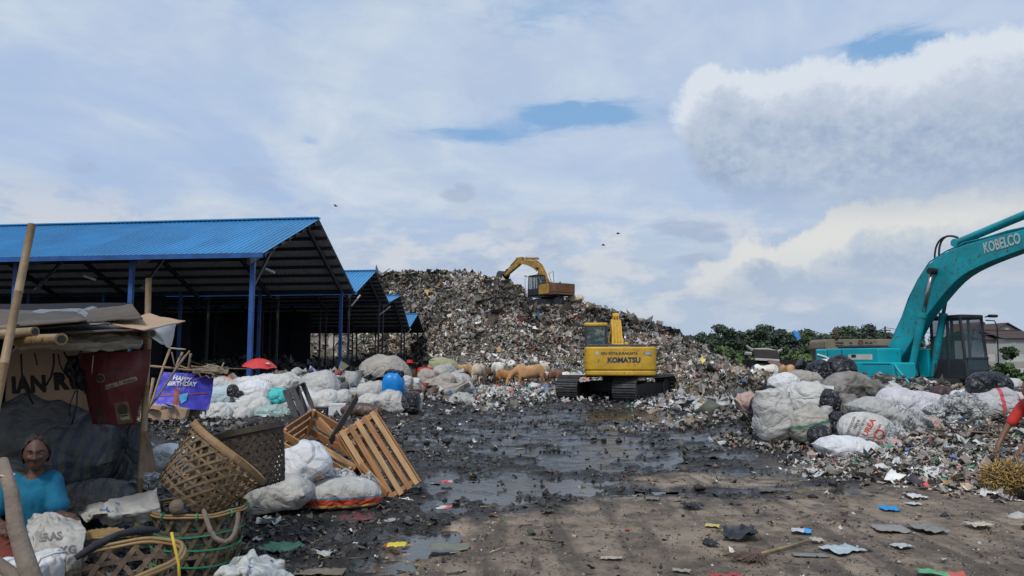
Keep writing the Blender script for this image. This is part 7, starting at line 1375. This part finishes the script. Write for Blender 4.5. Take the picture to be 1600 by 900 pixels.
for a in ((265, 546, 14.6, 228, 652, 13.8, 4, M_BAM, 'long tan stick sloping left, first of the lean-to'), (240, 590, 13.6, 226, 660, 13.4, 5, M_BAM, 'thick bamboo stake at the left end of the blue banner'), (290, 556, 14.4, 232, 640, 14.0, 4, M_STICK, 'dark stick crossing diagonally in front of the blue banner'), (298, 552, 15, 293, 580, 15, 4, M_STICK, 'short upright grey stick above the blue banner'), (268, 550, 15, 273, 572, 15, 2.5, M_STICK, 'thin upright stick left of the crossing point'), (285, 551, 15.2, 274, 574, 15, 4, M_BAM, 'stout tan stick leaning right above the banner'), (296, 548, 15.2, 278, 573, 15, 2.5, M_BAMY, 'thin pale stick beside the stout tan one'),
          (233, 572, 14.5, 345, 582, 15, 4, M_BAM, 'long horizontal stick along the top of the banner'), (300, 574, 15, 386, 577, 16.5, 2.5, M_BAM, 'thin horizontal stick reaching toward the blue column'), (280, 572, 15, 344, 588, 15, 2.5, M_BAMY, 'pale stick below the thatch bundle'), (266, 544, 15, 290, 546, 15, 3, M_PALE, 'short pale board at the top of the sticks')): stick(*a, g=SG)
r_ = np.random.default_rng(8); b = MB()
for i in range(46): x = r_.uniform(296, 350); y = r_.uniform(571, 588); p = P(x, y, 15 + r_.uniform(-.3, .4)); q = p + Vector((r_.uniform(-.35, .35), r_.uniform(-.2, .2), r_.uniform(-.12, .1))); b.bar(p, q, .03, .006)
o = b.build('thatch_bundle', mat('dry_thatch', (.16, .13, .085), rough=.9, var=.4)); tag(o, 'dry thatch and slats piled on the sticks above the blue banner', 'thatch', kind='stuff')
patch('thatch_panel', [[P(298, 578, 15.4), P(330, 568, 15.6), P(358, 576, 15.6)], [P(306, 584, 15.0), P(332, 580, 15.1), P(356, 584, 15.2)]], mat('dry_thatch', (.16, .13, .085)), 24, 8, .03, 5, 2, .02, 'folded grey thatch panel on top of the lean-to', 'thatch')
for px, w, h, an, lab in ((240, 30, 22, 4, 'brown cardboard box under the left end of the blue banner'), (268, 30, 16, -8, 'opened cardboard box under the middle of the blue banner'), (281, 22, 18, 12, 'small tilted cardboard box beside the round woven basket')):
    c = P(px, 655 - h/2, 14.6); s = MPP(14.6); rt = empty('cardboard_box', c, (0, R(an), R(an)), lab, 'box'); MB().box((0, 0, 0), (w*s, .3, h*s)).build('body', M_CARD, rt, bevel=.005, seg=1); MB().bar((-w*s/2, -.15, h*s/2), (-w*s*.7, -.3, h*s/2 + .05), .2, .006).build('flap', M_CARD, rt)
basket(P(297, 658, 15.2), (0, 0, 1), .15, .19, .24, M_BASK, 'small round woven basket right of the cardboard boxes', 16, 6, w=.03)
# woman -------------------------------------------------------------------------
def woman():
    d = 5.0; H_ = P(62, 706, d); g = H_.z - .78; rt = empty('person', (H_.x, d, g), (0, 0, R(-76)), 'elderly woman in a turquoise shirt sitting in the shade of the shelter', 'person'); Lc = lambda x, y, z: Vector((x, y, z))
    hd = Lc(.06, 0, .78); nk = Lc(.02, -.01, .655); chest = Lc(.0, -.03, .50); hip = Lc(-.06, -.03, .12); S_ = {1: Lc(.0, .085, .60), -1: Lc(.0, -.165, .60)}; E = {1: Lc(.07, .150, .405), -1: Lc(.08, -.215, .40)}; Wr = {1: Lc(.17, .235, .385), -1: Lc(.30, -.08, .37)}
    # the camera sees her from the front: +x towards it, +y to the photo right
    ch = [[(*hip, .13), (*hip.lerp(chest, .5), .105), (*chest, .100), (*nk, .040), (*nk.lerp(hd, .45), .042)]]; up_ = [[(*hip, .14), (*hip.lerp(chest, .5), .122), (*chest, .118), (*chest.lerp(nk, .40), .074)]]
    for s in (1, -1):
        ch.append([ch[0][2], (*S_[s], .046), (*E[s], .034), (*Wr[s], .023)]); up_.append([(*chest, .09), (*S_[s], .056), (*S_[s].lerp(E[s], .45), .056), (*S_[s].lerp(E[s], .84), .066)])
        ch.append([ch[0][0], (-.02, .12*s, .10, .10), (.34, .26*s, .12, .07), (.30, .02*s, .05, .045), (.38, -.04*s, .03, .03)])
    ms = [limb_mesh(ch, .03)]
    # head: ellipsoid sculpted by soft bumps
    n, m_ = 56, 40; V = []; 
    for i in range(m_ + 1):
        t = math.pi * i / m_ - math.pi/2
        for k in range(n): a = 2*math.pi*k/n; V.append((math.cos(t)*math.cos(a), math.cos(t)*math.sin(a), math.sin(t)))
    V = np.array(V); X = V[:, 0]*.094; Y = V[:, 1]*.074; Z = V[:, 2]*.115; jaw = sstep(.0, -1, V[:, 2]); Y = Y * (1 - .30*jaw); X = np.where(X > 0, X * (1 - .10*jaw), X * (1 - .35*jaw)); X = X + .010 * jaw
    fr = V[:, 0] > 0
    def bump(y0, z0, sy, sz, a): return np.where(fr, 1.35 * a * np.exp(-((Y - y0)/sy)**2 - ((Z - z0)/sz)**2), 0)
    X = X + bump(0, -.022, .016, .016, .026) + bump(0, .004, .010, .026, .013) + bump(0, .026, .05, .012, .007)            # nose, bridge, brow
    for s in (-1, 1): X = X + bump(.030*s, .010, .017, .012, -.013) + bump(.036*s, -.022, .018, .016, .008) + bump(.013*s, -.026, .009, .009, .008) + bump(.034*s, -.052, .014, .02, -.006) + bump(.022*s, -.040, .006, .014, -.004)
    X = X + bump(0, -.056, .022, .0065, .010) + bump(0, -.070, .020, .0065, .010) - bump(0, -.063, .024, .003, .008) + bump(0, -.094, .022, .016, .010)
    hv = np.stack([X, Y, Z], 1); Rh = np.array(Matrix.Rotation(R(14), 3, 'Z') @ Matrix.Rotation(R(2), 3, 'Y')); hv = hv @ Rh.T + np.array(hd); hm = MB(); hm.add(hv.tolist(), [tuple(int(q) for q in f) for f in grid_faces(m_ + 1, n, True)])
    def hp(x, y, z): return Vector(Rh @ np.array([x, y, z])) + hd
    for s in (-1, 1): hm.sphere(hp(-.008, .074*s, -.008), (.020, .011, .031), 10, 8); hm.sphere(hp(.070, .030*s, .009), (.013, .016, .0115), 10, 8)
    for s in (-1, 1):
        dr = (Wr[s] - E[s]).normalized(); nrm = Vector((0, 0, 1)); sd_ = dr.cross(nrm).normalized(); W0 = Wr[s]; hm.tube([W0 - dr*.02, W0 + dr*.03, W0 + dr*.075], [.026, .036, .036], 10, True, .42)
        for k, (o_, l) in enumerate(((-.028, .062), (-.0095, .074), (.0095, .07), (.027, .054))):
            p = W0 + dr*.072 + sd_*o_; hm.tube([p, p + dr*l*.45 + nrm*.004, p + dr*l*.8 - nrm*.014, p + dr*l*.85 - nrm*.034], [.0098, .0092, .0082, .0068], 7)
        p = W0 + dr*.02 + sd_*.03*(1 if s > 0 else 1); hm.tube([p, p + dr*.035 + sd_*.02, p + dr*.058 + sd_*.018 - nrm*.014], [.0125, .0105, .0085], 7)
    ms.append(hm.mesh('x', M_SKIN)); body = fuse('body', ms, mat('dark_brown_skin', (.085, .038, .025), rough=.6, var=.18, nscale=14, bump=.25, bscale=60), .0052, rt, None, 1)
    M_SH = mat('turquoise_shirt', (.0, .115, .21), rough=.9, var=.1, dirt=.2, dirtcol=(.0, .09, .14), dscale=5, bump=.3, bscale=10)
    def wrinkle(co):
        x, y, z = co[:, 0], co[:, 1], co[:, 2]; f = (1 - 3.0*np.abs(fbm(x*7, y*11 + z*5, z*6, oct=3, seed=3))) * .012 + fbm(x*5, y*5, z*5, oct=2, seed=9) * .012; c = np.array([0, 0, .38]); d_ = co - c; d_[:, 2] *= .3; d_ /= np.linalg.norm(d_, axis=1, keepdims=True) + 1e-6; return co + d_ * f[:, None]
    sh = fuse('shirt', [limb_mesh(up_, .035)], M_SH, .007, rt, wrinkle, 4)
    # neckline: hem ring
    # hair: cap over the back of the head, greying at the front
    n2, m2 = 40, 24; hvv = []; 
    for i in range(m2 + 1):
        t = math.pi/2 - (math.pi*.70) * i / m2
        for k in range(n2):
            a = 2*math.pi*k/n2; face = max(0, math.cos(a)); tt = max(t, math.pi/2 - math.pi*.70*(i/m2) * (1 - .70*face**.8)); nz = 1 + .045*math.sin(a*13 + i*.4) + .03*math.sin(a*29 + i*1.1) + .06*abs(math.sin(a)) * (i / m2); x, y, z = math.cos(tt)*math.cos(a)*.099*nz, math.cos(tt)*math.sin(a)*.080*nz, math.sin(tt)*.118*nz; hvv.append(hp(x - .007, y, z + .006))
    hr = MB().add(hvv, [tuple(int(q) for q in f) for f in grid_faces(m2 + 1, n2, True)]).sphere(hp(-.085, 0, -.03), (.045, .05, .05), 12, 8).build('hair', mat('greying_hair', (.018, .016, .016), rough=.7, var=.7, nscale=25, dirt=.28, dirtcol=(.10, .095, .09), dscale=30, bump=.8, bscale=60), rt, True)
    for s in (-1, 1):
        MB().sphere(hp(.0785, .030*s, .010), (.0062, .0095, .0042), 10, 7).build('eye', mat('eye_white', (.28, .24, .22), rough=.3), rt, True); MB().sphere(hp(.0842, .030*s, .010), (.0028, .0042, .0040), 8, 6).build('pupil', M_BLACK, rt, True); MB().tube([hp(.086, .046*s, .026), hp(.095, .030*s, .031), hp(.094, .014*s, .027)], .0035, 5).build('eyebrow', M_HAIR, rt)
    k_ = limb_mesh([[(-.06, -.03, .12, .16), (.05, -.03, .12, .155), (.34, -.03, .13, .13)], [(-.06, .04, .12, .15), (.14, .14, .13, .12), (.34, .22, .13, .09)], [(-.06, -.10, .12, .15), (.14, -.2, .13, .12), (.34, -.28, .13, .09)]]); fuse('skirt', [k_], mat('red_brown_skirt', (.16, .03, .02), rough=.9, var=.3), .014, rt)
    return rt
woman()
# ---------------------------------------------------------------- litter and clods
def build_litter():
    r = np.random.default_rng(21)
    # clods of mud
    def zone(n, pd=1.5, y0=4.8, y1=34): y = y0 + (y1 - y0) * r.random(n) ** pd; x = r.uniform(-.80, .80, n) * y; return x, y
    x, y = zone(60000); f = ground_fields(x, y); z = gz(x, y, f); keep = (r.random(len(x)) < np.clip(1 - f[0]*1.6, .012, 1) * (1 - .92*f[1])) & (fbm(x*.9, y*.9, oct=3, seed=61) + r.normal(0, .1, len(x)) > -.10); x, y, z = x[keep], y[keep], z[keep]
    s = np.clip(r.lognormal(np.log(.020), .55, len(x)) * (.75 + y / 14), .008, .13); c = np.array([[.026, .025, .025]]) * r.uniform(.5, 2.0, (len(x), 1)); w = r.random(len(x)) < .16; c[w] = np.array([.09, .078, .065]) * r.uniform(.6, 1.5, (w.sum(), 1))
    o = scatter('mud_clods', np.stack([x, y, z + s*.12], 1), s*1.5, c, T_OCT + T_CHIP, mat('clod_mud', (1, 1, 1), rough=.5, var=.3, attr=True, bump=1.0, bscale=25), r, .5)
    # leaves, scraps and strips trodden into the mud
    x, y = zone(34000, 1.3, 4.8, 38); f = ground_fields(x, y); sx, sy = f[2], f[3]; z = gz(x, y, f)
    dens = .16 + .84*gauss(sx, sy, 500, 850, 190, 85) + .6*gauss(sx, sy, 1080, 640, 120, 22) + .75*gauss(sx, sy, 760, 622, 110, 22) + .5*gauss(sx, sy, 560, 680, 160, 40) + .35*gauss(sx, sy, 1250, 760, 200, 60) + .5*gauss(sx, sy, 330, 700, 130, 40)
    dens = dens * (1 - .8*f[1]) * (1 - .6*f[0]); k = r.random(len(x)) < dens; x, y, z, sx, sy = x[k], y[k], z[k], sx[k], sy[k]; n = len(x); s = np.clip(r.lognormal(np.log(.030), .5, n) * (.7 + y/14), .010, .05 + .006*y)
    c = pick(r, n, PAL_LITTER); dk = r.random(n) < np.where(sy > 720, .80, .45); c[dk] = pick(r, int(dk.sum()), [(5, (.035, .03, .027)), (4, (.075, .06, .045)), (3, (.14, .11, .08)), (1.5, (.2, .19, .17))])
    scatter('ground_litter', np.stack([x, y, z + s*.10], 1), s, c, T_SHEET3[:3] + T_SHEET, M_SCRAP, r, .45)
    n = 1500; x, y = zone(n, 1.5, 4.8, 20); k = r.random(n) < .12 + .88*gauss(x, y, -2.0, 6.5, 2, 3); x, y = x[k], y[k]; z = gz(x, y); n = len(x); s = r.uniform(.05, .22, n); scatter('ground_twigs', np.stack([x, y, z + .012], 1), s, pick(r, n, [(3, (.07, .05, .035)), (2, (.16, .12, .08)), (1, (.3, .24, .16))]), T_STICK, M_SCRAP, r, .15)
    # white drift along the foot of the mound and across the mud
    for name, N_, cx, cy, rx, ry, sz, whites, bz in (('foot_litter', 3600, 830, 612, 160, 11, .15, .42, .05), ('foot_litter', 2400, 1085, 634, 70, 14, .13, .4, .12), ('foot_litter', 1500, 1130, 655, 50, 14, .13, .35, .1), ('foot_litter', 1400, 640, 640, 110, 9, .13, .35, .02), ('foot_litter', 900, 1075, 622, 30, 6, .14, .4, .2)):
        sx = r.normal(cx, rx*.55, N_); sy = np.clip(r.normal(cy, ry*.55, N_), 597, 760); t = CAMZ / np.maximum((sy - 562) / F, .02); y = t; x = (sx - 800)/F*y; z = gz(x, y, fine=False) + bz * r.random(N_); s = np.clip(r.lognormal(np.log(sz), .45, N_), .04, .6); c = pick(r, N_, PAL_LITTER); w = r.random(N_) < whites; c[w] = np.array([.5, .5, .5])*r.uniform(.5, 1.1, (int(w.sum()), 1)); scatter(name, np.stack([x, y, z + s*.2], 1), s, c, T_SHEET + T_OCT, M_SCRAP, r, .7)
    # the waste heap at the right
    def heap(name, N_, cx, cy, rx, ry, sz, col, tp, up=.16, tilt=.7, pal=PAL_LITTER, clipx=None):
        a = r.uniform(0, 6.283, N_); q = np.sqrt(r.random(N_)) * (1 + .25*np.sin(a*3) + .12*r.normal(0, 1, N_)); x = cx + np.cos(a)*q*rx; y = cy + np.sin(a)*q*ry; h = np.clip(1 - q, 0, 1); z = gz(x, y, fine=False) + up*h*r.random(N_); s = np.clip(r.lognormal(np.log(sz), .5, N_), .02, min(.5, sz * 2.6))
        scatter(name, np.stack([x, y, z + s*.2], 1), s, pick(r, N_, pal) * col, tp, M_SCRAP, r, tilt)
    heap('waste_heap', 9500, 8.6, 11.6, 3.2, 2.2, .080, .9, T_SHEET3[:4] + T_SHEET + T_OCT[:4], .35); heap('waste_heap', 5200, 6.4, 9.8, 2.1, 1.3, .062, 1.0, T_SHEET3[:5] + T_SHEET, .1, .5); heap('waste_heap', 700, 5.3, 11.0, 1.1, .9, .05, .9, T_SHEET3[:3] + T_SHEET, .08, .5)
    heap('waste_heap', 4600, 7.6, 9.0, 1.7, 1.3, .07, 1.0, T_SHEET3[:5] + T_SHEET + T_OCT[:3], .2, .6); heap('heap_sticks', 700, 8.6, 11.4, 2.4, 1.6, .3, .7, T_STICK, .5, .6, [(3, (.12, .085, .055)), (2, (.2, .15, .1)), (1, (.06, .05, .04))])
    heap('waste_heap', 6000, 7.8, 16.2, 4.2, 2.2, .075, .6, T_SHEET + T_OCT, .5); heap('waste_heap', 1500, 4.9, 13.6, .9, 1.6, .055, .6, T_SHEET, .15)
    heap('waste_heap', 3600, -5.6, 22.6, 4.6, 2.6, .15, .55, T_SHEET + T_OCT, .5); heap('waste_heap', 2200, -6.8, 14.6, 2.6, 1.2, .05, .35, T_SHEET, .1); heap('waste_heap', 1500, -3.4, 4.9, .9, .6, .06, .35, T_SHEET3, .15)
    heap('darkened_shed_waste', 5200, -15, 44, 9, 9, .45, .12, T_OCT + T_SHEET, 2.0); heap('darkened_shed_waste', 2600, -10.2, 45, 2.6, 8, .3, .28, T_OCT + T_SHEET, 1.3)  # waste colours scaled far down to deepen the shade inside the sheds
build_litter()
def grit():
    r = np.random.default_rng(91); n = 20000; y = 4.8 + 8 * r.random(n) ** 1.4; x = r.uniform(-.5, .8, n) * y; f = ground_fields(x, y); k = r.random(n) < f[0]; x, y = x[k], y[k]; z = gz(x, y, (f[0][k], f[1][k], f[2][k], f[3][k])); n = len(x)
    s = np.clip(r.lognormal(np.log(.012), .55, n), .004, .05); scatter('ground_grit', np.stack([x, y, z + s*.1], 1), s, pick(r, n, [(6, (.05, .042, .036)), (5, (.12, .10, .08)), (3, (.22, .19, .155)), (1.2, (.4, .38, .35)), (.15, (.4, .08, .05))]), T_OCT + T_SHEET, M_SCRAP, r, .4)
grit()
# litter one can point at
def ground_d(py, px=800):
    z = 0.0
    for _ in range(8): d = (CAMZ - z) * F / max(py - 562, 5); d = d; x = (px - 800)/F*d; z = gz1(x, d)
    return d
def litter(px, py, w, h, c, label, cat, c2=None, name='wrapper', up=.25, rough=.45, seed=None):
    d = ground_d(py, px); s = MPP(d); g = P(px, py, d); w = w * .82; h = h * .62; L, Wd = w*s, h*s / max(.18, (CAMZ/d)) ; Wd = min(Wd, L*1.3); rr = np.random.default_rng(seed or int(px*7+py)); n, k = 12, 9; U, V_ = np.meshgrid(np.linspace(-.5, .5, n), np.linspace(-.5, .5, k)); Z = .22*L*up*(1 + 2.5*fbm(U*4 + px, V_*4, oct=3, seed=int(px) % 97)) ; X = U*L*(1 + .25*fbm(V_*3, U + py, oct=2, seed=3)); Y = V_*Wd*(1 + .3*fbm(U*3 + py, V_, oct=2, seed=4)); Z = Z + np.abs(fbm(U*8, V_*8 + py, oct=2, seed=8))*L*up*.8
    me = bpy.data.meshes.new(name); me.from_pydata([tuple(q) for q in np.stack([X.ravel(), Y.ravel(), Z.ravel()], 1)], [], [tuple(int(q) for q in f) for f in grid_faces(k, n)]); me.materials.append(mat('litter_%d_%d_%d' % tuple(int(q*100) for q in c), c, rough=rough, var=.2, nscale=12, dirt=.18, bump=.3, bscale=30))
    if c2: me.materials.append(mat('litter_%d_%d_%d' % tuple(int(q*100) for q in c2), c2, rough=rough, var=.2, nscale=12)); me.polygons.foreach_set('material_index', [1 if (f.index % (n-1)) > (n-1)*.55 else 0 for f in me.polygons])
    me.polygons.foreach_set('use_smooth', [True]*len(me.polygons)); me.update(); o = link(name, me, None, (g.x, g.y, gz1(g.x, g.y) + .012), (0, 0, rr.uniform(-.4, .4))); o.modifiers.new('s', 'SOLIDIFY').thickness = .003; return tag(o, label, cat)
litter(633, 778, 18, 10, (.03, .20, .62), 'blue and white snack wrapper right of the crates', 'wrapper', (.5, .55, .6)); litter(698, 750, 22, 7, (.5, .06, .05), 'flat red packet on the wet mud right of the crates', 'packet', (.55, .3, .25)); litter(694, 789, 22, 12, (.55, .50, .46), 'white and orange red wrapper beside the big puddle', 'wrapper', (.6, .10, .04)); litter(620, 845, 34, 11, (.6, .5, .03), 'yellow packet with a red end near the bottom puddle', 'packet', None)
litter(604, 845, 11, 9, (.5, .03, .03), 'red torn end beside the yellow packet', 'packet'); litter(980, 822, 8, 11, (.42, .02, .03), 'small crumpled red can on the brown soil', 'can', None, 'crushed_can', .5); litter(1389, 791, 30, 10, (.0, .24, .55), 'bright blue plastic scrap in front of the lowest white sack', 'plastic', None, 'plastic_scrap', .3); litter(1252, 824, 36, 10, (.45, .47, .50), 'white and blue plastic pouch above the straw broom', 'plastic', (.05, .28, .62), 'plastic_scrap', .2)
litter(1316, 852, 68, 18, (.36, .43, .45), 'large pale blue white plastic bag lying flat on the brown soil', 'plastic', None, 'plastic_scrap', .15); litter(1265, 859, 60, 9, (.17, .16, .14), 'flat grey cardboard beside the pale plastic bag', 'cardboard', None, 'cardboard_scrap', .04); litter(703, 847, 74, 16, (.15, .15, .10), 'flat olive grey mat beside the bottom puddle', 'mat', None, 'flat_mat', .06); litter(1155, 832, 60, 22, (.018, .018, .02), 'black rag lying right of centre on the brown soil', 'rag', None, 'black_rag', .5)
litter(1110, 843, 24, 10, (.015, .015, .016), 'small black clot left of the black rag', 'rag', None, 'black_rag', .6); litter(1081, 789, 30, 10, (.014, .014, .014), 'black lump beside the thin water strip', 'rag', None, 'black_rag', .6); litter(1113, 816, 26, 7, (.5, .42, .12), 'yellowish packet next to the scattered black mud', 'packet'); litter(1135, 894, 60, 10, (.30, .06, .05), 'faded red net scrap at the bottom edge', 'plastic', None, 'net_scrap', .3); litter(1470, 890, 80, 12, (.10, .32, .16), 'green and red printed packet at the bottom right', 'packet', (.45, .10, .08), 'wrapper', .2)
litter(1430, 773, 30, 12, (.55, .55, .54), 'white paper scrap on the soil below the waste heap', 'paper', None, 'paper_scrap', .4); litter(1427, 783, 26, 6, (.45, .45, .43), 'flatter white paper just below the other white scrap', 'paper', None, 'paper_scrap', .2); litter(1390, 821, 56, 16, (.22, .21, .19), 'grey plastic sheet half buried in the soil', 'plastic', None, 'plastic_scrap', .15); litter(1450, 822, 46, 22, (.20, .19, .17), 'crumpled greyish bag on the brown soil at the right', 'plastic', None, 'plastic_scrap', .3); litter(1527, 816, 44, 9, (.42, .38, .28), 'cream coloured scrap on the right soil', 'paper', None, 'paper_scrap', .3)
litter(1410, 847, 36, 9, (.4, .42, .42), 'pale wrapper between the soil scraps at the right', 'wrapper'); litter(1277, 839, 22, 9, (.4, .37, .3), 'short pale tube at the end of the straw broom', 'tube', None, 'paper_tube', .5); litter(1210, 764, 60, 8, (.10, .09, .08), 'dark flattened sheet near the thin puddle', 'plastic', None, 'plastic_scrap', .2); litter(1195, 705-10, 34, 12, (.42, .42, .42), 'pale bag fragment near the standing sack puddle', 'plastic', None, 'plastic_scrap', .4); litter(1270, 682+52, 24, 10, (.5, .5, .5), 'white bottle like scrap below the lowest white sack', 'bottle', None, 'crushed_bottle', .5)
litter(1020, 776, 26, 5, (.16, .14, .12), 'dark twig bunch in the thin puddle', 'twigs', None, 'twig_bunch', .3); litter(955, 864, 40, 7, (.38, .33, .26), 'small pale board scrap at the bottom centre', 'board', None, 'board_scrap', .15); litter(1065, 883, 32, 7, (.28, .25, .2), 'long dark edged scrap right of bottom centre', 'board', None, 'board_scrap', .2); litter(450, 806, 30, 10, (.6, .6, .58), 'white card lying in front of the grey white sack', 'card', None, 'white_card', .1); litter(556, 806, 60, 16, (.13, .03, .035), 'maroon cloth on the mud in front of the crates', 'cloth', None, 'maroon_cloth', .2)
litter(420, 812, 42, 20, (.40, .42, .42), 'clear plastic bag left of the white card', 'plastic', None, 'plastic_scrap', .5); litter(404, 826, 34, 8, (.38, .36, .06), 'yellow green leafy scrap beside the green strapped basket', 'scrap', None, 'leaf_scrap', .2); litter(440, 855, 70, 22, (.045, .17, .10), 'dark green net cloth near the crumpled pale tarp', 'cloth', None, 'green_cloth', .35); litter(495, 860, 60, 12, (.36, .37, .36), 'torn grey plastic right of the green cloth', 'plastic', None, 'plastic_scrap', .3); litter(403, 838, 18, 10, (.45, .42, .46), 'round pale plastic cup beside the green cloth', 'cup', None, 'plastic_cup', .6)
litter(500, 886, 90, 14, (.15, .12, .08), 'splintered brown wood piece at the bottom left of the mud', 'wood', None, 'wood_scrap', .12); litter(612, 808, 26, 10, (.30, .30, .28), 'grey white plastic film below the right crate', 'plastic', None, 'plastic_scrap', .2); litter(1545, 730, 20, 12, (.6, .6, .58), 'open white paper box on the waste heap', 'paper', None, 'paper_scrap', .6); litter(1440, 712, 22, 10, (.6, .04, .02), 'bright red plastic piece at the edge of the waste heap', 'plastic', None, 'plastic_scrap', .6); litter(1470, 716, 50, 14, (.6, .6, .6), 'large white sheet on the waste heap next to the red piece', 'plastic', None, 'plastic_scrap', .4)
def at(x, y, z_off=0): d = ground_d(y, x); p = P(x, y, d); return Vector((p.x, p.y, gz1(p.x, p.y) + z_off))
def broom():
    a, b = at(1186, 861, .02), at(1262, 841, .03); rt = empty('straw_broom', a, (0, 0, 0), 'old straw broom with a bamboo handle lying on the brown soil', 'broom'); MB().tube([(0, 0, .01), (b - a) * .5, b - a], [.012, .013, .010], 8).build('handle', M_BAM, rt, True); r = random.Random(4); m = MB()
    for i in range(150): an = math.atan2((a-b).y, (a-b).x) + r.uniform(-.42, .42) + (.5 if i % 3 == 0 else 0); l = r.uniform(.18, .34); m.bar((r.uniform(-.01, .01), r.uniform(-.01, .01), .015 + r.uniform(0, .02)), (math.cos(an)*l, math.sin(an)*l, .01 + r.uniform(0, .03)), .004, .003)
    q = m.build('bristles', mat('broom_straw', (.13, .08, .055), rough=.9, var=.4), rt); q['kind'] = 'stuff'; MB().tube([(.02, 0, -.005), (.0, .02, .03), (-.02, 0, .0), (0, -.02, -.0), (.02, 0, -.005)], .006, 5).build('binding', M_REDC, rt)
broom()
def straw():
    c = at(1594, 772) + Vector((.06, .3, .14)); r = np.random.default_rng(6); n = 2600; d = r.normal(0, 1, (n, 3)); d /= np.linalg.norm(d, axis=1)[:, None]; p = np.array(c) + d * r.uniform(.5, 1, (n, 1)) * [.26, .26, .22]; o = scatter('straw_bundle', p, r.uniform(.08, .2, n), pick(r, n, [(3, (.34, .22, .06)), (2, (.2, .13, .05)), (1, (.45, .32, .12))]), T_STICK, M_SCRAP, r, 1.2); o['label'] = 'ball of yellow brown straw at the right border'; o['category'] = 'straw'
straw()
tag(MB().tube([at(1138, 628, .35), at(1143, 640, .2), at(1160, 646, .08)], [.03, .025, .02], 6).build('branch', M_BAM, smooth=True), 'pale forked branch sticking out of the waste left of the sacks', 'branch')
